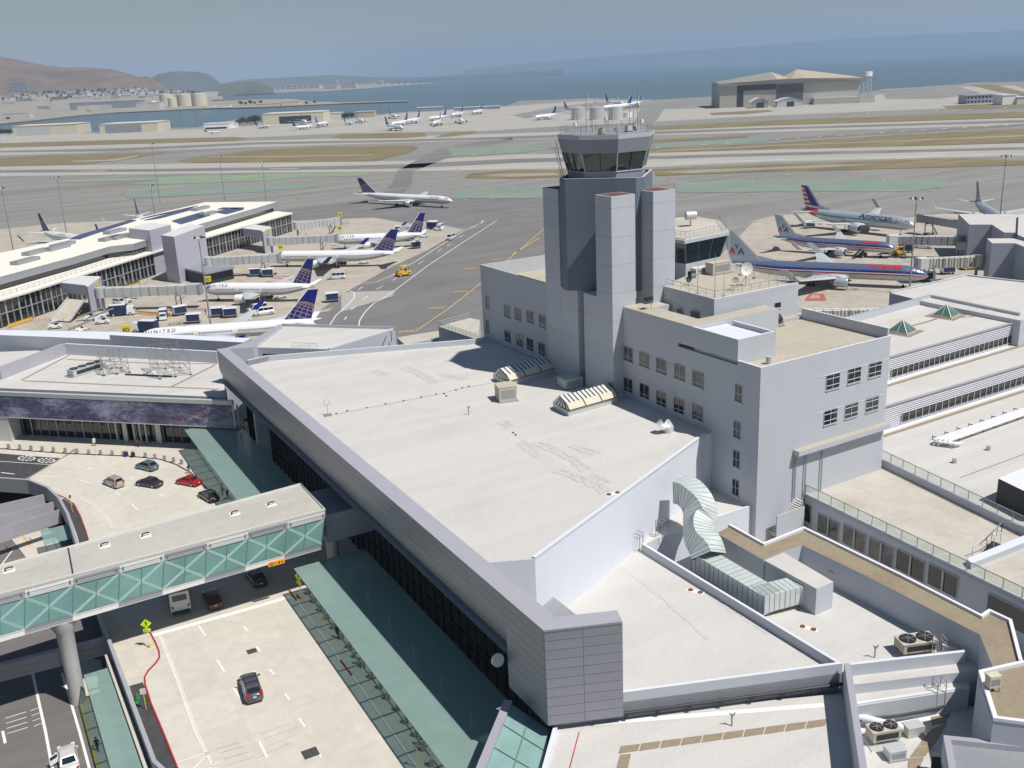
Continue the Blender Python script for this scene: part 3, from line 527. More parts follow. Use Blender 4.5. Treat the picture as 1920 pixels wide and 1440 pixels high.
# scattered small town houses
hs = block('town_building', 'small pale town building among trees under the brown hill', 160, 166, 181, 7, 15, town_w, group='small town buildings under the hill'); first = hs.location.copy()
for x in range(-60, 480, 8):
 y0 = 181 - x * .045
 for k in range(3):
  p = TP(x + random.uniform(-6, 6), y0 - 2 + k * 4.5 + random.uniform(-1.5, 1.5) - (2.5 if x > 300 else 0))
  dup(hs, p, random.uniform(-.5, .5), scale=random.uniform(.8, 2.0))
# ================================================= AIRCRAFT
TH = [0, 12, 24, 36, 47, 57, 66, 75, 84, 88, 91, 101, 112, 122, 135, 150, 165, 180]
def wrap_text(mb, s, size, m, fn, bold=0.0, cellh=0.3, shear=0.0, maxw=None):
 vs, fs = text2d(s, size, bold, shear)
 bm = bmesh.new(); bv = [bm.verts.new(v) for v in vs]
 for f in fs:
  try: bm.faces.new([bv[i] for i in f])
  except ValueError: pass
 y = -size * .2
 while y < size:
  bmesh.ops.bisect_plane(bm, geom=bm.verts[:] + bm.edges[:] + bm.faces[:], plane_co=(0, y, 0), plane_no=(0, 1, 0)); y += cellh
 bm.verts.index_update(); W_ = max(v.co.x for v in bm.verts)
 mb.add([fn(v.co.x, v.co.y, W_) for v in bm.verts], [[v.index for v in f.verts] for f in bm.faces], m); bm.free(); return W_
def aircraft(label, nose, tail, L=None, livery='united', R=1.98, zc=None, span=38.0, winglet=True, group='parked airliners', engine=1.35, word=None, detail=True, finh=None, flip=False):
 """nose / tail: world points of the fuselage tips"""
 d = Vector((nose.x - tail.x, nose.y - tail.y, 0)); L = L or d.length; rz = math.atan2(d.y, d.x); zc = zc or R * 2.0
 mid = (nose + tail) / 2; loc = Vector((mid.x, mid.y, 0)) - d.normalized() * (L / 2)
 t_ = thing('airliner', label, 'airliner', loc, rz, group)
 top = {'united': white, 'aa_old': silver, 'aa_new': silvp, 'white': white, 'yellow': yelj}[livery]
 belly = {'united': bellyg, 'aa_old': wgrey, 'aa_new': silvp, 'white': bellyg, 'yellow': yelj}[livery]
 tt = [0, .004, .012, .025, .045, .07, .1, .13, .2, .3, .4, .5, .6, .68, .74, .8, .86, .91, .95, .98, 1.0]
 def st(t):
  if t < .13:
   k = t / .13; r = R * max(.04, (1 - (1 - k) ** 2.2) ** .62); c = zc - (R - r) * .28
  elif t < .68: r = R; c = zc
  else:
   k = (t - .68) / .32; r = R * (1 - .93 * k ** 1.45); c = zc + (R - r) * .80
  return r, c
 def sp(t, th, side, off=0.0):
  r, c = st(t); r += off; return Vector((L * (1 - t), side * r * math.sin(R_(th)), c + r * math.cos(R_(th))))
 def lm(th):
  if livery == 'aa_old':
   return bluel if 66 <= th < 84 else (white if 84 <= th < 91 else (redl if 91 <= th < 101 else (silver if th < 66 else belly)))
  return top if th < 112 else belly
 mb = MB()
 for side in (1, -1):
  for i in range(len(tt) - 1):
   for j in range(len(TH) - 1):
    q = [sp(tt[i], TH[j], side), sp(tt[i + 1], TH[j], side), sp(tt[i + 1], TH[j + 1], side), sp(tt[i], TH[j + 1], side)]
    mb.add(q, [[0, 1, 2, 3]] if side < 0 else [[3, 2, 1, 0]], lm(TH[j]), True)
 # wing box fairing
 n = 10
 for k in range(n):
  pass
 f = mb.done('fuselage', t_)
 bm = bmesh.new(); bm.from_mesh(f.data); bmesh.ops.remove_doubles(bm, verts=bm.verts, dist=0.002); bm.to_mesh(f.data); bm.free()
 fb = MB(); rr = [.02, .55, .9, 1, 1, .9, .5, .02]; xs = [.28, .32, .38, .45, .52, .58, .62, .66]; vs = []
 for x, k in zip(xs, rr):
  for a in range(9): th = math.pi * a / 8; vs.append(Vector((L * (1 - x), math.cos(th) * R * 1.12 * k ** .5, zc - R * .45 - math.sin(th) * R * .72 * k)))
 fb.add(vs, [[i * 9 + a, i * 9 + a + 1, (i + 1) * 9 + a + 1, (i + 1) * 9 + a] for i in range(7) for a in range(8)], belly if livery != 'united' else wgrey, True); fb.done('belly_fairing', f)
 if detail:
  wn = MB(); t = .125
  nose_gap = 0
  while t < .87:
   if not (.30 < t < .325 or .52 < t < .535):
    for side in (1, -1):
     a, b_ = t, t + .30 / L; q = [sp(a, 76.5, side, .015), sp(b_, 76.5, side, .015), sp(b_, 87 if R > 2.2 else 88.5, side, .015), sp(a, 87 if R > 2.2 else 88.5, side, .015)]
     if livery == 'aa_old': q = [sp(a, 74, side, .015), sp(b_, 74, side, .015), sp(b_, 83, side, .015), sp(a, 83, side, .015)]
     wn.add(q, [[0, 1, 2, 3]] if side < 0 else [[3, 2, 1, 0]], dark)
   t += .62 / L
  wn.done('cabin_windows', t_)
  ck = MB()
  for side in (1, -1):
   for a, b_, t0, t1 in [(18, 40, .033, .054), (42, 58, .034, .058)]:
    q = [sp(t0, a, side, .02), sp(t1, a, side, .02), sp(t1 + .002, b_, side, .02), sp(t0, b_, side, .02)]; ck.add(q, [[0, 1, 2, 3]] if side < 0 else [[3, 2, 1, 0]], dark)
  ck.done('cockpit_window', t_)
  dr = MB()
  for side in (1, -1):
   for tc in (.10, .31, .55, .88):
    for (a0, a1, u0, u1) in ((70, 71.5, 0, .9), (112, 113.5, 0, .9), (70, 113, 0, .07), (70, 113, .83, .9)):
     q = [sp(tc + u0 / L, a0, side, .012), sp(tc + u1 / L, a0, side, .012), sp(tc + u1 / L, a1, side, .012), sp(tc + u0 / L, a1, side, .012)]; dr.add(q, [[0, 1, 2, 3]] if side < 0 else [[3, 2, 1, 0]], lgrey)
  dr.done('door_outline', f)
 # wings
 hs = span / 2; chord = .185 * L; xr = L * (1 - .345); zr = zc - R * .62
 def wing(side, root, tip, sweep, y0, y1, z0, z1, thick, m, name, wl=False, par=t_):
  w_ = MB(); N_ = 6; vs = []
  for i in range(N_ + 1):
   k = i / N_; c = root + (tip - root) * (k ** .8); x = -sweep * k; y = side * (y0 + (y1 - y0) * k); z = z0 + (z1 - z0) * k ** 1.2; h = thick * c
   for (u, v) in ((0, 0), (.12, .5), (.4, .62), (1, .03), (.45, -.35), (.1, -.3)): vs.append(Vector((x - u * c, y, z + v * h)))
  fs = [[i * 6 + j, i * 6 + (j + 1) % 6, (i + 1) * 6 + (j + 1) % 6, (i + 1) * 6 + j] for i in range(N_) for j in range(6)]; fs += [[0, 1, 2, 3, 4, 5], [N_ * 6 + j for j in range(6)][::-1]]
  if side > 0: fs = [f_[::-1] for f_ in fs]
  return w_, vs, fs
 for side in (1, -1):
  w_, vs, fs = wing(side, chord, chord * .24, hs * .52, R * .5, hs, 0, hs * .105, .12, wgrey, 'wing')
  wm = white if livery in ('united', 'white') else (yelj if livery == 'yellow' else wgrey)
  w_.add([v + Vector((xr, 0, zr)) for v in vs], fs, wgrey if livery != 'united' else wgrey); wo = w_.done('wing', t_)
  if detail:
   # flap track fairings
   ff = MB()
   for k in (.28, .48, .66):
    y = side * (R * .5 + (hs - R * .5) * k); c = chord + (chord * .24 - chord) * (k ** .8); x = xr - hs * .52 * k - c; z = zr + hs * .105 * k ** 1.2
    ff.tube([(x + 2.2, y, z - .25), (x + .6, y, z - .45), (x - .7, y, z - .3)], [.12, .28, .05], wm, 6)
   ff.done('flap_fairing', wo)
  if winglet:
   c = chord * .24; xt = xr - hs * .52; zt = zr + hs * .105; wl = MB(); h = 2.4 if R < 2.3 else 3.3
   for (s0, s1) in ((0, 1),):
    p = [Vector((xt, side * hs, zt)), Vector((xt - c, side * hs, zt)), Vector((xt - c - h * .95, side * (hs + .75), zt + h)), Vector((xt - c * .55 - h * .75, side * (hs + .75), zt + h))]
    q = [v + Vector((0, -side * .18, .02)) for v in p]; wl.add(p + q, [[0, 1, 2, 3], [7, 6, 5, 4], [0, 4, 5, 1], [1, 5, 6, 2], [2, 6, 7, 3], [3, 7, 4, 0]], navy if livery == 'united' else wgrey)
   wl.done('winglet', wo)
  # engine
  e = MB(); ye = side * (R + hs * .20); xe = xr - (abs(ye) - R * .5) / hs * hs * .50; ze = zr + hs * .02 - engine * .78; er = engine; el = engine * 3.0
  em = white if livery in ('united', 'white') else (yelj if livery == 'yellow' else silvp)
  prof = [(1.55, .86), (1.5, .97), (1.3, 1.0), (.4, 1.02), (-.6, .93), (-1.2, .76)]
  e.tube([Vector((xe + u * el / 3.0 + .2, ye, ze)) for u, _ in prof], [r * er for _, r in prof], em, 18, cap=False)
  e.tube([Vector((xe - el * .36, ye, ze)), Vector((xe - el * .60, ye, ze))], [er * .52, er * .2], grey, 12)
  e.tube([Vector((xe + el * .35, ye, ze)), Vector((xe + el * .34, ye, ze))], [er * .86, er * .86], dark, 18); e.tube([Vector((xe - el * .39, ye, ze)), Vector((xe - el * .392, ye, ze))], [er * .75, er * .75], dark, 18)
  e.beam((xe + .2, ye, ze + er * .9), (xe - el * .75, ye, ze + er * 1.1), .35, .7, em); e.done('engine', t_)
  w_, vs, fs = wing(side, L * .095, L * .035, L * .085, R * .15, hs * .38, 0, .9, .09, wgrey, 'tailplane'); w_.add([v + Vector((L * .135, 0, zc + R * .42)) for v in vs], fs, wm); w_.done('tailplane', t_)
  g = MB(); xg = L * .47; yg = side * min(3.6, R * 1.75)
  g.tube([(xg, yg, zr), (xg, yg, .55)], .16, grey, 6)
  for dx in (-.6, .6):
   for dy in (-.35, .35): g.tube([(xg + dx, yg + dy - .16, .55), (xg + dx, yg + dy + .16, .55)], .55, black, 10)
  g.done('landing_gear', t_)
 g = MB(); xg = L * .89; g.tube([(xg, 0, zc - R * .9), (xg, 0, .4)], .13, grey, 6)
 for dy in (-.28, .28): g.tube([(xg, dy - .12, .42), (xg, dy + .12, .42)], .42, black, 10)
 g.done('landing_gear', t_)
 # fin
 fh = finh or (R * 3.9); z0 = zc + R * .86; fin = [(L * .205, z0 + .05), (L * .055, z0 - .1), (L * .002, z0 + fh), (L * .058, z0 + fh)]; th = .16
 fm = {'united': navy, 'aa_old': silvp, 'aa_new': silvp, 'white': navy, 'yellow': yelj}[livery]
 fn_ = MB(); v = [Vector((x, s * th * (1 if i in (0, 1) else .6), z)) for s in (-1, 1) for i, (x, z) in enumerate(fin)]
 le = Vector((fin[0][0] + L * .012, 0, fin[0][1])); le2 = Vector((fin[3][0] + L * .008, 0, fin[3][1]))
 fn_.add(v, [[3, 2, 1, 0], [4, 5, 6, 7], [1, 2, 6, 5], [2, 3, 7, 6]], fm); em_ = white if livery == 'united' else fm
 fn_.add([v[0], v[3], le2, le, v[4], v[7]], [[0, 1, 2, 3], [3, 2, 5, 4], [1, 5, 2]], em_); fo = fn_.done('tail_fin', t_)
 df = MB(); df.add([(L * .30, 0, zc + R * .97), (L * .20, .14, zc + R * .93), (L * .20, -.14, zc + R * .93), (L * .165, 0, z0 + fh * .22)], [[0, 1, 3], [0, 3, 2]], em_); df.done('dorsal_fin', fo)
 def infin(x, z):
  k = (z - z0) / fh
  if k < 0.02 or k > .985: return False
  a = fin[0][0] + (fin[3][0] - fin[0][0]) * k; b_ = fin[1][0] + (fin[2][0] - fin[1][0]) * k; return b_ + .08 < x < a - .05
 if livery == 'united' and detail:
  em = MB(); cx, cz, rad = L * .093, z0 - fh * .06, fh * .66; lw = .075 if L > 30 else .05
  def seg(p, q, lw=lw):
   if infin(*p) and infin(*q):
    for s in (-1, 1):
     dx, dz = q[0] - p[0], q[1] - p[1]; l_ = math.hypot(dx, dz) or 1; nx, nz = -dz / l_ * lw, dx / l_ * lw; y = s * (th + .03); em.add([(p[0] - nx, y, p[1] - nz), (q[0] - nx, y, q[1] - nz), (q[0] + nx, y, q[1] + nz), (p[0] + nx, y, p[1] + nz)], [[0, 1, 2, 3]] if s < 0 else [[3, 2, 1, 0]], gold)
  tl = R_(22)
  def gl(la, lo): x = math.cos(la) * math.sin(lo); z = math.sin(la); return (cx + rad * (x * math.cos(tl) - z * math.sin(tl)), cz + rad * (x * math.sin(tl) + z * math.cos(tl)))
  for lo in range(-90, 91, 18): pp = [gl(R_(a), R_(lo)) for a in range(-40, 91, 6)]; [seg(pp[i], pp[i + 1], lw * (1.6 if abs(lo) == 90 else 1)) for i in range(len(pp) - 1)]
  for la in range(-20, 90, 14): pp = [gl(R_(la), R_(a)) for a in range(-90, 91, 6)]; [seg(pp[i], pp[i + 1]) for i in range(len(pp) - 1)]
  em.done('tail_emblem', fo)
 if livery == 'aa_old':
  em = MB()
  for s in (-1, 1):
   y = s * (th + .02); sg = 1 if s < 0 else -1; cx = L * .085 ; sz = fh * .34
   def put(ch, x, mm): text_on(em, ch, sz, (cx + sg * x, y, z0 + fh * .20), (sg, 0, 0), (0, 0, 1), mm, bold=.05, off=.01)
   put('A', -sz * .78, redl); put('A', sz * .10, bluel)
   # small winged shape standing between the letters
   ez = z0 + fh * .36; ex = cx
   for pl in ([(-.06, 0), (.06, 0), (.05, .35), (-.05, .35)], [(-.05, .2), (-.34, .75), (-.2, .8), (.02, .4)], [(.05, .2), (.34, .75), (.2, .8), (-.02, .4)]):
    pp = [Vector((ex + sg * a * sz * .55, y + (-.01 if s < 0 else .01), ez + b_ * sz * .75)) for a, b_ in pl]; em.add(pp, [[0, 1, 2, 3]], bluel)
  em.done('tail_emblem', fo)
 if livery == 'aa_new':
  em = MB()
  for s in (-1, 1):
   y = s * (th + .02); nst = 11
   for k in range(nst):
    za, zb_ = k / nst, (k + .97) / nst
    if k % 2 == 0: cols = [(0.0, .5, redl), (.5, 1.0, redl if k < 2 else bluel)]
    else: cols = [(0.0, .42, offw), (.42, 1.0, bluel if k > 1 else offw)]
    for a, b_, mm in cols:
     def q(k_, f_): xa = fin[1][0] + (fin[2][0] - fin[1][0]) * k_; xb = fin[0][0] + (fin[3][0] - fin[0][0]) * k_; return Vector((xa + (xb - xa) * f_, y, z0 + fh * k_ - (f_ * .5)))
     em.add([q(za, a), q(za, b_), q(zb_, b_), q(zb_, a)], [[0, 1, 2, 3]] if s < 0 else [[3, 2, 1, 0]], mm)
  em.done('tail_emblem', fo)
  e2 = MB()   # stripes carried on round the tail cone
  for side in (1, -1):
   for (t0, t1, a0, a1, mm) in ((.815, .955, 22, 58, redl), (.83, .955, 84, 112, redl), (.83, .95, 62, 80, offw)):
    for i in range(6):
     for j in range(3):
      u0, u1 = t0 + (t1 - t0) * i / 6, t0 + (t1 - t0) * (i + 1) / 6; b0, b1 = a0 + (a1 - a0) * j / 3, a0 + (a1 - a0) * (j + 1) / 3
      q = [sp(u0, b0, side, .03), sp(u1, b0, side, .03), sp(u1, b1, side, .03), sp(u0, b1, side, .03)]; e2.add(q, [[0, 1, 2, 3]] if side < 0 else [[3, 2, 1, 0]], mm)
   for pl, mm in (([(0, .2), (1.0, 2.2), (.6, .9)], bluel), ([(.35, .3), (1.3, .9), (1.8, -.9), (1.0, -1.2)], redl), ([(.7, .5), (1.25, 1.1), (1.4, .5), (1.1, .1)], offw)):
    e2.add([sp(.135 - a / L * 1.0, 62 - b_ / R * 40, side, .04) for a, b_ in pl], [list(range(len(pl)))] if side > 0 else [list(range(len(pl)))[::-1]], mm)
  e2.done('flight_symbol', f)
 if word:
  lt = MB(); txt, size, t0, th0, mm, bold = word
  for side in (1, -1):
   def fn(x, y, W_):
    # port side reads nose to tail, starboard side reads tail to nose
    t = (t0 + x / L) if side > 0 else (t0 + (W_ - x) / L)
    return sp(t, th0 - math.degrees(y / R), side, .045)
   wrap_text(lt, txt, size, mm, fn, bold=bold, cellh=.3)
  lt.done('lettering', f)
 return t_
def P4(x, y, z): return A(x, y, z)
def airliner_px(label, n, tl, z, **k): return aircraft(label, A(n[0], n[1], z), A(tl[0], tl[1], z), **k)
UW = ('U N I T E D', 1.35, .10, 60, txtdk, .02)
airliner_px('white airliner with blue globe tail taxiing alone along the far lane', (848, 374.5), (672, 365), 4.2, R=1.95, word=('U N I T E D', 1.25, .115, 62, txtdk, .02), winglet=False, group='white airliners with blue tails')
airliner_px('white airliner with blue globe tail parked beside the grey raised catering box', (626, 447), (800, 441), 4.4, R=1.95, word=('U N I T E D', 1.3, .06, 60, txtdk, .02), group='white airliners with blue tails')
airliner_px('white airliner with blue globe tail, second furthest along the pier', (510, 480), (751, 478), 4.0, R=1.95, group='white airliners with blue tails')
airliner_px('white airliner with blue globe tail nosed to the long grey jet bridge', (384, 541), (594, 541), 4.0, R=1.95, span=34, winglet=False, word=('U N I T E D', 1.25, .065, 60, txtdk, .02), group='white airliners with blue tails')
airliner_px('white airliner nearest the terminal, half hidden by roof walls, blue globe tail', (272, 628), (590, 606), 4.2, L=47, R=1.95, word=('U N I T E D', 1.4, .065, 60, txtdk, .02), group='white airliners with blue tails')
airliner_px('white airliner with dark blue tail parked on the far left side of the pier', (205, 455), (47, 433), 4.2, L=44, R=1.95, span=34, word=('U N I T E D', 1.3, .42, 60, txtdk, .02), group='white airliners with blue tails')
airliner_px('white airliner seen from behind with a thin dark fin rising beyond the solar roof', (300, 432), (241, 395), 4.2, L=40, R=1.9, livery='white', span=34, group='white airliners with blue tails')
airliner_px('silver-grey airliner with red and blue flag-striped tail and big winglets', (1716, 420), (1500, 398), 5.2, R=2.5, zc=4.9, span=48, livery='aa_new', engine=1.5, finh=9.2, word=('American', 3.6, .165, 72, txtdk, .05), group='silver airliners at the right-hand pier')
airliner_px('polished silver airliner with red and blue stripes, smaller, middle of the three', (1679, 465), (1450, 450), 3.6, R=1.88, zc=3.6, livery='aa_old', engine=1.15, word=('American', 1.5, .115, 52, redl, .06), group='silver airliners at the right-hand pier')
airliner_px('large polished silver airliner with red, white and blue stripes directly behind the tower building', (1741, 516), (1350, 500), 4.0, R=2.3, zc=4.3, span=44, livery='aa_old', engine=1.45, finh=9.0, word=('American', 2.3, .12, 50, redl, .08), group='silver airliners at the right-hand pier')
airliner_px('silver airliner with flag-striped tail seen from behind at the right edge', (1905, 425), (1808, 366), 4.6, L=46, R=1.9, zc=4.2, livery='aa_new', group='silver airliners at the right-hand pier')
# distant aircraft across the field
far = [((505, 236), (478, 236), 'united', 'small white jet at the far left by the cream hangar corner'), ((408, 245), (388, 246), 'white', 'white airliner standing left before the low white terminal'), ((585, 236), (548, 240), 'white', 'white jet in front of the dark hangar door, nose right'), ((580, 232), (560, 226), 'white', 'white jet with raised fin in the dark hangar doorway'), ((615, 231), (590, 236), 'white', 'white jet just right of the dark hangar door'), ((660, 230), (645, 229), 'white', 'small white jet alone left of the tan shed'), ((680, 227), (668, 225), 'white', 'small white jet right of the lone small jet'),
    ((760, 241), (718, 238), 'white', 'white airliner with dark fin nearest the grass, nose right'), ((728, 235), (772, 228), 'white', 'white airliner with dark navy fin behind the nearest one'), ((760, 229), (790, 224), 'white', 'white airliner with dark fin behind the mast'), ((743, 219), (730, 217), 'white', 'tiny white jet alone by the water wall'), ((805, 223), (838, 219), 'white', 'white airliner nose left at the edge of the right-hand cluster'), ((812, 233), (828, 228), 'white', 'small grey-white jet with fin between the clusters'), ((840, 218), (876, 212), 'white', 'white airliner in the middle of the cluster by the shore'), ((872, 232), (857, 221), 'white', 'white jet pointing toward the tower in the cluster'), ((880, 213), (912, 207), 'white', 'white airliner at the right end of the cluster'),
    ((999, 222), (1048, 216), 'united', 'silver jet with teal fin left of the storage tanks'), ((1110, 208), (1046, 207), 'aa_new', 'white airliner with red fin behind the silver jet and tanks')]
for n, tl, lv, lb in far:
 nn, tt_ = A(*n, 3.5), A(*tl, 3.5); Lf = max(22, min(58, (nn - tt_).length)); aircraft(lb, nn, tt_, L=Lf, livery=lv if lv != 'united' else 'white', R=Lf * .042, span=Lf * .85, winglet=False, group='small aircraft parked across the field', engine=Lf * .026, detail=False)
aircraft('long white airliner with blue fin at left, parked right behind the tower antennas', A(1225, 196, 5), A(1088, 191.5, 5), L=72, livery='united', R=3.1, span=62, zc=6, group='wide-body airliners behind the antennas', engine=1.8, detail=False, finh=12)
aircraft('long white airliner with blue fin at right, parked nearest the grey hangar', A(1100, 205, 5), A(1214, 195.5, 5), L=68, livery='united', R=3.1, span=60, zc=6, group='wide-body airliners behind the antennas', engine=1.8, detail=False, finh=12)
aircraft('white airliner with blue fin behind the two others, only its tail end showing', A(1150, 201, 5), A(1227, 189.5, 5), L=64, livery='united', R=2.9, span=58, zc=6, group='wide-body airliners behind the antennas', engine=1.8, detail=False, finh=12)
aircraft('bright yellow freighter in front of the courier hangar across the channel', A(188, 207, 4), A(145, 206, 4), L=58, livery='yellow', R=2.8, span=48, zc=5, group=None, engine=1.6, detail=False, finh=10)
# ================================================= HANGARS AND TANKS
def hangar(name, label, x0, x1, yb, H, D, m, door=None, roofm=None, side=None):
 t_ = block(name, label, x0, x1, yb, H, D, m, cat='hangar', mt=roofm or m, z=0)
 if door:
  a = A(x0, yb, 0); b_ = A(x1, yb - (x1 - x0) * .045, 0); d = b_ - a; n = Vector((-d.y, d.x, 0)).normalized()
  if n.y < 0: n = -n
  f0, f1, h, dm = door; mb = MB(t_.location); p = a + d * f0 - n * .3; q = a + d * f1 - n * .3
  mb.prism([p, q, q + n * .25, p + n * .25], 0, H * h, dm); mb.done('hangar_door', t_)
 return t_
hangar('hangar', 'cream hangar with a wide pale door at the left by the channel', 26, 146, 256, 15, 55, cream, (.08, .58, .8, lgrey))
hangar('hangar', 'tan hangar with a wide grey door beside the channel, second from the left', 188, 297, 251, 13.5, 60, cream, (.1, .72, .85, grey), town_w)
hangar('hangar', 'cream hangar with a black open doorway and white jets before it', 494, 607, 234, 16, 60, cream, (.27, .80, .72, dark))
hangar('low_terminal', 'small white two-storey terminal by the channel', 383, 430, 243, 8, 30, white, (.05, .9, .35, dark)); hangar('low_terminal', 'small white annex right of the two-storey terminal', 425, 441, 240, 6, 20, white)
hangar('shed', 'pale shed with sloping roof right of the open hangar', 610, 640, 226, 11, 30, town_w); hangar('shed', 'brown-grey shed near the shore wall', 665, 702, 221, 9, 30, town_b)
hangar('blast_fence', 'dark louvred blast fence near the shore, left one', 782, 830, 210, 7, 20, town_g, roofm=white); hangar('blast_fence', 'dark louvred blast fence near the shore, right one', 852, 938, 208, 5, 18, town_g, roofm=white)
hangar('courier_hangar', 'dark grey freight hangar row behind the yellow freighter', 132, 262, 207.5, 24, 60, grey, (.1, .6, .6, town_w)); hangar('freight_hangar', 'white freight hangar with a dark band by the tanks', 256, 300, 206.5, 21, 50, town_w, (.0, 1., .4, town_w))
hangar('shed', 'white shed with two dark doors at the far left by the channel', 7, 56, 224.5, 15, 30, town_w, (.1, .25, .4, dark))
hangar('warehouse', 'cream warehouse on the sandy spit', 528, 562, 199, 11, 25, cream); hangar('warehouse', 'white sheds on the sandy spit left of the cream warehouse', 482, 526, 201, 8, 25, town_w); hangar('shed', 'white low shed right of the round tanks', 385, 402, 202.5, 6, 20, white); hangar('shed', 'white low shed in the middle of the spit', 413, 432, 202, 6, 20, white)
def tank(label, x, yb, rp, H, m, mt=None, z=0, cat='storage tank', group=None, dome=False):
 c = A(x, yb, z); r = rp * (c - CAM).length / FPX; t_ = thing('storage_tank', label, cat, c + Vector((0, r, 0)), 0, group); mb = MB(); mb.cyl((0, 0, 0), r, H, m, 28, mt or m); mb.done('tank_shell', t_)
 tp = MB(); tp.cyl((0, 0, H), r * 1.01, H * .04, mt or m, 28); tp.cyl((0, 0, H * 1.04), r * .98, H * (.35 if dome else .08), mt or m, 28, r2=r * (.3 if dome else .1)); tp.done('tank_roof', t_)
g = 'round cream fuel tanks on the spit'
tank('cream fuel tank at the left behind a smaller one', 310, 198, 12, 36, cream, z=1, group=g); tank('small cream fuel tank in front of the left large one', 322, 201, 7.5, 27, cream, z=1, group=g); tank('large cream fuel tank in the middle with a diagonal stair', 343.5, 199.5, 13, 36, cream, z=1, group=g); tank('large cream fuel tank at the right end of the spit group', 371, 199, 13.5, 36, cream, z=1, group=g); tank('white domed small tank left of the cream tanks', 287, 200, 7, 14, white, z=1, dome=True)
g = 'grey tanks behind the tower antennas'
tank('pale blue-grey tank at the left behind the antennas', 1086, 225, 13, 15, lgrey, group=g); tank('pale blue-grey tank in the middle behind the antennas', 1120.5, 225, 13, 15, lgrey, group=g); tank('pale blue-grey tank at the right behind the antennas', 1156, 225, 13, 15, lgrey, group=g); tank('small white tank right of the grey tanks', 1178, 220, 8, 6, white)
# big folded-roof hangar: front follows pixels 1350..1620 at the ground
a = A(1349, 203, 0); b_ = A(1612, 192, 0); t_ = thing('maintenance_hangar', 'huge grey hangar with tan folded roof, dark central door and partly open left door', 'hangar', (a + b_) / 2); d = b_ - a; Ln = d.length; dn = d.normalized(); nn = Vector((-dn.y, dn.x, 0)); HH = 33
def hg(f, dep, z): q = a + d * f + nn * dep; return Vector((q.x, q.y, z))
hgw = plain('hangar_wall', (0.40, 0.385, 0.345), 0.85, var=.06)
mb = MB(t_.location); mb.prism([hg(0, 0, 0), hg(1, 0, 0), hg(1, 95, 0), hg(0, 95, 0)], 0, HH, hgw); mb.done('wall', t_)
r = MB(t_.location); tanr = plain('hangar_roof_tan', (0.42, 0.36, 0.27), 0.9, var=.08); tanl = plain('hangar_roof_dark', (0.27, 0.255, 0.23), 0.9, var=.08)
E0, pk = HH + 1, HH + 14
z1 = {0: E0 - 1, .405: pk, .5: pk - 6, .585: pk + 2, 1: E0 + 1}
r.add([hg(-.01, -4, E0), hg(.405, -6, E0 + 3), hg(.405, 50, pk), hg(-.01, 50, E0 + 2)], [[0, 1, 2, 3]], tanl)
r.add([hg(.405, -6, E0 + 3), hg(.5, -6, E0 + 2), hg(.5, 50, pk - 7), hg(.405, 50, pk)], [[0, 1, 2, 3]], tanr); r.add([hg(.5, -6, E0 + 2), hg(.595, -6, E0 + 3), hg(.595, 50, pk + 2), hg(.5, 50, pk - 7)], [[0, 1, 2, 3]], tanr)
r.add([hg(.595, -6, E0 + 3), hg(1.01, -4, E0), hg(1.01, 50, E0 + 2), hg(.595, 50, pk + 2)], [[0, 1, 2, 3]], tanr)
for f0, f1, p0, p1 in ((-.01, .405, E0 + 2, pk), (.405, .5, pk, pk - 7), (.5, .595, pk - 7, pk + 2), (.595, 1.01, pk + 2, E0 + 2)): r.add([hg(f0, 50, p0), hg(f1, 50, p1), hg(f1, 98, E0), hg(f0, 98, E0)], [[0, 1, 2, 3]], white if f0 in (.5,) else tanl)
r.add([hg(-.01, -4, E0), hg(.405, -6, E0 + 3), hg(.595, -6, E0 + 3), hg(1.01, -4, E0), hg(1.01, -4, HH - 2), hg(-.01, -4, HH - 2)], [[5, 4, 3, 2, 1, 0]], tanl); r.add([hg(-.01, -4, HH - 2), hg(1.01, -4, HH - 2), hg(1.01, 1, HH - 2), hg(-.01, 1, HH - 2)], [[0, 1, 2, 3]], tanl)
r.done('roof', t_)
dr = MB(t_.location); dkd = plain('hangar_dark_door', (0.10, 0.095, 0.085), 0.8)  # one even dark brown-grey for the central door
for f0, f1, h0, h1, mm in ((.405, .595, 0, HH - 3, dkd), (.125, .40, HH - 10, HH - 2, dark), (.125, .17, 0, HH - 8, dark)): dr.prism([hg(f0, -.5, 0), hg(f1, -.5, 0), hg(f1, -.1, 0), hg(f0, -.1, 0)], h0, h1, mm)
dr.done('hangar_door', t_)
lw_ = MB(t_.location); lw_.prism([hg(.66, -14, 0), hg(.98, -14, 0), hg(.98, -.2, 0), hg(.66, -.2, 0)], 0, 9, hgw, white); lw_.done('lean_to', t_)
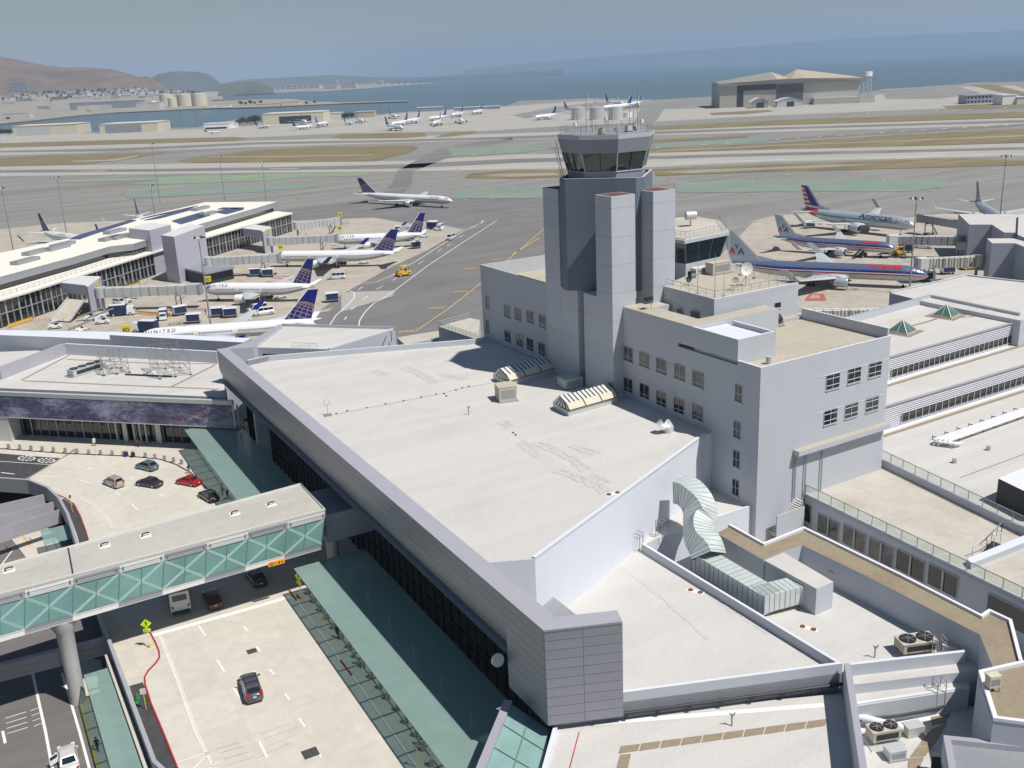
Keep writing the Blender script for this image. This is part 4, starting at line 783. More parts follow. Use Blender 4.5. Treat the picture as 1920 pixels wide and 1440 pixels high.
for f, wd_, h, mm in ((.25, .12, 13, grey), (.46, .18, 12, lgrey)):
 s_ = thing('arched_shed', 'grey gabled shed before the big hangar' if f < .3 else 'pale arched shed before the dark central hangar door', 'shed', hg(f, -45, 0)); q = MB(s_.location); n_ = 8
 for k in range(n_):
  u0, u1 = k / n_, (k + 1) / n_; za = h * .62 + h * .38 * math.sin(math.pi * u0); zb = h * .62 + h * .38 * math.sin(math.pi * u1)
  q.add([hg(f + wd_ * (u0 - .5), -45, 0), hg(f + wd_ * (u1 - .5), -45, 0), hg(f + wd_ * (u1 - .5), -45, zb), hg(f + wd_ * (u0 - .5), -45, za)], [[0, 1, 2, 3]], mm)
  q.add([hg(f + wd_ * (u0 - .5), -46, za + .3), hg(f + wd_ * (u1 - .5), -46, zb + .3), hg(f + wd_ * (u1 - .5), -15, zb + .3), hg(f + wd_ * (u0 - .5), -15, za + .3)], [[0, 1, 2, 3]], white)
 q.done('wall', s_); q = MB(s_.location); q.prism([hg(f - .02, -45.4, 0), hg(f + .03, -45.4, 0), hg(f + .03, -45.1, 0), hg(f - .02, -45.1, 0)], 0, h * .6, dark); q.done('door', s_)
t_ = thing('water_tower', 'lattice tower with a white round top right of the big hangar', 'tower', A(1622, 184, 0)); c = t_.location; mb = MB(c)
for sx in (-1, 1):
 for sy in (-1, 1): mb.beam(c + Vector((sx * 8, sy * 8, 0)), c + Vector((sx * 5, sy * 5, 33)), .9, .9, lgrey)
for k in range(5):
 for sy in (-1, 1): w0, w1 = 8 - k * .6, 8 - (k + 1) * .6; mb.beam(c + Vector((-w0, sy * w0, k * 6.6)), c + Vector((w1, sy * w1, (k + 1) * 6.6)), .5, .5, lgrey); mb.beam(c + Vector((w0, sy * w0, k * 6.6)), c + Vector((-w1, sy * w1, (k + 1) * 6.6)), .5, .5, lgrey)
mb.done('lattice', t_); mb = MB(c); mb.cyl(c + Vector((0, 0, 33)), 9, 7, white, 20); mb.done('tank', t_)
block('airfield_shed', 'dark grey equipment shed in the infield at right', 1812, 1866, 195.5, 10, 25, grey, z=0, win=(2, 8, .6)); block('airfield_shed', 'white equipment building at the right edge of the infield', 1879, 1905, 197, 11, 25, white, z=0); block('airfield_shed', 'small white hut at the far right edge', 1906, 1926, 196, 8, 15, town_w, z=0)
# boulder heaps and parked plant by the hangar
# ================================================= MAIN TERMINAL HALL
def xy(p, z): return Vector((p.x, p.y, z))
def lerp(a, b_, k): return a + (b_ - a) * k
DECK = 2.2; LOW = -2.8; ZC = 6.6; DB = Vector((0, 0, 0))
F0, F1, F2 = A(406, 655, 20.4), A(1021, 1182, 20.4), A(1167, 1165.5, 20.4)
fd = (F1 - F0).normalized(); fn = Vector((-fd.y, fd.x, 0))      # fn points into the building
sd2 = (F2 - F1).normalized()
Fm = hit(946, 1118, F1, fn); Fm.z = 20.4
hall = thing('terminal_hall', 'long terminal hall with grey panelled fascia and flat pale roof in the centre', 'terminal building', xy(A(700, 800, 20), 0))
ho = hall.location
W0, W1 = A(1003, 1048, 20), A(1322, 815, 20)
back = [A(465, 686, 20), A(504, 677, 20), A(892, 645.5, 20), A(918, 640, 20)]
roofp = [xy(F0 + fn * 1.5, 20)] + back + [G(0.3, -36, 20), G(0.0, 0, 20), G(0.0, 21, 20), W1, W0, xy(A(905, 1056, 20), 20)]
mb = MB(ho); mb.prism(roofp, 14.41, 20, whitew, roof); mb.prism([xy(F0 + fn * 4.8, 0)] + roofp[1:-1] + [xy(A(905, 1056, 20) + fn * 3, 0)], 2, 14.4, whitew); mb.done('roof', hall)
mb = MB(ho); kerbwall(mb, [xy(p, 0) for p in back], 19.5, 20.9, .35, wall, whitew, side=1); kerbwall(mb, [xy(back[0], 0), xy(back[1], 0)], 19.4, 20.95, .36, wall, whitew, side=1)
kerbwall(mb, [xy(W1, 0), xy(W0, 0)], 19.9, 20.18, .35, whitew, whitew, side=-1); mb.done('parapet', hall)
mb = MB(ho)
kerbwall(mb, [xy(F0, 0), xy(Fm, 0)], 17.2, 20.4, 1.9, fascia, coping, side=1); q0, q1 = xy(F0, 17.2), xy(Fm, 17.2); prof = [(0, 17.2), (.12, 16.3), (.4, 15.4), (.9, 14.3)]
for (i0, z0_), (i1, z1_) in zip(prof, prof[1:]): mb.add([xy(F0 + fn * i1, z1_), xy(Fm + fn * i1, z1_), xy(Fm + fn * i0, z0_), xy(F0 + fn * i0, z0_)], [[0, 1, 2, 3]], fascia)
mb.done('fascia', hall)
mb = MB(ho); kerbwall(mb, [xy(Fm, 0), xy(F1, 0), xy(F2, 0)], 11.0, 20.402, 1.902, fascia, coping, side=1); mb.done('fascia', hall)
# coping trim line, panel joint on the end return
mb = MB(ho); kerbwall(mb, [xy(F0 - fn * .06, 0), xy(F1 - fn * .06 - sd2 * 0 + Vector((-.03, -.05, 0)), 0), xy(F2 + Vector((0, -.06, 0)), 0)], 20.25, 20.44, .12, grey, coping, side=1); mb.done('coping_trim', hall)
# soffit and recessed glazed front
mb = MB(ho); a, b_ = F0 - fd * 2, F1 - fd * 6; setb = 4.5
mb.add([xy(a, 14.38), xy(b_, 14.38), xy(b_ + fn * 9, 14.38), xy(a + fn * 9, 14.38)], [[3, 2, 1, 0]], grey); mb.done('soffit', hall)
mb = MB(ho); mb.add([xy(a + fn * setb, 2), xy(b_ + fn * setb, 2), xy(b_ + fn * setb, 14.4), xy(a + fn * setb, 14.4)], [[0, 1, 2, 3]], dglass); mb.done('glass_front', hall)
mb = MB(ho); Lf = (b_ - a).length; k = 0
while k * 2.1 < Lf:
 p = a + fd * (k * 2.1) + fn * (setb - .12); mb.beam(xy(p, 2), xy(p, 14.35), .12, .25, dark); k += 1
for z in (5.5, 8.6, 11.6): mb.beam(xy(a + fn * (setb - .1), z), xy(b_ + fn * (setb - .1), z), .15, .15, dark)
mb.done('mullions', hall)
# blue-grey reveal under the fascia edge
mb = MB(ho); kerbwall(mb, [xy(F0 + fn * .85, 0), xy(Fm + fn * .85, 0)], 14.15, 14.3, .35, lgrey, side=1); mb.done('drip_edge', hall)
# dish on bracket near the near end of the soffit
t_ = thing('round_mirror', 'small white disc fixed under the near end of the grey fascia', 'mirror', A(932, 1237, 13.8)); mb = MB();
mb.tube([(0, 0, 0), (0.12, -.2, 0.05)], .62, white, 20); mb.beam((0, 0, 0), (.6, .9, .5), .1, .1, dark); mb.done('disc', t_)
# front low wall and annex roofs ------------------------------------------------
p1, p2, p3 = A(1050, 1314, 13), A(1580, 1244, 13), A(1207, 1018, 13)
w1pt = W0 + (W1 - W0) * .62
annex = thing('roof_annex', 'triangular pale annex roof between the white wall and the grey end block', 'building', xy(p1, 0)); ao = annex.location
mb = MB(ao); mb.prism([p1, p2, p3, xy(w1pt, 12), xy(W0, 12), xy(F1 + fn * 1.95 + sd2 * 1.2, 12)], 10, 12, wall, roof); mb.done('roof', annex)
mb = MB(ao); kerbwall(mb, [xy(p1, 0), xy(p2, 0), xy(p3, 0)], 9.0, 13.0, .32, wall, whitew, side=1); mb.done('parapet', annex)
mb = MB(ao); q0, q1 = xy(p1, 0), xy(p2, 0); dq = (q1 - q0).normalized(); nq = Vector((dq.y, -dq.x, 0))
for k in range(10): p = q0 + dq * (.7 + k * .52) + nq * .012; mb.add([xy(p, 12.35), xy(p + dq * .07, 12.35), xy(p + dq * .07, 12.75), xy(p, 12.75)], [[0, 1, 2, 3]], grey)
mb.done('vent_slots', annex)
mb = MB(ao); mb.tube([xy(q0 + nq * .35, 11.1), xy(q1 + nq * .35, 11.1)], .17, dark, 8)
for k in range(1, 9): p = lerp(q0, q1, k / 9) + nq * .35; mb.box(xy(p, 10.95), (.35, .4, .4), dark)
mb.done('wall_pipe', annex)
# lower forecourt roof in front (nearest the camera)
L0z = 10.3
lw = thing('forecourt_roof', 'pale low roof at the bottom of the picture with a line of brown pads', 'building', xy(A(1300, 1400, L0z), 0)); lo = lw.location
c0, c1 = A(1040, 1352, L0z), A(1578, 1300, L0z); e0 = A(985, 1560, L0z); e1 = A(1640, 1560, L0z)
mb = MB(lo); mb.prism([c0, c1, e1, e0], 2, L0z, wall, roof); mb.done('roof', lw)
mb = MB(lo); kerbwall(mb, [xy(A(1040, 1360, L0z), 0), xy(A(985, 1560, L0z), 0)], L0z, L0z + .35, .35, whitew, whitew, side=1)
s0, s1 = A(1049, 1362, L0z), A(1545, 1322, L0z); strip(mb, [s0, s1], .6, L0z + .02, whp); mb.done('kerb', lw)
mb = MB(lo); strip(mb, [A(1086, 1372, L0z), A(1068, 1440, L0z), A(1050, 1500, L0z)], .1, L0z + .015, redp); mb.done('red_line', lw)
tl = thing('divider_wall', 'narrow free-standing roof wall casting a dark shadow, bottom right of centre', 'wall', xy(A(1590, 1300, 11), 0)); d0, d1 = A(1583, 1243, 13.3), A(1612, 1440, 13.3); d2 = d0 + (d1 - d0) * 1.6
mb = MB(tl.location); kerbwall(mb, [xy(d0, 0), xy(d2, 0)], 6, 13.3, .55, wall, coping, side=1); mb.done('wall', tl)
for (ids, lab_) in (([(1165, 1397), (1192, 1395)], 0),):
 pass
g = 'brown walkway pads on the forecourt roof'; padn = [(1163 + 38.6 * k, 1408 - 5.0 * k) for k in range(11)]
pm = None
for k in range(10):
 q = [A(1164 + 39 * k, 1400 - 5.2 * k, L0z), A(1164 + 39 * (k + 1) - 3, 1400 - 5.2 * (k + 1) + .5, L0z), A(1160 + 39 * (k + 1) - 3, 1413 - 5.2 * (k + 1), L0z), A(1160 + 39 * k, 1413 - 5.2 * k + .5, L0z)]
 mb = MB(xy(q[0], L0z)); mb.prism(q, L0z + .005, L0z + .05, brownm); tag(mb.done('walkway_pad'), 'flat brown pad in the row across the forecourt roof', 'roof pad', g)
q = [A(1163, 1416, L0z), A(1183, 1414, L0z), A(1176, 1446, L0z), A(1154, 1448, L0z)]; mb = MB(xy(q[0], L0z)); mb.prism(q, L0z + .005, L0z + .05, brownm); tag(mb.done('walkway_pad'), 'single brown pad turning down at the left end of the row', 'roof pad')
# sloping glass canopy beside the end block
gc = thing('glass_canopy', 'short green glass canopy leaning beside the grey end block', 'canopy', xy(A(980, 1380, 10.2), 0)); mb = MB(gc.location)
q = [A(957, 1318, 10.6), A(1030, 1368, 9.6), A(1001, 1500, 9.6), A(905, 1448, 10.6)]; q2 = [A(890, 1500, 10.6)]
mb.add(q, [[3, 2, 1, 0]], greeng); n_ = (q[1] - q[0]).cross(q[3] - q[0]).normalized(); n_ = n_ if n_.z > 0 else -n_; mb.done('glass', gc)
mb = MB(gc.location)
for k in (0, .5, 1): mb.beam(lerp(q[0], q[1], k) + n_ * .06, lerp(q[3], q[2], k) + n_ * .06, .07, .07, frame_g)
for k in (0.02, .33, .66, 1): mb.beam(lerp(q[0], q[3], k) + n_ * .07, lerp(q[1], q[2], k) + n_ * .07, .06, .06, frame_g)
mb.beam(A(953, 1315, 10.75), A(898, 1450, 10.75), .75, .3, coping); mb.done('frame', gc)
# ================================================= CONTROL TOWER BUILDING
tw = thing('control_tower_building', 'blue-grey airport building carrying the tall control tower', 'building', G(0, 0, 0)); to = tw.location
mb = MB(to)
Z1, Z2 = 33.1, 30.5
mb.prism([G(.5, -39.5, 0), G(24, -39.5, 0), G(24, -14, 0), G(.5, -14, 0)], 4, 30.6, wall, roofb)                      # left wing
mb.prism([G(0, -14, 0), G(24, -14, 0), G(24, 14.2, 0), G(0, 14.2, 0)], 4, 30.4, wallj, roofb); mb.prism([G(0, 14.2, 0), G(22.6, 14.2, 0), G(22.6, 25.3, 0), G(0, 25.3, 0)], 4, 29.9, wall, roofb); mb.prism([G(.35, 17, 0), G(5.85, 17, 0), G(5.85, 24.95, 0), G(.35, 24.95, 0)], 29.9, 32.5, wall, whitew)
mb.prism([G(0, 25.3, 0), G(22.6, 25.3, 0), G(22.6, 29.2, 0), G(0, 29.2, 0)], 4, Z2 - .6, wall, roofb)

mb.done('wall', tw)
mb = MB(to)   # parapets
kerbwall(mb, [G(0, -38, 0), G(0, -4, 0)], 30.5, 32.7, .35, wall, roofb, side=-1) if False else None
mb.prism([G(.5, -39.5, 0), G(.9, -39.5, 0), G(.9, -14.2, 0), G(.5, -14.2, 0)], 30.6, 33.1, wall, roofb); mb.prism([G(.9, -39.5, 0), G(24, -39.5, 0), G(24, -39.1, 0), G(.9, -39.1, 0)], 30.6, 33.1, wall, roofb); mb.prism([G(23.6, -39.1, 0), G(24, -39.1, 0), G(24, -20, 0), G(23.6, -20, 0)], 30.6, 33.1, wall, roofb)
mb.prism([G(0, 2.3, 0), G(3.2, 2.3, 0), G(3.2, 14.4, 0), G(0, 14.4, 0)], 30.4, Z1, wall, roofb)                    # thick tan-capped band
mb.prism([G(0, 14.4, 0), G(15, 14.4, 0), G(15, 17.0, 0), G(0, 17.0, 0)], 30.4, Z1 + .002, wall, roofb)
mb.prism([G(3.2, 2.3, 0), G(6.4, 2.3, 0), G(6.4, 4.6, 0), G(3.2, 4.6, 0)], 30.4, Z1 - .3, wall, roofb)
mb.prism([G(0, 17.0, 0), G(.35, 17.0, 0), G(.35, 25.3, 0), G(0, 25.3, 0)], 30.4, Z1 - .002, wall, whitew); mb.prism([G(.35, 24.95, 0), G(6.2, 24.95, 0), G(6.2, 25.3, 0), G(.35, 25.3, 0)], 29.8, Z1 - .003, wall, whitew)
mb.prism([G(5.85, 18, 0), G(6.2, 18, 0), G(6.2, 24.95, 0), G(5.85, 24.95, 0)], 30.4, Z1 - .004, wall, whitew)
mb.prism([G(.35, 28.9, 0), G(22.6, 28.9, 0), G(22.6, 29.2, 0), G(.35, 29.2, 0)], 29.9, Z2, wall, whitew); mb.prism([G(0, 25.3, 0), G(.35, 25.3, 0), G(.35, 29.2, 0), G(0, 29.2, 0)], 29.9, Z2 + .002, wall, whitew)
mb.prism([G(22.3, 14.2, 0), G(22.6, 14.2, 0), G(22.6, 28.9, 0), G(22.3, 28.9, 0)], 29.9, Z2 + 1.0, wall, whitew)
mb.done('parapet', tw)
# lower lit roof beyond the parapet (tan)
mb = MB(to); mb.prism([G(6.25, 17.05, 0), G(22.25, 14.4, 0), G(22.25, 28.85, 0), G(.4, 28.85, 0), G(.4, 25.35, 0), G(6.25, 25.35, 0)], 29.0, 30.0, wall, roofb); mb.done('roof', tw)
# penthouse
mb = MB(to); mb.prism([G(7.2, 1.2, 0), G(22.6, -5.5, 0), G(22.4, 13.3, 0), G(6.9, 13.3, 0)], 30, 34.6, wall, roofb); mb.prism(inset([G(7.2, 1.2, 0), G(22.6, -5.5, 0), G(22.4, 13.3, 0), G(6.9, 13.3, 0)], .3), 34.6, 34.72, roofb); ph = mb.done('penthouse', tw)
mb = MB(to); kerbwall(mb, [G(6.9, 13.32, 0), G(22.42, 13.32, 0)], 34.5, 35.0, .3, wall, whitew, side=1); kerbwall(mb, [G(6.88, 13.3, 0), G(7.18, 1.2, 0)], 34.5, 35.002, .3, wall, whitew, side=-1); mb.done('penthouse_parapet', ph)
mb = MB(to)
def rail(mb, pts, z, h=1.05, step=1.6, r=.03, m=steel, mid=True):
 for a, b_ in zip(pts, pts[1:]):
  L_ = (b_ - a).length; n = max(1, int(L_ / step))
  for k in range(n + 1): p = lerp(a, b_, k / n); mb.beam(xy(p, z), xy(p, z + h), r * 1.6, r * 1.6, m)
  mb.beam(xy(a, z + h), xy(b_, z + h), r * 1.8, r * 1.8, m)
  if mid: mb.beam(xy(a, z + h * .5), xy(b_, z + h * .5), r * 1.2, r * 1.2, m)
rail(mb, [G(7.6, 2.2, 0), G(7.3, 12.9, 0), G(22.0, 12.9, 0), G(22.2, -4, 0)], 34.9); mb.done('guard_rail', ph)
# lower part plain wall with slot below the shaft, piers and octagonal shaft ------------
mb = MB(to); Zp = 48.4
for (u0, u1, v0, v1) in ((-1.8, 2.2, -1.3, 2.42), (-1.82, 1.8, -14.6, -10.5), (5.3, 9.2, -1.5, 2.42), (9.6, 13.2, -17.6, -13.6)): mb.prism([G(u0, v0, 0), G(u1, v0, 0), G(u1, v1, 0), G(u0, v1, 0)], 20 if u0 < 5 else 30.4, Zp, wallj, wall); mb.prism(inset([G(u0, v0, 0), G(u1, v0, 0), G(u1, v1, 0), G(u0, v1, 0)], .3), Zp, Zp + .02, pierred)
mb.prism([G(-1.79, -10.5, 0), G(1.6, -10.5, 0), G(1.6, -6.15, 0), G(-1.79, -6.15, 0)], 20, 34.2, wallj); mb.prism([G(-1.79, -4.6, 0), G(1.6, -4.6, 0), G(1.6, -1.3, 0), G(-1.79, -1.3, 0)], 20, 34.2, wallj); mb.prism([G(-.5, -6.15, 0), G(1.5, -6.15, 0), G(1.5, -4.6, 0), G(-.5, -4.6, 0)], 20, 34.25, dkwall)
mb.done('stair_pier', tw)
OC = (5.1, -8.0);
def octp(ap, ch, z, c=OC):
 """square turned 45 degrees in the U,V frame with clipped corners (ap apothem, ch clip)"""
 out = []; e = ap - ch
 for (sx, sy) in ((1, 1), (-1, 1), (-1, -1), (1, -1)):
  pr = [(sx * ap, sy * e), (sx * e, sy * ap)] if sx * sy > 0 else [(sx * e, sy * ap), (sx * ap, sy * e)]
  for a, b_ in pr: out.append(G(c[0] + (a - b_) * .7071, c[1] + (a + b_) * .7071, z))
 return out
def reg8(ap, z, c=OC):
 s_ = ap * math.tan(math.pi / 8); out = []
 for k in range(8): th = math.pi / 8 + k * math.pi / 4; R8 = ap / math.cos(math.pi / 8); out.append(G(c[0] + R8 * math.cos(th), c[1] + R8 * math.sin(th), z))
 return out[::-1]
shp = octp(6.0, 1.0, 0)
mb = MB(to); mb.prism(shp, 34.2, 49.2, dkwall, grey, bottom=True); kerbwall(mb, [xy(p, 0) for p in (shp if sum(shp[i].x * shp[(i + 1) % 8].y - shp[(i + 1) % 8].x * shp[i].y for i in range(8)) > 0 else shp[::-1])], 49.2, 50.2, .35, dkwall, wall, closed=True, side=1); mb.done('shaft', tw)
def ring(mb, A_, B_, m, cap=None):
 n = len(A_)
 for i in range(n): j = (i + 1) % n; q = [A_[i], A_[j], B_[j], B_[i]]; c = sum(q, Vector()) / 4; ax = G(OC[0], OC[1], c.z); nrm = (q[1] - q[0]).cross(q[2] - q[0]); mb.add(q, [[0, 1, 2, 3]] if nrm.dot(c - ax) > 0 else [[3, 2, 1, 0]], m)
 if cap:
  q = B_; nrm = (q[1] - q[0]).cross(q[2] - q[0]); mb.add(q, [list(range(n))] if nrm.z > 0 else [list(range(n))[::-1]], cap)
cab = MB(to); c0_, c1_, c2_, c3_, c4_ = reg8(5.3, 49.2), reg8(5.35, 51.0), reg8(6.05, 53.6), reg8(6.55, 55.5), reg8(6.6, 56.1)
ring(cab, c0_, c1_, cabwall); ring(cab, c2_, c3_, cabwall); ring(cab, c3_, c4_, wall, grey)
for i in range(8):   # painted lit faces keep wall colour
 pass
cabo = cab.done('cab_wall', tw)
gl = MB(to); g1, g2 = reg8(5.28, 51.0), reg8(5.98, 53.6); ring(gl, g1, g2, cabglass); gl.done('cab_window', tw)
fr = MB(to)
for i in range(8):
 fr.beam(c1_[i], c2_[i], .14, .14, lgrey); j = (i + 1) % 8; m0, m1 = lerp(c1_[i], c1_[j], .5), lerp(c2_[i], c2_[j], .5); fr.beam(m0, m1, .07, .07, dark)
 fr.beam(c1_[i], c1_[j], .22, .12, wall)
fr.done('cab_frame', tw)
# external ladder-like strut on the left corner of the cab
ld = MB(to); i_ = min(range(8), key=lambda i: (c4_[i] - CAM).dot(CR)); pa, pb_ = c4_[i_], c0_[i_]; out = (pa - G(*OC, pa.z)); out.z = 0; out.normalize(); out *= .45
ld.beam(pa + out, pb_ + out, .12, .12, lgrey); ld.beam(pa + out * 1.9, pb_ + out * 1.6, .08, .08, lgrey)
for k in range(7): ld.beam(lerp(pa, pb_, k / 7) + out, lerp(pa, pb_, k / 7) + out * 1.8, .06, .06, lgrey)
ld.done('access_ladder', tw)
# rail and aerials on the cab roof
rf = MB(to); rp = reg8(6.2, 0); rail(rf, rp + [rp[0]], 56.1, 1.1, 1.2, .022, steel); rf.done('roof_rail', tw)
rnd = random.Random(5)
def mastthing(x, y, h, lb, kind=0):
 p = G(OC[0] + x, OC[1] + y, 56.1); t_ = thing('aerial_mast', lb, 'antenna', p); m_ = MB(); m_.tube([(0, 0, 0), (0, 0, h * .55), (0, 0, h)], [.055, .04, .02], whp if kind in (0, 3) else steel, 6); m_.box((0, 0, .15), (.3, .3, .3), lgrey); m_.done('pole', t_)
 if kind == 1: m_ = MB(); [m_.beam((-.45, 0, h * k), (.45, 0, h * k), .03, .03, steel) for k in (.6, .7, .8)]; m_.done('crossbar', t_)
 if kind == 2: m_ = MB(); [m_.beam((.0, 0, h * .9), (math.cos(a) * .5, math.sin(a) * .5, h * .75), .025, .025, steel) for a in (0, 1.57, 3.14, 4.7)]; m_.done('radials', t_)
 if kind == 3: m_ = MB(); m_.tube([(0, 0, h * .35), (0, 0, h * .35 + .5)], .28, white, 10); m_.done('drum', t_)
 return t_
al = [(-5.2, 2.5, 5.6, 'tall thin grey aerial at the far left of the tower roof', 1), (-3.9, 1.2, 5.9, 'tall white whip aerial, second from the left on the tower roof', 0), (-1.8, 4.2, 4.4, 'white pole aerial near the front edge of the tower roof, left of centre', 0), (-.2, .2, 4.6, 'white-topped pole with drum in the middle of the tower roof', 3), (1.2, 4.8, 3.8, 'grey aerial with radials at the front edge right of centre', 2), (2.6, -.6, 5.0, 'white pole aerial right of the roof middle', 0), (4.4, 1.6, 6.2, 'tall dark aerial on the right side of the tower roof', 1), (5.1, -1.2, 4.2, 'grey aerial with radials right of the tall dark one', 2), (5.6, -2.4, 3.6, 'white whip aerial at the far right corner', 0), (-5.6, .4, 3.2, 'short aerial with white drum at the left rail', 3), (5.9, .6, 2.6, 'short aerial with white dome drum at the right rail', 3),
   (-4.6, 3.1, 2.6, 'short grey rod by the left front rail', 2), (-2.9, -3, 3.4, 'grey rod at the back left of the roof', 2), (0.6, -4.6, 3.8, 'grey rod at the back middle of the roof', 1), (3.4, -4.2, 3.0, 'grey rod at the back right of the roof', 2), (-.9, -2.2, 2.6, 'thin rod behind the middle drum', 0), (3.4, 3.2, 2.2, 'short rod at the front right rail', 0), (-3.3, 4.6, 2.4, 'thin rod at the front left rail', 1)]
for x, y, h, lb, k in al: mastthing(x, y, h, lb, k)
for (x, y, s_, mm, lb) in ((-3.4, 3.6, .7, beige, 'small tan box on the tower roof, left'), (1.7, 3.0, .8, lgrey, 'grey equipment box with round fan on the tower roof'), (2.9, 2.4, .6, dark, 'small dark box beside the grey fan box'), (4.8, .2, .7, beige, 'small tan box on the tower roof, right'), (-.6, 3.0, .5, grey, 'low grey box in the middle of the tower roof')):
 t_ = thing('roof_box', lb, 'equipment box', G(OC[0] + x, OC[1] + y, 56.1)); m_ = MB(); m_.box((0, 0, s_ * .6), (s_, s_, s_), mm, .5); m_.box((0, 0, s_ * .06), (s_ * 1.2, s_ * 1.2, s_ * .12), dark, .5); m_.done('casing', t_); m_ = MB(); m_.cyl((0, 0, s_ * 1.1), s_ * .36, .08, dark, 14); m_.done('fan', t_)
# windows -----------------------------------------------------------------
uN = -UU
def win_u(cx, cy, w_, h_, u=0.0, blind=False, split=True, name='window', par=tw, hb=.25):
 """window centred on a pixel, set on the shaded face (plane u)"""
 c = hit(cx, cy, G(u, 0, 0), UU); mb = MB(par.location)
 def q(a, b_, o): return c + VV * a + Vector((0, 0, b_)) - UU * o
 mb.add([q(-w_ / 2, -h_ / 2, .02), q(w_ / 2, -h_ / 2, .02), q(w_ / 2, h_ / 2, .02), q(-w_ / 2, h_ / 2, .02)], [[0, 1, 2, 3]], bglass if blind else dglass); wo = mb.done(name, par)
 mb = MB(par.location); t = .07
 for a0, b0, a1, b1 in ((-w_ / 2, -h_ / 2, w_ / 2, -h_ / 2), (-w_ / 2, h_ / 2, w_ / 2, h_ / 2), (-w_ / 2, -h_ / 2, -w_ / 2, h_ / 2), (w_ / 2, -h_ / 2, w_ / 2, h_ / 2)): mb.beam(q(a0, b0, .05), q(a1, b1, .05), t, t, grey)
 if split: mb.beam(q(0, -h_ / 2, .05), q(0, h_ / 2, .05), .09, .06, lgrey); mb.beam(q(-w_ / 2, -h_ * hb, .05), q(w_ / 2, -h_ * hb, .05), .06, .06, lgrey)
 mb.beam(q(-w_ / 2 - .1, -h_ / 2 - .06, .1), q(w_ / 2 + .1, -h_ / 2 - .06, .1), .12, .2, wall); mb.done('window_frame', wo); return wo
for cx, cy, w_, bl_ in [(1178, 664.5, 2.0, True), (1208, 675, 2.0, True), (1240, 687, 2.0, True), (1274.5, 698, 2.0, True), (1309, 711.5, 2.05, True)]: win_u(cx, cy, w_, 2.0, blind=bl_)
for cx, cy, bl_ in [(1178, 722, False), (1208.5, 733.5, False), (1240, 748, False), (1273, 761, False), (1308, 773.5, True)]: win_u(cx, cy, 2.0, 2.0, blind=bl_)
for cx, cy in [(1385, 738), (1382, 806), (1381, 861), (1379.5, 914)]: win_u(cx, cy, 1.1, 2.1, hb=.0)
for cx, cy, bl_ in [(951, 585, True), (971, 586 + 4, True), (994, 595, True), (1017, 604, True), (952, 629, False), (974, 637, True), (994, 645, False), (1016, 654, True)]: win_u(cx, cy + (1 if cy > 620 else -1), 1.9, 2.0, u=.5, blind=bl_)
for cx, cy in [(914, 567), (914, 612)]: win_u(cx, cy, 1.0, 2.2, u=.5, split=False)
def win_v(cx, cy, w_, h_, v=29.2, split=True, m_=dglass, par=tw):
 c = hit(cx, cy, G(0, v, 0), VV); mb = MB(par.location)
 def q(a, b_, o): return c + UU * a + Vector((0, 0, b_)) + VV * o
 mb.add([q(-w_ / 2, -h_ / 2, .02), q(w_ / 2, -h_ / 2, .02), q(w_ / 2, h_ / 2, .02), q(-w_ / 2, h_ / 2, .02)], [[0, 1, 2, 3]], m_); wo = mb.done('window', par)
 mb = MB(par.location)
 for a0, b0, a1, b1 in ((-w_ / 2, -h_ / 2, w_ / 2, -h_ / 2), (-w_ / 2, h_ / 2, w_ / 2, h_ / 2), (-w_ / 2, -h_ / 2, -w_ / 2, h_ / 2), (w_ / 2, -h_ / 2, w_ / 2, h_ / 2)): mb.beam(q(a0, b0, .05), q(a1, b1, .05), .05, .05, wall)
 if split:
  mb.beam(q(0, -h_ / 2, .05), q(0, h_ / 2, .05), .09, .05, whitew)
  for b0 in (-.22, .22): mb.beam(q(-w_ / 2, b0 * h_, .05), q(w_ / 2, b0 * h_, .05), .06, .05, whitew)
 mb.beam(q(-w_ / 2 - .08, -h_ / 2 - .04, .08), q(w_ / 2 + .08, -h_ / 2 - .04, .08), .08, .16, wall)
 mb.done('window_frame', wo)
for cx, cy in [(1561.5, 715), (1601.5, 703.5), (1640.5, 692), (1557, 781), (1596, 769), (1635, 757)]: win_v(cx, cy, 2.35, 1.95)
mb = MB(to)   # string courses above and below the window rows on the lit face
for (xa, ya, xb, yb) in ((1536, 709, 1668, 671), (1531, 776, 1660, 739)):
 a_, b2 = hit(xa, ya, G(0, 29.2, 0), VV), hit(xb, yb, G(0, 29.2, 0), VV); a_ = lerp(a_, b2, 0); z_ = (a_.z + b2.z) / 2; mb.beam(xy(a_, z_), xy(b2 - UU * 0, z_), .08, .06, whitew)
a_, b2 = hit(1487, 845, G(0, 29.2, 0), VV), hit(1668, 785, G(0, 29.2, 0), VV); z_ = 16.6
za, zb = hit(1487, 845, G(0, 29.2, 0), VV), G(22.6, 29.2, 0); zc_ = za.z
mb.prism([xy(za, 0) + VV * .02, xy(zb, 0) + VV * .02, xy(zb, 0) + VV * 1.0, xy(za, 0) + VV * 1.0], zc_ - .5, zc_ + .12, wall, roofb)
mb.done('ledge', tw)
mb = MB(to)
for cx, cyb in ((1489, 930), (1508, 926), (1538, 905)):
 p = hit(cx, 870, G(0, 29.2, 0), VV); mb.beam(xy(p, 12.2 if cx < 1520 else 12) + VV * .25, xy(p, zc_ - .5) + VV * .25, .16 if cx < 1500 else .1, .16, grey)
mb.done('downpipe', tw)
dw = MB(to); p = hit(1325, 590, G(7.0, 0, 0), UU)
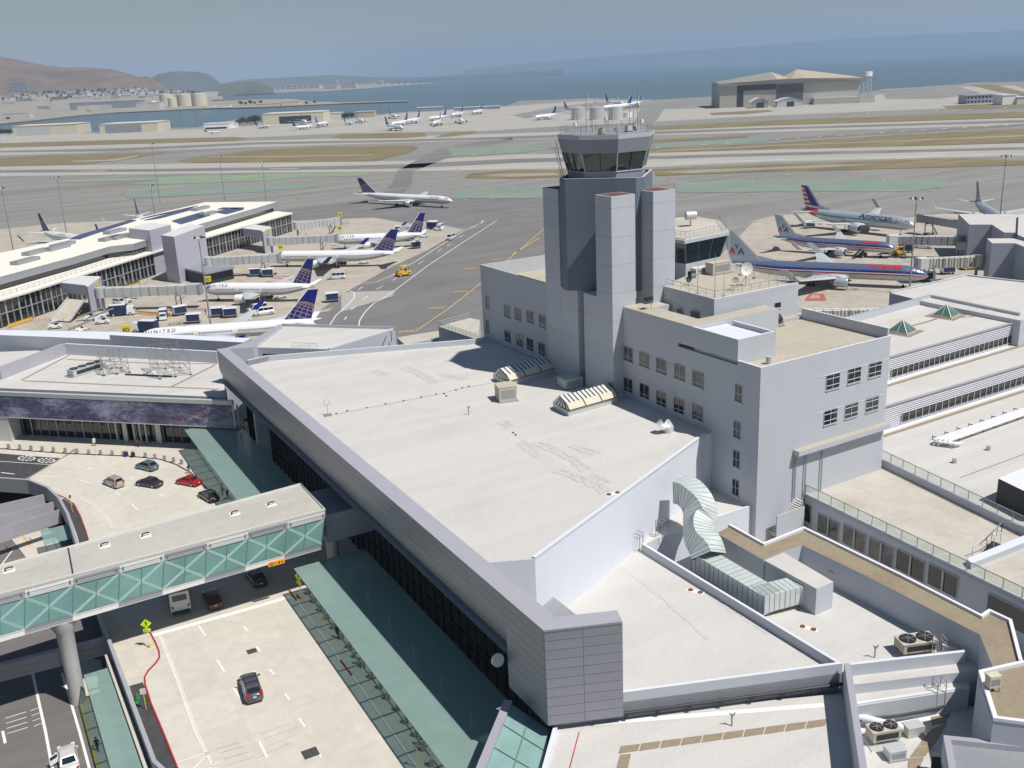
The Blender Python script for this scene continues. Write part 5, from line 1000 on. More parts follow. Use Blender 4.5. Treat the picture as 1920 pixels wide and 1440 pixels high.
for cx, cy, w_, h_ in ((1276, 581, 1.0, 1.6), (1305, 592, 1.6, 2.0)):
 c = hit(cx, cy, G(7.0, 0, 0), UU); c = xy(c, 31.6); dw.add([c - VV * w_ / 2 + Vector((0, 0, -h_ / 2)) - UU * .3, c + VV * w_ / 2 + Vector((0, 0, -h_ / 2)) - UU * .3, c + VV * w_ / 2 + Vector((0, 0, h_ / 2)) - UU * .3, c - VV * w_ / 2 + Vector((0, 0, h_ / 2)) - UU * .3], [[0, 1, 2, 3]], dglass)
dw.done('door', ph); win_v(1458, 572, 1.2, .8, v=13.3, split=False)
# small secondary cab behind the tower
cb = thing('ramp_control_cab', 'small glazed control cab with round railed roof behind the tower', 'building', A(1310, 520, 30));
def cbp(x, y, z): return A(x, y, z)
zc1 = 37.5; base_ = [A(1226, 441, zc1), A(1284, 449, zc1), A(1366, 433, zc1), A(1352, 413, zc1), A(1300, 404, zc1), A(1240, 410, zc1)]; cc = sum(base_, Vector()) / 6; cc.z = 0
cb.location = cc; base_ = [xy(p, 0) - cc for p in base_]
def sc_(k, z): return [Vector((p.x * k, p.y * k, z)) for p in base_]
mb = MB(); mb.prism(sc_(1.02, 0), zc1 - .7, zc1 - .15, wall, lgrey); mb.prism(sc_(.97, 0), zc1 - .15, zc1, lgrey, terr); mb.done('roof', cb)
mb = MB(); t0_, t1_ = sc_(.80, zc1 - 4.6), sc_(.97, zc1 - .7); n = 6
ar_ = sum(t0_[i].x * t0_[(i + 1) % n].y - t0_[(i + 1) % n].x * t0_[i].y for i in range(n)); ordr = [0, 1, 2, 3] if ar_ > 0 else [3, 2, 1, 0]
for i in range(n): j = (i + 1) % n; mb.add([t0_[i], t0_[j], t1_[j], t1_[i]], [ordr], cabglass)
mb.done('cab_window', cb); mb = MB()
for i in range(n):
 j = (i + 1) % n
 for k in (0, .33, .66): mb.beam(lerp(t0_[i], t0_[j], k) * 1.005 + Vector((0, 0, .02)), lerp(t1_[i], t1_[j], k) * 1.005, .2 if k == 0 else .12, .12, frame_g)
mb.done('cab_frame', cb)
mb = MB(); mb.prism(sc_(.80, 0), zc1 - 11, zc1 - 4.6, wall); mb.done('wall', cb)
mb = MB(); rp = sc_(.93, 0); rail(mb, rp + [rp[0]], zc1, 1.1, 1.0, .025, steel); mb.done('roof_rail', cb)
t_ = thing('searchlight', 'round grey searchlight drum on the small cab roof', 'lamp', cc + Vector((0, 0, zc1))); mb = MB(); mb.tube([(0, 0, 0), (0, 0, 1.3)], .12, steel, 8); mb.done('stand', t_); mb = MB(); mb.tube([(-.9, -.2, 1.9), (.9, .2, 1.9)], .75, lgrey, 18); mb.done('drum', t_); mb = MB(); mb.tube([(.9, .2, 1.9), (.95, .21, 1.9)], .6, dark, 18); mb.done('lens', t_)
# roof equipment on the penthouse (positions are on its roof plane)
def onroof(name, lb, cat, x, y, z, build, rz=0.5, group=None):
 p = A(x, y, z); t_ = thing(name, lb, cat, p, rz, group); build(t_); return t_
def acbox(w_, d_, h_, m_, fans=0, legs=False):
 def f(t_):
  mb = MB(); z0 = .5 if legs else .12; mb.box((0, 0, z0 + h_ / 2), (w_, d_, h_), m_); mb.box((0, 0, z0 + h_ + .03), (w_ * 1.04, d_ * 1.04, .06), m_); mb.done('casing', t_)
  mb = MB()
  if legs: [mb.beam((sx * w_ * .42, sy * d_ * .42, 0), (sx * w_ * .42, sy * d_ * .42, z0), .08, .08, steel) for sx in (-1, 1) for sy in (-1, 1)]
  else: mb.box((0, 0, .06), (w_ * 1.15, d_ * 1.15, .12), grey)
  mb.done('base_frame', t_)
  for k in range(fans):
   mb = MB(); x = (k - (fans - 1) / 2) * w_ / fans; mb.cyl((x, 0, z0 + h_ + .06), min(d_ * .42, w_ / fans * .44), .16, dark, 18, mt=black); mb.done('fan', t_)
   fb = MB(); [fb.beam((x, 0, z0 + h_ + .24), (x + math.cos(a) * min(d_ * .4, w_ / fans * .42), math.sin(a) * min(d_ * .4, w_ / fans * .42), z0 + h_ + .24), .05, .02, grey) for a in (0, 1.05, 2.1, 3.14, 4.2, 5.2)]; fb.done('fan_guard', t_)
  mb = MB(); mb.box((0, -d_ / 2 - .01, z0 + h_ * .5), (w_ * .8, .02, h_ * .6), dark if fans else grey); mb.done('grille', t_)
 return f
onroof('air_handler', 'tan air-handling box on the roof in front of the striped tail', 'air handler', 1347, 512, 34.75, acbox(3.6, 1.8, 1.6, beige), .5)
onroof('air_handler', 'low white air unit left of the tan box', 'air handler', 1316, 511, 34.75, acbox(3.4, 1.4, .7, offw), .5)
onroof('air_handler', 'small dark fan unit near the left of the penthouse roof', 'air handler', 1297, 521, 34.75, acbox(.9, .8, .8, dark), .5)
def dish(r, h, m_, tilt=.9):
 def f(t_):
  mb = MB(); mb.tube([(0, 0, 0), (0, 0, h)], .06, steel, 6); [mb.beam((math.cos(a) * .8, math.sin(a) * .8, 0), (0, 0, h * .55), .05, .05, steel) for a in (0, 2.1, 4.2)]; mb.done('tripod', t_)
  mb = MB(); vs = [Vector((0, 0, 0))]; n = 18
  for k in range(1, 4):
   for i in range(n): a = i * 2 * math.pi / n; rr = r * k / 3; vs.append(Vector((rr * math.cos(a), -(rr / r) ** 2 * r * .25, rr * math.sin(a))))
  fs = [[0, 1 + i, 1 + (i + 1) % n] for i in range(n)] + [[1 + k * n + i, 1 + (k + 1) * n + i, 1 + (k + 1) * n + (i + 1) % n, 1 + k * n + (i + 1) % n] for k in range(2) for i in range(n)]
  mb.add([v + Vector((0, 0, h)) for v in vs], fs, m_, True); mb.done('dish', t_)
 return f
onroof('satellite_dish', 'white round dish on a tripod on the penthouse roof', 'antenna dish', 1398, 535, 34.75, dish(.95, 2.4, white), .3); onroof('satellite_dish', 'small tan dish near the parapet of the penthouse roof', 'antenna dish', 1377, 544, 34.75, dish(.6, 1.3, beige), .3); onroof('satellite_dish', 'small white lamp-like dish at the left corner of the penthouse', 'antenna dish', 1244, 529, 34.75, dish(.4, .9, white), .3); onroof('satellite_dish', 'dark small dish by the left rail', 'antenna dish', 1291, 535, 34.75, dish(.45, .9, dark), .3)
for x, y, h, lb in ((1308, 552, 4.6, 'thin whip aerial at the left parapet of the penthouse roof'), (1340, 561, 6.2, 'tall whip aerial at the near corner of the penthouse roof'), (1357, 557, 3.4, 'whip aerial just right of the near corner'), (1388, 516, 5.0, 'tripod aerial at the back of the penthouse roof'), (1414, 522, 4.0, 'tripod aerial right of the white dish'), (1366, 510, 8.5, 'tall white pole behind the tan air-handling box')):
 def f(t_, h=h): mb = MB(); mb.tube([(0, 0, 0), (0, 0, h)], [.05, .02], whp if h > 8 else steel, 6); mb.done('pole', t_); mb = MB(); mb.box((0, 0, .1), (.4, .4, .2), grey); mb.done('base_plate', t_)
 onroof('aerial_mast', lb, 'antenna', x, y, 34.75, f)
onroof('cable_reel', 'cable reel on a brown timber stand on the lower tan roof', 'cable reel', 1457, 611, 30, lambda t_: (lambda m1, m2: (m1.tube([(-.5, 0, .95), (-.42, 0, .95)], .75, lgrey, 16), m1.tube([(.42, 0, .95), (.5, 0, .95)], .75, lgrey, 16), m1.tube([(-.42, 0, .95), (.42, 0, .95)], .4, dark, 12), m1.done('drum', t_), m2.beam((-.9, -.5, .1), (.9, -.5, .1), .15, .15, brownm), m2.beam((-.9, .5, .1), (.9, .5, .1), .15, .15, brownm), m2.beam((-.7, -.5, .1), (-.7, 0, 1.6), .08, .08, steel), m2.beam((.7, -.5, .1), (.7, 0, 1.6), .08, .08, steel), m2.done('stand', t_)))(MB(), MB()), .4)
onroof('roof_vent', 'short silver vent pipe at the near corner of the tan roof', 'vent', 1441, 683, 29.95, lambda t_: (lambda m1: (m1.cyl((0, 0, 0), .35, 1.0, lgrey, 14), m1.done('pipe', t_)))(MB())).name
onroof('floodlight', 'small dark floodlight on the tan-capped parapet', 'lamp', 1221, 579, Z1, lambda t_: (lambda m1, m2: (m1.beam((0, 0, 0), (0, 0, 1.2), .07, .07, steel), m1.done('stand', t_), m2.box((-.4, 0, 1.5), (1.2, .6, .45), dark, .2), m2.done('lamp_head', t_)))(MB(), MB()))
# ================================================= ITEMS ON THE HALL ROOF
def sawtooth(lb, px, z, ridge=1.5):
 """glazed roof light: px = near-left, near-right, far-right, far-left corners of its base"""
 q = [A(x, y, z) for x, y in px]; c = sum(q, Vector()) / 4; t_ = thing('skylight', lb, 'skylight', xy(c, z)); o = t_.location
 mb = MB(o); mb.prism(q, z, z + .75, lgrey); mb.done('kerb', t_)
 nl, nr, fr_, fl = [xy(p, z + .75) for p in q]; wv = (fl - nl); top0 = nl + wv * .55 + Vector((0, 0, ridge)); top1 = nr + wv * .55 + Vector((0, 0, ridge)); m0, m1_ = nl + wv * -.06 + Vector((0, 0, .25)), nr + wv * -.06 + Vector((0, 0, .25)); k0, k1 = nl + wv * .12 + Vector((0, 0, ridge * .62)), nr + wv * .12 + Vector((0, 0, ridge * .62))
 mb = MB(o)
 for P_, Q_, R2, S2, m_ in ((m0, m1_, k1, k0, cream), (k0, k1, top1, top0, offw), (top0, top1, fr_, fl, lgrey)):
  mb.add([P_, Q_, R2, S2], [[0, 1, 2, 3]], m_)
 mb.add([m0, k0, top0, fl], [[0, 1, 2, 3]], offw); mb.add([m1_, k1, top1, fr_], [[3, 2, 1, 0]], cream); mb.add([m0, m1_, nr, nl], [[3, 2, 1, 0]], dark)
 mb.done('glazing', t_)
 mb = MB(o); n = 12
 for k in range(n + 1):
  a, b_ = lerp(k0, k1, k / n), lerp(top0, top1, k / n); mb.beam(a + Vector((0, -.03, .05)), b_ + Vector((0, 0, .05)), .13, .08, dark); mb.beam(b_ + Vector((0, 0, .05)), lerp(fl, fr_, k / n) + Vector((0, 0, .05)), .1, .06, offw)
 for k in range(5): mb.beam(lerp(m0, fl, k / 5) + Vector((-.05, 0, 0)), lerp(k0, top0, k / 5) + Vector((-.05, 0, .0)), .1, .08, dark)
 for k in (0, 1 / 3, 2 / 3, 1): mb.beam(lerp(m0, m1_, k) + Vector((0, 0, .04)), lerp(k0, k1, k) + Vector((0, 0, .04)), .14, .08, dark)
 mb.done('glazing_bars', t_); return t_
sawtooth('glazed ridge skylight in full sun near the middle of the hall roof', [(1066, 781), (1157, 755), (1125, 737), (1037, 765)], 20.0)
sawtooth('glazed ridge skylight mostly in the tower shadow', [(954, 725), (1043, 699), (1010, 684), (925, 712)], 20.0)
onroof('condenser_unit', 'tan-topped condenser box between the two skylights', 'condenser', 949, 749, 20, acbox(2.6, 2.6, 2.1, beige), R_(15))
onroof('roof_hatch', 'plain box hatch in the shade below the tower', 'hatch', 1069, 724, 20, acbox(3.0, 2.4, 1.3, lgrey), R_(25))
onroof('turbine_vent', 'rounded silver cowl vent near the right edge of the hall roof', 'vent', 1251, 811, 20, lambda t_: (lambda m1: (m1.tube([(.2, 0, 0), (.2, 0, .7), (-.1, 0, 1.15), (-.6, 0, 1.2), (-1.0, 0, .85)], [.6, .65, .72, .72, .7], galv, 14), m1.done('cowl', t_)))(MB()), R_(10))
def pipevent(t_, h=1.2): mb = MB(); mb.tube([(0, 0, 0), (0, 0, h)], .07, grey, 8); mb.tube([(0, 0, h * .75), (-.25, 0, h + .15)], .06, grey, 6); mb.tube([(0, 0, h * .75), (.2, .1, h + .15)], .06, grey, 6); mb.done('pipe', t_)
for x, y, z, lb in ((879, 778, 20, 'forked vent pipe in the middle of the hall roof'), (1372, 1361, 10.3, 'forked vent pipe on the forecourt roof above the brown pads'), (1640, 1233, 11.4, 'forked vent pipe on the small roof left of the twin-fan unit'), (1690, 776, 12.4, 'thin vent on the pipe roof')):
 onroof('vent_pipe', lb, 'vent pipe', x, y, z, pipevent, 3.0)
onroof('weather_aerial', 'little round aerial on a ballasted frame at the left of the hall roof', 'antenna', 615, 779, 20, lambda t_: (lambda m1, m2: (m1.box((0, 0, .08), (1.1, .9, .12), grey), m1.tube([(0, 0, 0), (0, 0, 1.5)], .035, steel, 6), m1.done('stand', t_), m2.tube([(math.cos(a) * .42, 0, 1.9 + math.sin(a) * .42) for a in [k * .6283 for k in range(11)]], .03, steel, 5), m2.done('loop', t_)))(MB(), MB()), .3)
g = 'small black lightning-cable blocks on the hall roof'
for i, (x, y) in enumerate([(631, 776), (651, 771), (688, 765), (723, 758), (757, 752), (790, 745), (818, 740), (833, 739), (837, 743), (855, 732), (867, 728), (879, 725), (962, 812), (967, 816)]):
 p = A(x, y, 20); mb = MB(p); mb.cyl(p, .14, .12, dark, 8); tag(mb.done('cable_block'), 'small black block in the dotted line across the pale hall roof' if i < 12 else 'small black block of the pair alone in the middle of the hall roof', 'roof block', g if i < 12 else 'pair of black blocks')
t_ = thing('lightning_cable', 'thin grey cable linking the row of black blocks', 'cable', A(631, 776, 20)); mb = MB(t_.location); mb.tube([A(x, y, 20.04) for x, y in [(628, 777), (688, 765), (757, 752), (818, 740), (867, 728), (930, 716)]], .03, grey, 5); mb.done('cable', t_)
def pondpair(lb, x, y, z, rz=.4):
 t_ = thing('roof_drain_pair', lb, 'roof drain', A(x, y, z), rz); mb = MB(); mb.cyl((-.55, 0, .003), .27, .1, pinkpad, 12); mb.cyl((.55, 0, .003), .27, .1, pinkpad, 12); mb.done('drain', t_); mb = MB(); mb.box((0, 0, .012), (1.9, .7, .02), roofpier); mb.done('pad', t_)
pondpair('pair of rusty roof drains by the right wall of the hall roof', 1150, 926, 20); pondpair('pair of rusty drains on the triangular annex roof', 1304, 1109, 12, -.6); pondpair('pair of rusty drains on the roof beside the big duct', 1515, 1178, 11.4, -.6); pondpair('pair of rusty drains on the strip roof below the twin-fan unit', 1665, 1273, 10.4, .2)
# dirty streaks on the roof membrane (real water stains, irregular)
def streak(mb, pts, w0, z, m):
 n = len(pts)
 for i in range(n - 1):
  for k in range(4):
   a = lerp(pts[i], pts[i + 1], k / 4); b_ = lerp(pts[i], pts[i + 1], (k + 1) / 4); j = Vector((random.uniform(-.2, .2), random.uniform(-.2, .2), 0)); strip(mb, [a + j, b_ + j], w0 * random.uniform(.4, 1.2), z + random.uniform(0, .006), m)
mb = MB()
for px in ([(758, 688), (790, 702), (815, 716)], [(1008, 831), (1040, 843), (1075, 862), (1100, 880)], [(978, 827), (992, 840), (1010, 856)], [(1048, 881), (1080, 893), (1120, 910), (1140, 922)], [(1105, 890), (1120, 897), (1137, 906)], [(702, 695), (722, 703)], [(940, 790), (960, 800)], [(1070, 835), (1120, 850)], [(830, 700), (870, 712)]): [streak(mb, [p + Vector((dx, dx * .6, 0)) for p in PX(px, 20)], w_, 20.015 + .006 * i, stainm) for i, (dx, w_) in enumerate(((0, .9), (.5, .5), (-.5, .6), (.2, .3)))]
for px in ([(1330, 1118), (1380, 1150), (1440, 1190)], [(1180, 1075), (1250, 1130), (1330, 1200)]): streak(mb, PX(px, 12), .3, 12.02, stainm)
struct(mb.done('roof_stains'), 'brown dirt streaks on the pale roofs')
# ================================================= SKY BRIDGE
sb = thing('sky_bridge', 'enclosed footbridge with flat tan roof and green glass sides with diagonal braces', 'footbridge', xy(A(610, 958, 12.9), 0)); so = sb.location
ZR = 12.9
nr, fr_ = A(611, 957, ZR), A(565, 908, ZR); nl, fl = A(0, 1116, ZR), A(0, 1062, ZR); nl2, fl2 = nr + (nl - nr) * 1.6, fr_ + (fl - fr_) * 1.6
br, bl = A(603, 1029, 8.2), A(0, 1203, 8.2); bl2 = br + (bl - br) * 1.6
bf = lambda k: lerp(fr_, fl2, k)
mb = MB(so); down = lambda p, z: xy(p, z)
inn = (fr_ - nr).normalized()
# roof with raised rim
rimc = [nr, fr_, fl2, nl2]
mb.prism(rimc, ZR - .35, ZR, offw, mat('bridge_roof', (0.49, 0.47, 0.42), 0.9, var=.05, scale=.8, stain=(.36, .34, .3), stain_amt=.5, stain_scale=.12, grid=(9, 2.4), grid_col=(.93, .93, .92), grid_w=.03)); mb.done('roof', sb)
mb = MB(so); kerbwall(mb, [nl2, nr, fr_, fl2], ZR - .1, ZR + .22, .16, offw, offw, side=1);
jx = lerp(nr, nl, .80); mb.beam(xy(jx, ZR + .03) - inn * 0, xy(lerp(fr_, fl, .80), ZR + .03), .16, .1, dark); mb.done('roof_rim', sb)
outn = -inn
# gutter and white fascia bands below the rim on the near side
mb = MB(so)
def side_pt(k, h):      # k along the near side 0..1 (right to left, to nl2), h height fraction between bottom(0) and roof(1)
 t = lerp(nr, nl2, k); b_ = lerp(br, bl2, k); return lerp(b_, t, h)
def sband(mb, h0, h1, off, m, k0=0, k1=1):
 a, b_, c, d = side_pt(k0, h0), side_pt(k1, h0), side_pt(k1, h1), side_pt(k0, h1); o = outn * off; mb.add([a + o, b_ + o, c + o, d + o], [[3, 2, 1, 0], [0, 1, 2, 3]], m)
[(sband(mb, .0, .11, .05, grey, j / 12, (j + 1) / 12), sband(mb, .11, .135, .12, lgrey, j / 12, (j + 1) / 12), sband(mb, -.0, .02, .14, offw, j / 12, (j + 1) / 12), sband(mb, .80, .90, .12, offw, j / 12, (j + 1) / 12), sband(mb, .90, .955, .02, grey, j / 12, (j + 1) / 12)) for j in range(12)]; mb.done('side_band', sb)
nb = 24; mb = MB(so)
for k in range(nb):
 for j in range(4): sband(mb, .13 + .1675 * j, .13 + .1675 * (j + 1), 0, bridgeg, k / nb, (k + 1) / nb)
mb.done('glass_side', sb); mb = MB(so)
for k in range(nb + 1): mb.beam(side_pt(k / nb, .13) + outn * .06, side_pt(k / nb, .80) + outn * .06, .07, .08, frame_g)
mb.done('mullions', sb)
mb = MB(so)
for k in range(0, nb, 2):
 a0, a1 = k / nb, (k + 2) / nb; o = outn * .035; w_ = .32
 for (p, q) in (((a0, .13), (a1, .80)), ((a0, .80), (a1, .13))):
  pr_ = [side_pt(lerp(p[0], q[0], j / 6), lerp(p[1], q[1], j / 6)) + o for j in range(7)]
  for P_, Q_ in zip(pr_, pr_[1:]): mb.beam(P_, Q_, w_, .03, bracem, up=outn)
mb.done('diagonal_brace', sb)
mb = MB(so)
for k in range(0, nb + 1, 2):
 for e in (-.006, .006): mb.box(side_pt(min(1, max(0, k / nb + e)), .90) + outn * .2, (.14, .14, .4), grey)
mb.done('bracket', sb)
# floor, far side, end wall
bfr, bfl2 = xy(fr_ + (br - nr) * 1.0, 8.2), xy(fl2 + (bl2 - nl2), 8.2)
mb = MB(so); mb.add([br, bl2, bfl2, bfr], [[0, 1, 2, 3], [3, 2, 1, 0]], grey); mb.add([bfr, bfl2, xy(fl2, ZR - .3), xy(fr_, ZR - .3)], [[0, 1, 2, 3], [3, 2, 1, 0]], bridgeg); mb.add([br, bfr, xy(fr_, ZR - .3), xy(nr, ZR - .3)], [[0, 1, 2, 3], [3, 2, 1, 0]], grey); mb.done('floor', sb)
cn = MB(so); e0_, e1_ = nr + inn * .8, fr_ - inn * .8; dirb = (nr - nl).normalized(); cn.prism([xy(e0_, 0), xy(e1_, 0), xy(e1_ + dirb * 9, 0), xy(e0_ + dirb * 9, 0)], 8.0, 11.8, wall, grey); cn.done('link_box', sb)
mb = MB(so); cb_ = xy(lerp(e0_, e1_, .25) + dirb * 1.2, 0); mb.tube([xy(cb_, DECK), xy(cb_, 7.2), xy(cb_, 8.0)], [.8, .85, 1.3], wall, 16); mb.done('pier', sb)
colc = A(148, 1316, LOW); mb = MB(so); mb.tube([xy(colc, LOW), xy(colc, 3), xy(colc, 6.6), xy(colc, 7.4), xy(colc, 8.2)], [.85, .88, .95, 1.35, 1.4], mat('column_concrete', (.50, .49, .47), .9, var=.06, scale=1.5, grid=(.8, 1.6), grid_col=(.85, .85, .85), grid_w=.03), 24); mb.done('pier', sb)
g = 'small vents on the sky bridge roof'
for x, y, lb in ((17, 1070, 'small bent vent at the left end of the sky bridge roof'), (196, 1024, 'small bent vent, second from the left on the sky bridge roof'), (273, 1005, 'small bent vent, third from the left on the sky bridge roof'), (440, 964, 'small bent vent, fourth from the left on the sky bridge roof'), (508, 947, 'small bent vent at the right end of the sky bridge roof')):
 t_ = thing('roof_vent', lb, 'vent', A(x, y, ZR), .5, g); mb = MB(); mb.box((0, 0, .03), (1.3, 1.3, .03), roofpier); mb.done('pad', t_); mb = MB(); mb.tube([(-.45, -.1, .05), (-.35, -.1, .38), (.1, 0, .42), (.5, .05, .3)], .1, dark, 8); mb.done('pipe', t_)
# height-limit sign
c = A(517, 1053.5, 8.3) + outn * .25; X = (nr - nl).normalized(); t_ = thing('height_sign', 'orange height-limit sign with dark lettering on the lower edge of the footbridge', 'sign', c); mb = MB()
ta = Vector((0, 0, 1));
def sq(a, b_, o=0): return X * a + ta * b_ + outn * o
mb.add([sq(-1.05, -.3), sq(1.05, -.3), sq(1.05, .3), sq(-1.05, .3), sq(-1.05, -.3, .08), sq(1.05, -.3, .08), sq(1.05, .3, .08), sq(-1.05, .3, .08)], [[0, 1, 2, 3], [7, 6, 5, 4], [4, 5, 6, 7], [0, 4, 7, 3], [1, 5, 6, 2], [3, 7, 6, 2], [0, 1, 5, 4]], orasign); mb.done('board', t_)
mb = MB(); text_on(mb, '15', .50, sq(-.95, -.18, .1), X, ta, txtdk, bold=.02); text_on(mb, 'FT', .26, sq(-.33, -.10, .1), X, ta, txtdk, bold=.01); text_on(mb, '4', .50, sq(.18, -.18, .1), X, ta, txtdk, bold=.02); text_on(mb, 'IN', .26, sq(.62, -.10, .1), X, ta, txtdk, bold=.01); mb.done('lettering', t_)
# ================================================= UPPER ROADWAY DECK
edge = [(206, 1200), (142, 1005), (132, 973), (115, 942), (93, 922), (58, 908), (0, 904), (-140, 904)]
dpx = [(-140, 770), (450, 780), (640, 940), (1080, 1420), (1080, 1700), (410, 1700), (296, 1440)] + edge
mb = MB(); P_ = PX(dpx, DECK); mb.prism(P_, DECK - 1.4, DECK, asph, conc); struct(mb.done('road_deck'), 'raised roadway deck of pale concrete')
mb = MB(); kerbwall(mb, PX([(470, 1700 - 100), (296, 1440)], DECK) + PX(edge, DECK), DECK - 1.6, DECK + .95, .42, grey, coping, side=1)
tag(mb.done('parapet_wall'), 'curving grey parapet wall along the inner edge of the raised roadway', 'wall')
mb = MB()
flat(mb, [(-140, 846), (0, 850), (60, 855), (114, 859), (36, 905), (-140, 904)], DECK, asph, .006)
flat(mb, [(110, 938), (120, 935), (138, 947), (150, 970), (161, 1000), (180, 1060), (165, 1080), (145, 1005), (133, 972)], DECK, asph, .006)
flat(mb, [(242, 1286), (268, 1279), (282, 1320), (307, 1380), (334, 1448), (300, 1452)], DECK, asph, .006); struct(mb.done('asphalt_patch'), 'dark asphalt patches on the raised roadway')
mb = MB(); flat(mb, [(141, 840), (147, 842), (60, 893), (42, 909), (34, 907), (90, 873), (112, 861)], DECK, brownm, .012); struct(mb.done('expansion_joint'), 'rust-brown expansion joint strip')
sw = MB(); flat(sw, [(-140, 800), (345, 838), (358, 880), (330, 872), (300, 862), (240, 856), (120, 851), (0, 842), (-140, 836)], DECK, walkc, .008); flat(sw, [(553, 1115), (700, 1040), (1080, 1420), (1080, 1500), (880, 1510), (838, 1440)], DECK, walkc, .008); flat(sw, [(215, 1202), (288, 1184), (297, 1220), (297, 1235), (271, 1262), (268, 1279), (243, 1286)], DECK, walkc, .008); struct(sw.done('sidewalk'), 'concrete pavements beside the terminal')
mb = MB()
def lines(px, wd, m=whp, z=DECK, dz=.016): strip(mb, PX(px, z), wd, z + dz, m)
for a, b_ in [((372, 1172), (385, 1192)), ((457, 1174), (465, 1184)), ((407, 1237), (421, 1260)), ((480, 1212), (489, 1222)), ((506, 1255), (515, 1265)), ((534, 1300), (543, 1312)), ((561, 1347), (572, 1363)), ((486, 1390), (501, 1420)), ((591, 1402), (602, 1419)), ((438, 1290), (452, 1312)), ((165, 877), (174, 878.5)), ((207, 885), (215, 886.5)), ((243, 896), (252, 899)), ((300, 927), (306, 931)), ((247, 945), (258, 956)), ((2, 886), (27, 889)), ((80, 892), (101, 894)), ((149, 900), (169, 906)), ((216, 922), (225, 928))]: lines([a, b_], .22)
lines([(299, 1192), (330, 1270), (365, 1370), (395, 1430), (420, 1480)], .14); lines([(303, 1191), (334, 1269), (369, 1369), (399, 1429)], .08); lines([(332, 1430), (393, 1409)], .12); lines([(360, 1445), (394, 1408)], .12); lines([(395, 1440), (408, 1428)], .12)
lines([(0, 865), (60, 869), (120, 873), (154, 876), (178, 861)], .14)
lines([(285, 1192), (350, 1174), (430, 1152), (500, 1132), (546, 1118)], .75);
for k in range(6): lines([(120 - 3 + k * 0, 0), (1, 1)], .0001) if False else None
lines([(98, 917), (145, 930), (175, 947), (197, 967), (210, 990)], .1); lines([(102, 915), (147, 927), (178, 944), (200, 964), (214, 990)], .06)
for a, b_ in [((146, 951), (176, 941)), ((150, 962), (186, 950)), ((154, 974), (196, 960)), ((158, 986), (202, 969)), ((162, 997), (206, 978)), ((166, 1000), (209, 984))]: lines([a, b_], .06)
# rumble dots and worn lettering rows
for r, (x0, y0, x1, y1, n) in enumerate([(405, 1405, 452, 1391, 14), (412, 1412, 458, 1399, 14), (420, 1423, 470, 1409, 14), (428, 1434, 480, 1418, 12), (488, 1376, 548, 1355, 12), (494, 1386, 560, 1362, 14), (500, 1399, 566, 1373, 14), (480, 1422, 545, 1393, 16)]):
 for k in range(n): p = A(x0 + (x1 - x0) * k / n, y0 + (y1 - y0) * k / n, DECK); strip(mb, [p, p + Vector((.11, .02, 0))], .1, DECK + .012, brownm)
struct(mb.done('road_markings'), 'white lines painted on the raised roadway')
# painted route symbols near the far kerb: two rings of blocks
mb = MB()
for cx, cy in ((50, 859.5), (87, 863.5)):
 for k in range(12): a = k * math.pi / 6; p = A(cx + 15 * math.cos(a), cy + 4.2 * math.sin(a), DECK); strip(mb, [p - Vector((.22, 0, 0)), p + Vector((.22, 0, 0))], .35, DECK + .02, whp)
 for k in range(6): a = k * math.pi / 3; p = A(cx + 7 * math.cos(a), cy + 1.8 * math.sin(a), DECK); strip(mb, [p - Vector((.3, 0, 0)), p + Vector((.3, 0, 0))], .3, DECK + .02, lgrey)
struct(mb.done('painted_symbol'), 'two round white symbols painted on the asphalt')
kb = MB();
def kerb(px, m, h=.13, w_=.16, z=DECK): kerbwall(kb, PX(px, z), z, z + h, w_, m, m, side=1)
kerb([(97, 924), (120, 934), (138, 946), (150, 969), (161, 999), (172, 1040)], redp); kerb([(280, 1186), (290, 1205), (297, 1222), (298, 1233), (290, 1245), (277, 1258), (270, 1270), (271, 1285), (282, 1320), (307, 1380), (334, 1448), (360, 1520)], redp)
kerb([(555, 1116), (560, 1122)], redp); kerb([(637, 1239), (659, 1268)], redp); kerb([(541, 1107), (555, 1127)], redp)
kerb([(555.5, 1128), (637, 1240)], whp); kerb([(659.5, 1268.5), (780, 1440), (820, 1500)], whp)
kerb([(-140, 836), (0, 842), (120, 851), (240, 856), (300, 862), (330, 872), (358, 888), (375, 905), (400, 930)], dark)
struct(kb.done('kerb'), 'red and white painted kerbs');
mb = MB();
for x, y, s_ in ((472, 1221, 1.0), (582, 1412, 1.4)): p = A(x, y, DECK); mb.box(xy(p, DECK + .014), (s_ * 1.1, s_, .01), asph, R_(28))
struct(mb.done('road_patch'), 'square dark patches in the roadway')
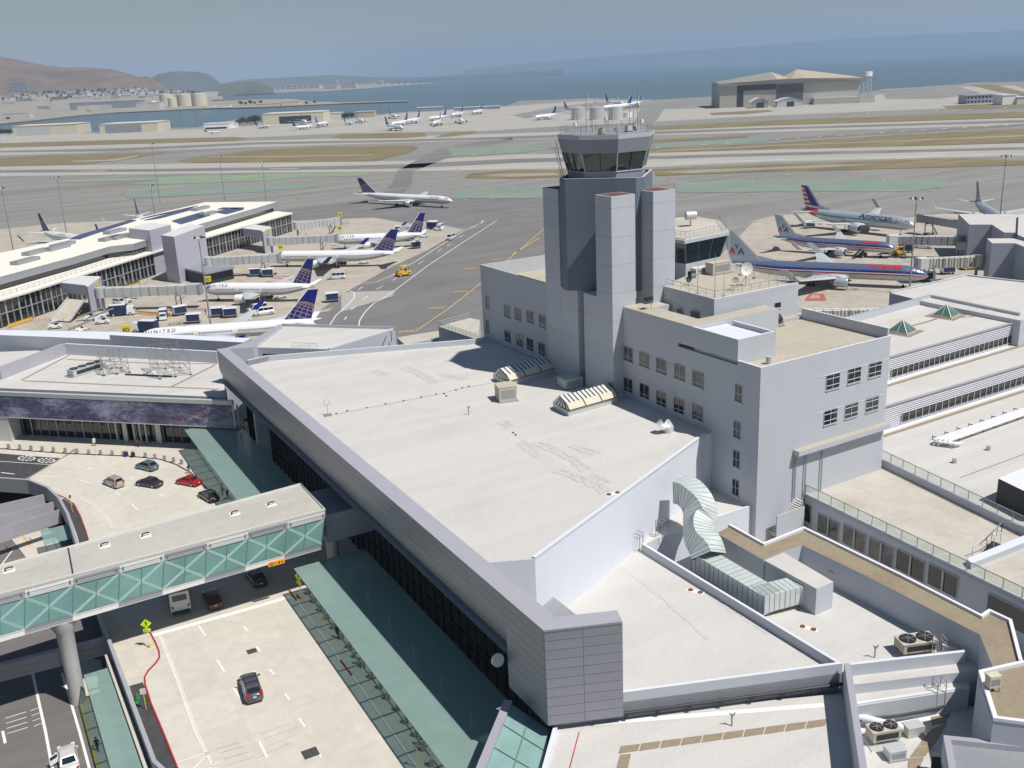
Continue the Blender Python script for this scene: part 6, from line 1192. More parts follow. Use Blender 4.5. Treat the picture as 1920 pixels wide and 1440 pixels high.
# bollards
g1 = 'bollards along the far kerb'; g2 = 'bollards beside the glass canopy'
bt = thing('bollard', 'squat grey bollard in the curved row along the far kerb', 'bollard', group=g1); mb = MB(); mb.box((0, 0, .45), (.42, .42, .9), mat('bollard_stone', (.36, .34, .30), .9, var=.1), taper=.92); mb.done('post', bt); mb = MB(); mb.box((0, 0, .93), (.46, .46, .07), lgrey); mb.done('cap', bt)
for i, (x, y) in enumerate([(17, 841), (38, 842.5), (59, 844), (80, 845.5), (101, 847), (123, 848.5), (145, 850), (167, 851.5), (189, 852.5), (211, 853.5), (232, 855), (273, 857.5), (291, 860), (309, 863), (326, 866.5), (341, 870.5)]):
 if i == 0: bt.location = A(x, y, DECK)
 else: dup(bt, A(x, y, DECK))
for i, (x, y) in enumerate([(579, 1114), (590, 1130), (601, 1145), (614, 1161), (627, 1179), (641, 1198), (656, 1215), (668, 1233), (681, 1251), (697, 1271), (714, 1291), (727, 1311), (746, 1332), (762, 1356), (781, 1381), (794, 1407), (809, 1436)]): dup(bt, A(x, y, DECK), .1, 'squat grey bollard in the straight row beside the glass canopy', g2)
# ================================================= KERBSIDE GLASS CANOPY
def canopy(lb, outer0, outer1, width, z, posts=True, name='glass_canopy'):
 d = (outer1 - outer0); L_ = d.length; d.normalize(); n = Vector((-d.y, d.x, 0)); t_ = thing(name, lb, 'canopy', xy(outer0, 0)); o = t_.location
 q = [outer0, outer1, outer1 + n * width, outer0 + n * width]; mb = MB(o); mb.add([xy(p, z) for p in q], [[0, 1, 2, 3]], cang); mb.done('glass_roof', t_)
 mb = MB(o); k = 0
 while k * 3.4 < L_: p = outer0 + d * k * 3.4; mb.beam(xy(p, z - .12), xy(p + n * width, z - .12), .14, .22, frame_g); k += 1
 for f in (.01, .30, .62, .99): mb.beam(xy(outer0 + n * width * f, z - .1), xy(outer1 + n * width * f, z - .1), .10, .16, frame_g)
 mb.done('frame', t_)
 if posts:
  mb = MB(o); k = 0
  while k * 6.8 < L_: p = outer0 + d * (k * 6.8 + 3.4) + n * (width * .62); mb.beam(xy(p, DECK), xy(p, z - .2), .28, .28, lgrey); k += 1
  mb.done('posts', t_)
 return t_
co0 = A(551, 1066, ZC); co1 = A(835, 1440, ZC); dc = (co1 - co0).normalized(); nc = Vector((-dc.y, dc.x, 0))
canopy('long green glass canopy over the kerb in front of the grey fascia', co0, co0 + (co1 - co0) * 1.12, 9.5, ZC)
cf0, cf1 = A(346, 806, ZC), A(440, 932, ZC); canopy('shorter green glass canopy above the parked cars near the cloud banner', cf0, cf1 + (cf1 - cf0) * .15, 9.0, ZC)
# crossing signs
def crosssign(lb, base, face, h=3.3):
 t_ = thing('crossing_sign', lb, 'traffic sign', base, face); mb = MB(); mb.tube([(0, 0, 0), (0, 0, h)], .055, whp, 8); mb.cyl((0, 0, 0), .16, .5, yelbox, 10); mb.done('post', t_)
 mb = MB(); s_ = .62
 mb.prism([(0, 0, 0)] * 0 or [Vector((-.0, 0, 0)), Vector((.01, 0, 0)), Vector((.01, .01, 0))], 0, .01, yelsign) if False else None
 def dm(cx, cz, w_, h_, y0, y1, rot):
  pts = [(-w_, 0), (0, -h_), (w_, 0), (0, h_)] if rot else [(-w_, -h_), (w_, -h_), (w_, h_), (-w_, h_)]
  v = [Vector((cx + a, y0, cz + b_)) for a, b_ in pts] + [Vector((cx + a, y1, cz + b_)) for a, b_ in pts]; mb.add(v, [[0, 1, 2, 3], [7, 6, 5, 4], [0, 4, 5, 1], [1, 5, 6, 2], [2, 6, 7, 3], [3, 7, 4, 0]], yelsign)
 dm(0, h - .1, s_, s_, -.09, -.06, True); mb.done('diamond_plate', t_); mb = MB(); dm(0, h - .95, .42, .22, -.09, -.06, False); mb.done('arrow_plate', t_)
 mb = MB(); y = -.1
 def pl(pts, zc_): mb.add([Vector((a, y, zc_ + b_)) for a, b_ in pts], [list(range(len(pts)))], black)
 zc_ = h - .1; pl([(-.05, .26), (.05, .26), (.06, .36), (-.04, .38)], zc_); pl([(-.07, .24), (.07, .24), (.05, -.02), (-.05, -.02)], zc_); pl([(-.05, -.02), (.02, -.02), (-.12, -.32), (-.2, -.30)], zc_); pl([(.0, -.02), (.06, -.02), (.2, -.3), (.12, -.33)], zc_); pl([(.05, .22), (.2, .04), (.16, .0), (.04, .14)], zc_); pl([(-.05, .22), (-.2, .06), (-.16, .02), (-.05, .14)], zc_)
 zc_ = h - .95; pl([(-.3, -.02), (.18, -.12), (.16, -.06), (-.3, .04)], zc_); pl([(-.3, .12), (-.18, -.1), (-.38, -.04)], zc_); mb.done('pictogram', t_)
 return t_
crosssign('yellow-green diamond pedestrian crossing sign beside the red kerb', A(281.5, 1214, DECK), R_(12)); crosssign('yellow-green pedestrian crossing sign at the left corner of the long glass canopy', A(565, 1123, DECK), R_(-35))
def postsign(lb, x, y, z, h, w_, hh, m, face=0):
 t_ = thing('sign_post', lb, 'sign', A(x, y, z), face); mb = MB(); mb.tube([(0, 0, 0), (0, 0, h)], .045, yelbox, 8); mb.done('post', t_); mb = MB(); mb.box((0, -.07, h - hh / 2), (w_, .03, hh), m); mb.done('plate', t_)
postsign('small pink and white sign on a yellow post beside the red kerb', 274, 1330, DECK, 2.6, .6, .7, offw, .2); postsign('thin sign on a yellow post at the curved red kerb', 136, 960, DECK, 2.9, .4, .5, greenm, 1.0); postsign('thin yellow post sign by the far bollards', 181, 855, DECK, 3.0, .45, .45, white, .1); postsign('thin yellow post sign among the bollards near the two walkers', 610, 1182, DECK, 2.8, .35, .45, grey, .5); postsign('thin yellow post sign at the lower end of the bollard row', 784, 1440, DECK, 2.8, .35, .45, grey, .5)
t_ = thing('covered_hydrant', 'green cloth-covered hydrant on the dark asphalt strip', 'hydrant', A(258, 1315, DECK)); mb = MB(); mb.tube([(0, 0, 0), (.05, 0, .5), (0, .05, .95)], [.35, .3, .12], greenm, 10); mb.done('cover', t_); mb = MB(); mb.tube([(.1, -.5, .05), (.25, -.7, .25)], [.28, .12], greenm, 10); mb.done('fallen_cover', t_)
# ================================================= LOWER ROAD LEVEL
mb = MB(); flat(mb, [(-200, 860), (480, 860), (480, 1300), (480, 1700), (-200, 1700)], LOW, asphl, .02); struct(mb.done('lower_road'), 'worn brown-grey road on the lower level')
mb = MB(); flat(mb, [(131, 1300), (145, 1316), (180, 1440), (210, 1560), (300, 1560), (240, 1440), (190, 1240), (150, 1230)], LOW, walkc, .13); flat(mb, [(20, 1010), (85, 985), (130, 1040), (60, 1060)], LOW, walkc, .13); struct(mb.done('lower_sidewalk'), 'lower level pavement')
mb = MB()
lines([(61, 1262), (72, 1312), (85, 1370), (98, 1440), (110, 1500)], .3, whp, LOW, .03); lines([(116, 1262), (131, 1310), (150, 1375), (168, 1442), (185, 1500)], .28, whp, LOW, .03); lines([(5, 1371), (10, 1394)], .3, whp, LOW, .03); lines([(0, 1063), (25, 1030), (60, 1010)], .2, whp, LOW, .03)
lines([(30, 994), (45, 1008), (58, 1026)], .22, ora, LOW, .14)
for r in range(4):
 for k in range(15): p = A(10 + k * 2.6 + r * 1.2 if k < 15 else 0, 1347 - k * .8 + r * 9.6, LOW); strip(mb, [p, p + Vector((.14, .02, 0))], .12, LOW + .035, whp)
 for k in range(5): p = A(57 + k * 3.0 + r * 2.2, 1333 - k * 1.2 + r * 9.6, LOW); strip(mb, [p, p + Vector((.14, .02, 0))], .12, LOW + .035, whp)
struct(mb.done('road_markings'), 'white lines and dotted rows on the lower road')
kb = MB(); kerb([(133, 1300), (147, 1318), (182, 1440), (212, 1560)], yelbox, .16, .15, LOW); struct(kb.done('kerb'), 'yellow kerb on the lower level')
lc0 = A(157, 1266, 1.4); lc1 = A(207, 1440, 1.4); canopy('narrow green glass canopy over the lower-level kerb at bottom left', lc0, lc0 + (lc1 - lc0) * 1.3, 4.4, 1.4, posts=False)
canopy('small blue-green glass roof on the lower level behind the footbridge', A(76, 995, .8), A(84, 1022, .8), 4.3, .8, posts=False)
cw = thing('retaining_wall', 'concrete side wall under the edge of the raised roadway', 'wall', A(225, 1300, LOW)); q0, q1 = A(196, 1228, 1.8), A(270, 1440, 1.8); mb = MB(cw.location); kerbwall(mb, [xy(q0, 0), xy(q0 + (q1 - q0) * 1.4, 0)], LOW, 1.8, .35, walkc, side=1); mb.done('wall', cw)
bm_ = thing('edge_beam', 'long grey panel-clad beam spanning the gap to the lower road', 'beam', xy(A(100, 1240, 2.5), 1)); q0, q1 = A(-140, 1284, 2.6), A(205, 1197, 2.6); mb = MB(bm_.location); kerbwall(mb, [xy(q0, 0), xy(q1, 0)], 0.6, 2.6, .8, fascia, coping, side=1); mb.done('cladding', bm_)
for k, (x0, y0, x1, y1) in enumerate([(-120, 973, 82, 927), (-120, 1002, 100, 941), (-120, 1030, 112, 955)]):
 q0, q1 = A(x0, y0, 2.0), A(x1, y1, 2.0); t_ = thing('louvre_wall', ['grey sunshade panel wall above the lower road, rear one of three', 'grey sunshade panel wall above the lower road, middle of three', 'grey sunshade panel wall above the lower road, front one of three'][k], 'wall', xy(q1, 0)); mb = MB(t_.location); kerbwall(mb, [xy(q0, 0), xy(q1, 0)], -.3, 2.0, .18, coping, coping, side=1); mb.done('panel', t_); mb = MB(t_.location)
 for f in (.35, .6, .8): p = lerp(q0, q1, f); dd = (q1 - q0).normalized(); mb.beam(xy(p, 1.8), xy(p + Vector((-dd.y, dd.x, 0)) * 1.6, 1.4), .12, .12, offw)
 mb.done('strut', t_)
WZ = 11.8
# ================================================= LEFT WING WITH CLOUD BANNER
wg = thing('check_in_wing', 'flat white-roofed wing on the left with a dark cloud-patterned banner on its front', 'building', xy(A(200, 700, WZ), 0)); wo_ = wg.location
wr = [A(10, 728, WZ), A(418, 747, WZ), A(408, 683, WZ), A(124, 667, WZ), A(8, 711, WZ)]
fl_, frr = A(-120, 731, WZ), A(437, 753, WZ)
mb = MB(wo_); mb.prism([A(-160, 721, WZ), A(424, 745, WZ), A(412, 676, WZ), A(124, 660, WZ), A(0, 706, WZ), A(-160, 700, WZ)], WZ - 4.6, WZ, wall, roof); mb.done('roof', wg)
mb = MB(wo_); kerbwall(mb, [A(408, 681, WZ), A(124, 665, WZ)], WZ, WZ + 2.4, .5, wall, whitew, side=-1); kerbwall(mb, [A(125, 665, WZ), A(4, 712, WZ)], WZ, WZ + 2.4, .9, coping, coping, side=-1); mb.done('parapet', wg)
bd = (frr - fl_).normalized(); bn = Vector((bd.y, -bd.x, 0)); bn = bn if bn.y < 0 else -bn
mb = MB(wo_); kerbwall(mb, [xy(fl_ + bn * .5, 0), xy(frr + bn * .5, 0)], WZ - .5, WZ + .25, .7, lgrey, lgrey, side=1); mb.done('front_cap', wg)
mb = MB(wo_); a, b_ = fl_ + bn * .45, frr + bn * .45; mb.add([xy(a, WZ - 4.7), xy(b_, WZ - 4.7), xy(b_, WZ - .5), xy(a, WZ - .5)], [[0, 1, 2, 3]], mural); ban = mb.done('banner', wg); ban['label'] = 'dark blue-violet printed banner of clouds'
mb = MB(wo_)   # warm printed patch at the banner's right end, irregular
for k in range(26):
 f = .80 + .13 * random.random(); z = WZ - 4 + 2.6 * random.random() * (1 if f > .85 else .5); p = lerp(a, b_, f) + bn * .012; s_ = random.uniform(.25, .8); mb.add([xy(p + bd * -s_, z - .1), xy(p + bd * s_ * .8, z - .18), xy(p + bd * s_, z + .12), xy(p - bd * s_ * .7, z + .2)], [[0, 1, 2, 3]], random.choice([plain('banner_rust', (.16, .09, .13), .5), MATS['banner_rust'], MATS['banner_rust']]) if 'banner_rust' in MATS else plain('banner_rust', (.16, .09, .13), .5))
mb.done('banner_print', ban)
mb = MB(wo_); mb.beam(xy(a, WZ - 4.75) + bn * .05, xy(b_, WZ - 4.75) + bn * .05, .15, .12, lgrey); mb.beam(xy(b_ + bd * .1, WZ - 4.75), xy(b_ + bd * .1, WZ - .4), .35, .3, lgrey); mb.beam(xy(b_ + bd * .9, WZ - 4.75), xy(b_ + bd * .9, WZ - .4), .25, .3, grey)
mb.done('banner_frame', wg)
mb = MB(wo_); i0, i1 = fl_ - bn * 3.2, frr - bn * 3.2; mb.add([xy(i0, DECK), xy(i1, DECK), xy(i1, WZ - 4.6), xy(i0, WZ - 4.6)], [[0, 1, 2, 3]], dglass); mb.add([xy(fl_ + bn * .5, WZ - 4.68), xy(frr + bn * .5, WZ - 4.68), xy(i1, WZ - 4.68), xy(i0, WZ - 4.68)], [[0, 1, 2, 3], [3, 2, 1, 0]], grey); mb.done('glass_front', wg)
mb = MB(wo_); L_ = (i1 - i0).length; k = 0
while k * 1.9 < L_: p = i0 + bd * k * 1.9 + bn * .08; mb.beam(xy(p, DECK), xy(p, WZ - 4.7), .09, .15, grey if k % 3 else lgrey); k += 1
for f, w_ in ((.575, .3), (.60, .9), (.635, .3), (.655, .3), (.675, .3), (.71, 1.1)): p = lerp(i0, i1, f) + bn * .6; mb.prism([xy(p, 0), xy(p + bd * w_, 0), xy(p + bd * w_ + bn * .3, 0), xy(p + bn * .3, 0)], DECK, WZ - 5, lgrey)
mb.done('door_frames', wg)
mb = MB(wo_); pp = hit(9, 800, fl_ + bn * .4, bn); pp0 = lerp(a, b_, 0); mb.prism([xy(fl_ + bn * .5 + bd * 0, 0), xy(hit(17, 800, a, bn), 0), xy(hit(17, 800, a, bn) - bn * 3, 0), xy(fl_ - bn * 3, 0)], DECK, WZ - 4.7, lgrey); mb.done('end_pier', wg)
# brown pad lines on the wing roof
g = 'brown pad paths on the wing roof'
for pts, lb in (([(40, 713), (130, 666)], 'brown path of pads along the left side of the white wing roof'), ([(44, 714), (130, 718), (220, 722), (320, 726), (412, 730)], 'brown path of pads along the front of the white wing roof'), ([(126, 674), (200, 677), (300, 682), (408, 682)], 'brown path of pads along the back of the white wing roof'), ([(322, 725), (404, 684)], 'brown path of pads crossing the right end of the white wing roof')):
 mb = MB(A(*pts[0], WZ)); strip(mb, PX(pts, WZ), .55, WZ + .02, brownm); tag(mb.done('pad_path'), lb, 'roof path')
# scaffold frames and chiller
def scaffold(lb, corners, z, h, seed):
 rnd = random.Random(seed); q = [A(x, y, z) for x, y in corners]; c = sum(q, Vector()) / 4; t_ = thing('scaffold_tower', lb, 'scaffold', xy(c, z)); up = MB(t_.location); ld = MB(t_.location); dg = MB(t_.location); ft = MB(t_.location)
 g_ = [[lerp(lerp(q[0], q[1], i / 2), lerp(q[3], q[2], i / 2), j / 1) for i in range(3)] for j in range(2)]
 for j in range(2):
  for i in range(3):
   hh = h * rnd.uniform(.75, 1.15); up.beam(xy(g_[j][i], z), xy(g_[j][i], z + hh), .09, .09, steel); ft.box(xy(g_[j][i], z + .08), (.45, .45, .16), dark)
 for lv in (.2, .45, .7, .88):
  for j in range(2): ld.beam(xy(g_[j][0], z + h * lv), xy(g_[j][2], z + h * lv), .07, .07, steel)
  for i in range(3): ld.beam(xy(g_[0][i], z + h * lv), xy(g_[1][i], z + h * lv), .07, .07, steel)
 for (l0, l1) in ((.05, .45), (.45, .88)):
  for j in range(2):
   for i in range(2): dg.beam(xy(g_[j][i], z + h * l0), xy(g_[j][i + 1], z + h * l1), .06, .06, steel); dg.beam(xy(g_[j][i + 1], z + h * l0), xy(g_[j][i], z + h * l1), .05, .05, steel)
  for i in (0, 2): dg.beam(xy(g_[0][i], z + h * l0), xy(g_[1][i], z + h * l1), .06, .06, steel)
 for k in range(6): p = rnd.choice(g_[0] + g_[1]); zz = z + h * rnd.uniform(.5, .95); a_ = rnd.uniform(0, 6); dg.beam(xy(p, zz), xy(p, zz) + Vector((math.cos(a_) * 1.2, math.sin(a_) * 1.2, rnd.uniform(-.3, .6))), .06, .06, steel)
 up.done('uprights', t_); ld.done('ledgers', t_); dg.done('diagonals', t_); ft.done('feet', t_)
scaffold('smaller open scaffold frame beside the long chiller on the wing roof', [(195, 705), (243, 699), (228, 690), (190, 694)], WZ, 4.4, 1); scaffold('larger open scaffold frame on the right half of the wing roof', [(300, 711), (358, 703), (338, 690), (283, 694)], WZ, 5.9, 2)
mb = MB(A(250, 703, WZ)); mb.beam(A(235, 702, WZ + .15), A(322, 706, WZ + .15), .3, .3, dark); mb.beam(A(270, 701, WZ + .3), A(290, 688, WZ + .3), .5, .15, lgrey); tag(mb.done('scaffold_planks'), 'dark beams and planks lying between the two scaffold frames', 'planks')
onroof('chiller', 'long chiller with a row of round black fans on the left of the wing roof', 'chiller', 164, 697, WZ, acbox(7.5, 2.0, 1.2, lgrey, fans=4), R_(58))
# roofs and corridor behind the wing
rb = thing('gate_corridor', 'low pale corridor roofs between the wing and the aircraft stands', 'building', xy(A(200, 640, 10), 0)); mb = MB(rb.location)
mb.prism([A(-60, 626, 10.2), A(80, 631, 10.2), A(420, 646, 10.2), A(430, 634, 10.2), A(215, 622, 10.2), (A(-60, 618, 10.2))], 4, 10.2, wall, whitew); mb.prism([A(-60, 662, 7), A(70, 657, 7), A(150, 668, 7), (A(30, 720, 7)), A(-60, 720, 7)], 3, 7, wall, roof)
mb.prism([A(205, 628, 12.5), A(455, 642, 12.5), A(470, 634, 12.5), A(215, 622, 12.5)], 4, 12.5, wall, whitew); mb.done('wall', rb)
mb = MB(rb.location); mb.tube([A(66, 642, 7.6), A(84, 643, 7.6)], 1.5, dark, 10, smooth=False); mb.done('bellows', rb)
gb = thing('back_building', 'grey block with flat pale roof between the hall roof and the blue tail', 'building', xy(A(620, 640, 18), 0)); mb = MB(gb.location); gz = 18.0
gp = [A(474, 651, gz), A(618, 655, gz), A(741, 617, gz), A(530, 611, gz)]; mb.prism(gp, 5, gz, wall, roof); mb.prism([A(414, 655, gz + .6), A(474, 651, gz + .6), A(530, 611, gz + .6), A(524, 608, gz + .6), A(468, 640, gz + .6)], 5, gz + .6, wall, coping); mb.done('wall', gb)
mb = MB(gb.location); kerbwall(mb, [xy(gp[2], 0), xy(gp[3], 0)], gz, gz + .5, .4, coping, coping, side=1); kerbwall(mb, [xy(gp[1], 0), xy(gp[2], 0)], gz, gz + .25, .3, whitew, side=1); mb.done('parapet', gb)
mb = MB(gb.location); wn = (gp[1] - gp[0]).normalized(); nn2 = Vector((wn.y, -wn.x, 0)); p = lerp(gp[0], gp[1], .12) + nn2 * .03; q = lerp(gp[0], gp[1], .55) + nn2 * .03; mb.add([xy(p, gz - 2.2), xy(q, gz - 2.2), xy(q, gz - 1.2), xy(p, gz - 1.2)], [[0, 1, 2, 3]], dglass); mb.done('window_band', gb)
mb = MB(gb.location); rail(mb, [A(549, 652, gz), A(595, 654, gz)], gz, 1.0, 1.4, .03, lgrey); mb.done('guard_rail', gb)
mb = MB(gb.location); pz = A(733, 640, gz - 1); mb.tube([A(728, 622, gz + .1), A(728, 622, gz + .9), A(733, 620, gz + .9), A(734, 640, gz - 2), A(727, 640, gz - 2)], .09, lgrey, 6); mb.done('ladder_hoop', gb)
tb = thing('terrace_block', 'small balcony building with glass rail at the left foot of the tower block', 'building', xy(A(860, 620, 12), 0)); mb = MB(tb.location); tz = 13.0
mb.prism([A(822, 612, tz), A(896, 637, tz), A(900, 600, tz), A(880, 596, tz)], 4, tz, wall, terr); mb.prism([A(745, 641, 9), A(822, 612, 11), A(830, 640, 9), (A(760, 655, 9))], 3, 10, wall, terr); mb.done('wall', tb); mb = MB(tb.location); rail(mb, [A(822, 612, tz), A(896, 637, tz)], tz, 1.1, 1.3, .035, lgrey); rail(mb, [A(822, 612, tz), A(880, 596, tz)], tz, 1.1, 1.3, .035, lgrey); mb.done('guard_rail', tb)
mb = MB(tb.location); mb.add([A(822, 612, tz), A(896, 637, tz), A(896, 637, tz) + Vector((0, 0, 1)), A(822, 612, tz) + Vector((0, 0, 1))], [[0, 1, 2, 3]], railg); mb.done('rail_glass', tb)
# ================================================= RIGHT-HAND LOWER ROOFS
r2 = thing('link_roof', 'pale low roof between the white wall and the lit building corner', 'building', xy(A(1330, 980, 12), 0)); mb = MB(r2.location)
mb.prism([A(1190, 1032, 12.3), A(1226, 1012, 12.3), A(1283, 992, 12.3), A(1331, 977, 12.3), A(1416, 949, 12.3), G(0, 27, 12.3), G(0, 20.8, 12.3), xy(W1, 12.3), xy(lerp(W0, W1, .6), 12.3)], 4, 12.3, whitew, roof); mb.done('wall', r2)
mb = MB(r2.location); kerbwall(mb, PX([(1283, 992), (1331, 977), (1416, 949)], 12.3), 12.3, 12.55, .25, whitew, side=1); mb.done('parapet', r2)
an2 = thing('plant_roof', 'pale plant roof carrying the big silver duct and twin-fan unit', 'building', xy(A(1600, 1180, 11.4), 0)); mb = MB(an2.location); az_ = 11.4
mb.prism([A(1265, 1055, az_), A(1345, 1020, az_), A(1640, 1130, az_), A(1860, 1235, az_), A(1850, 1255, az_), A(1590, 1285, az_), A(1585, 1268, az_)], 4, az_, wall, roof); mb.done('roof', an2)
mb = MB(an2.location); kerbwall(mb, PX([(1592, 1247), (1812, 1222)], 12.6), 8, 12.6, .35, wall, whitew, side=1); mb.done('parapet', an2)
r3 = thing('strip_roof', 'narrow pale roof strip below the twin-fan unit with brilliant white kerb', 'building', xy(A(1700, 1290, 10.4), 0)); z3 = 10.4; mb = MB(r3.location)
mb.prism([A(1586, 1275, z3), A(1812, 1243, z3), A(1818, 1292, z3), A(1595, 1326, z3)], 5, z3, wall, roof); mb.add([A(1592, 1280, z3 + .01), A(1806, 1248, z3 + .01), A(1808, 1258, z3 + .01), A(1594, 1292, z3 + .01)], [[3, 2, 1, 0]], white); mb.done('roof', r3)
mb = MB(r3.location); kerbwall(mb, PX([(1600, 1323), (1804, 1292)], z3), 6, z3 + .1, .3, wall, whitew, side=1); mb.done('parapet', r3)
z4 = 8.2; r4 = thing('lower_plant_roof', 'lowest roof at bottom right with air units and a diagonal row of brown pads', 'building', xy(A(1700, 1400, z4), 0)); mb = MB(r4.location)
mb.prism([A(1596, 1345, z4), A(1800, 1320, z4), A(1860, 1330, z4), A(1900, 1600, z4), A(1620, 1600, z4)], 3, z4, wall, roof); mb.add([A(1602, 1362, z4 + .01), A(1775, 1336, z4 + .01), A(1778, 1344, z4 + .01), A(1604, 1374, z4 + .01)], [[3, 2, 1, 0]], white); mb.done('roof', r4)
mb = MB(r4.location); mb.tube(PX([(1600, 1352), (1690, 1341), (1760, 1328), (1790, 1310), (1812, 1295)], z4 + .8), .14, dark, 8); mb.done('wall_pipe', r4)
mb = MB(A(1640, 1350, z4)); mb.tube([A(1603, 1342, z4 + 1.0), A(1697, 1366, z4 + .5)], .35, pipew, 10); mb.box(A(1712, 1366, z4 + .5), (1.6, 1.1, .9), lgrey, .2); tag(mb.done('white_duct'), 'round white duct running diagonally to a small metal box', 'duct')
for k, pts in enumerate([[(1745, 1345), (1782, 1338), (1772, 1356), (1748, 1360)], [(1746, 1368), (1776, 1356), (1764, 1376), (1737, 1378)][0:4], [(1735, 1380), (1763, 1378), (1750, 1397), (1722, 1399)], [(1720, 1401), (1749, 1399), (1735, 1418), (1706, 1420)], [(1704, 1422), (1733, 1420), (1724, 1440), (1702, 1442)]]):
 q = PX(pts, z4); mb = MB(xy(q[0], z4)); mb.prism(q, z4 + .012, z4 + .05, brownm); tag(mb.done('walkway_pad'), 'brown pad in the diagonal row on the lowest roof', 'roof pad', 'diagonal row of brown pads')
def ac2(lb, x, y, z, w_, rz): onroof('condenser_unit', lb, 'condenser', x, y, z, acbox(w_, w_ * .52, .9, beige, fans=2, legs=True), rz)
ac2('twin-fan condenser on legs casting a dark shadow by the grey wall', 1716, 1222, az_, 3.4, R_(8)); ac2('twin-fan condenser on white pads at bottom right', 1655, 1389, z4, 2.6, R_(10))
mb = MB(A(1660, 1400, z4)); mb.prism(PX([(1617, 1382), (1635, 1411), (1700, 1400), (1672, 1372)], z4), z4 + .01, z4 + .12, white, lgrey); tag(mb.done('equipment_pad'), 'white-edged pad under the bottom-right condenser', 'pad'); onroof('duct_box', 'grey metal box on a white-edged pad right of the bottom condenser', 'duct box', 1677, 1420, z4, acbox(1.5, 1.1, .8, lgrey), R_(10))
onroof('duct_box', 'small grey box right of the twin-fan condenser by the wall', 'duct box', 1783, 1222, az_, acbox(1.5, .9, .6, lgrey), R_(-30))
def ladder(lb, x, y, z, h, w_=.55, rz=0):
 t_ = thing('roof_ladder', lb, 'ladder', A(x, y, z), rz); mb = MB()
 for s in (-1, 1):
  for dy in (0, -.9): mb.beam((s * w_ / 2, dy, 0), (s * w_ / 2, dy, h + (1 if dy == 0 else .9)), .06, .06, grey)
  mb.beam((s * w_ / 2, 0, h + 1), (s * w_ / 2, -.9, h + .9), .06, .06, grey); mb.beam((s * w_ / 2, 0, h + .5), (s * w_ / 2, -.9, h + .4), .05, .05, grey)
 mb.done('rails', t_); mb = MB()
 for k in range(int(h / .35) + 1): mb.beam((-w_ / 2, 0, .3 + k * .35), (w_ / 2, 0, .3 + k * .35), .04, .04, grey)
 mb.done('rungs', t_)
ladder('steel ladder crossing the wall beside the twin-fan condenser', 1752, 1247, z3, 2.3, .8, R_(8)); ladder('steel ladder down to the lowest roof at bottom right', 1751, 1328, z4, 2.4, .8, R_(8)); ladder('short steel ladder at the foot of the white hall wall', 1190, 1030, 12, 1.3, .7, R_(50)); ladder('second short ladder further along the foot of the white wall', 1232, 1005, 12.3, 1.2, .6, R_(50))
# brown-roofed enclosure wall
bz = 14.5; wk = thing('brown_roof_block', 'narrow brown gravel roof with white edge zigzagging behind the silver duct', 'building', xy(A(1600, 1080, bz), 0)); mb = MB(wk.location)
outer = [(1369, 986), (1432, 1021), (1507, 991), (1690, 1080), (1839, 1156), (1854, 1146), (1897, 1166), (1917, 1243)]; inner = [(1862, 1251), (1837, 1190), (1625, 1080), (1504, 1022), (1468, 1034), (1432, 1050), (1344, 1000)]
mb.prism(PX(outer + inner, bz), 4, bz, wall, roofbr); mb.done('wall', wk); mb = MB(wk.location); kerbwall(mb, PX(outer, bz), bz - .3, bz + .28, .3, whitew, white, side=-1); mb.done('white_coping', wk)
db = thing('duct_penthouse', 'plain pale box joining the silver duct to the brown-roofed block', 'building', xy(A(1500, 1070, 14), 0)); mb = MB(db.location); mb.prism([A(1434, 1051, 14.4), A(1470, 1036, 14.4), A(1563, 1091, 14.4), A(1531, 1104, 14.4)], az_, 14.4, wall, roof); mb.done('wall', db)
t_ = thing('exhaust_fan', 'pale mushroom exhaust fan behind the duct box', 'fan', A(1567, 1093, az_)); mb = MB(); mb.cyl((0, 0, 0), .8, 1.6, lgrey, 18); mb.cyl((0, 0, 1.6), 1.05, .35, beige, 20, r2=.8); mb.done('cowl', t_)
# silver duct: straight run plus S-bend riser
du = thing('silver_duct', 'large seamed silver air duct curving down from the white wall', 'duct', A(1316, 990, 12)); mb = MB(du.location)
near0, near1 = A(1296, 1036, 13.9), A(1433, 1119, 13.9); dd = (near1 - near0).normalized(); nn3 = Vector((-dd.y, dd.x, 0)); wd_ = 2.3; hz_ = 2.1
def run(mb, a, b_, n3, w_, h_, step=.75):
 q = [a, b_, b_ + n3 * w_, a + n3 * w_]; zt = a.z; mb.prism([xy(p, 0) for p in q], zt - h_, zt, galv)
 L_ = (b_ - a).length; d_ = (b_ - a).normalized(); k = 0
 while k * step < L_:
  p = a + d_ * k * step; o = .03; thick = .05 if k % 4 else .1; mb.prism([xy(p - n3 * o, 0), xy(p + d_ * thick - n3 * o, 0), xy(p + d_ * thick + n3 * (w_ + o), 0), xy(p + n3 * (w_ + o), 0)], zt - h_ - o, zt + o, ductrib if k % 4 else grey); k += 1
run(mb, near0, near1, nn3, wd_, hz_); e2_ = A(1512, 1099, 13.9); run(mb, near1, e2_, Vector((-(e2_ - near1).y, (e2_ - near1).x, 0)).normalized(), 2.3, 1.9, .62); mb.done('straight_run', du)
mb = MB(du.location); hw = 1.35; cpt = [(1276, 917, 17.2), (1291, 923, 17.2), (1306, 940, 16.9), (1312, 958, 16.3), (1313, 975, 15.6), (1311, 992, 15.2), (1315, 1010, 14.8), (1324, 1026, 14.4), (1329, 1043, 13.7)]
cp = [A(*c) for c in cpt]; wallt = (W1 - W0).normalized(); prof = []
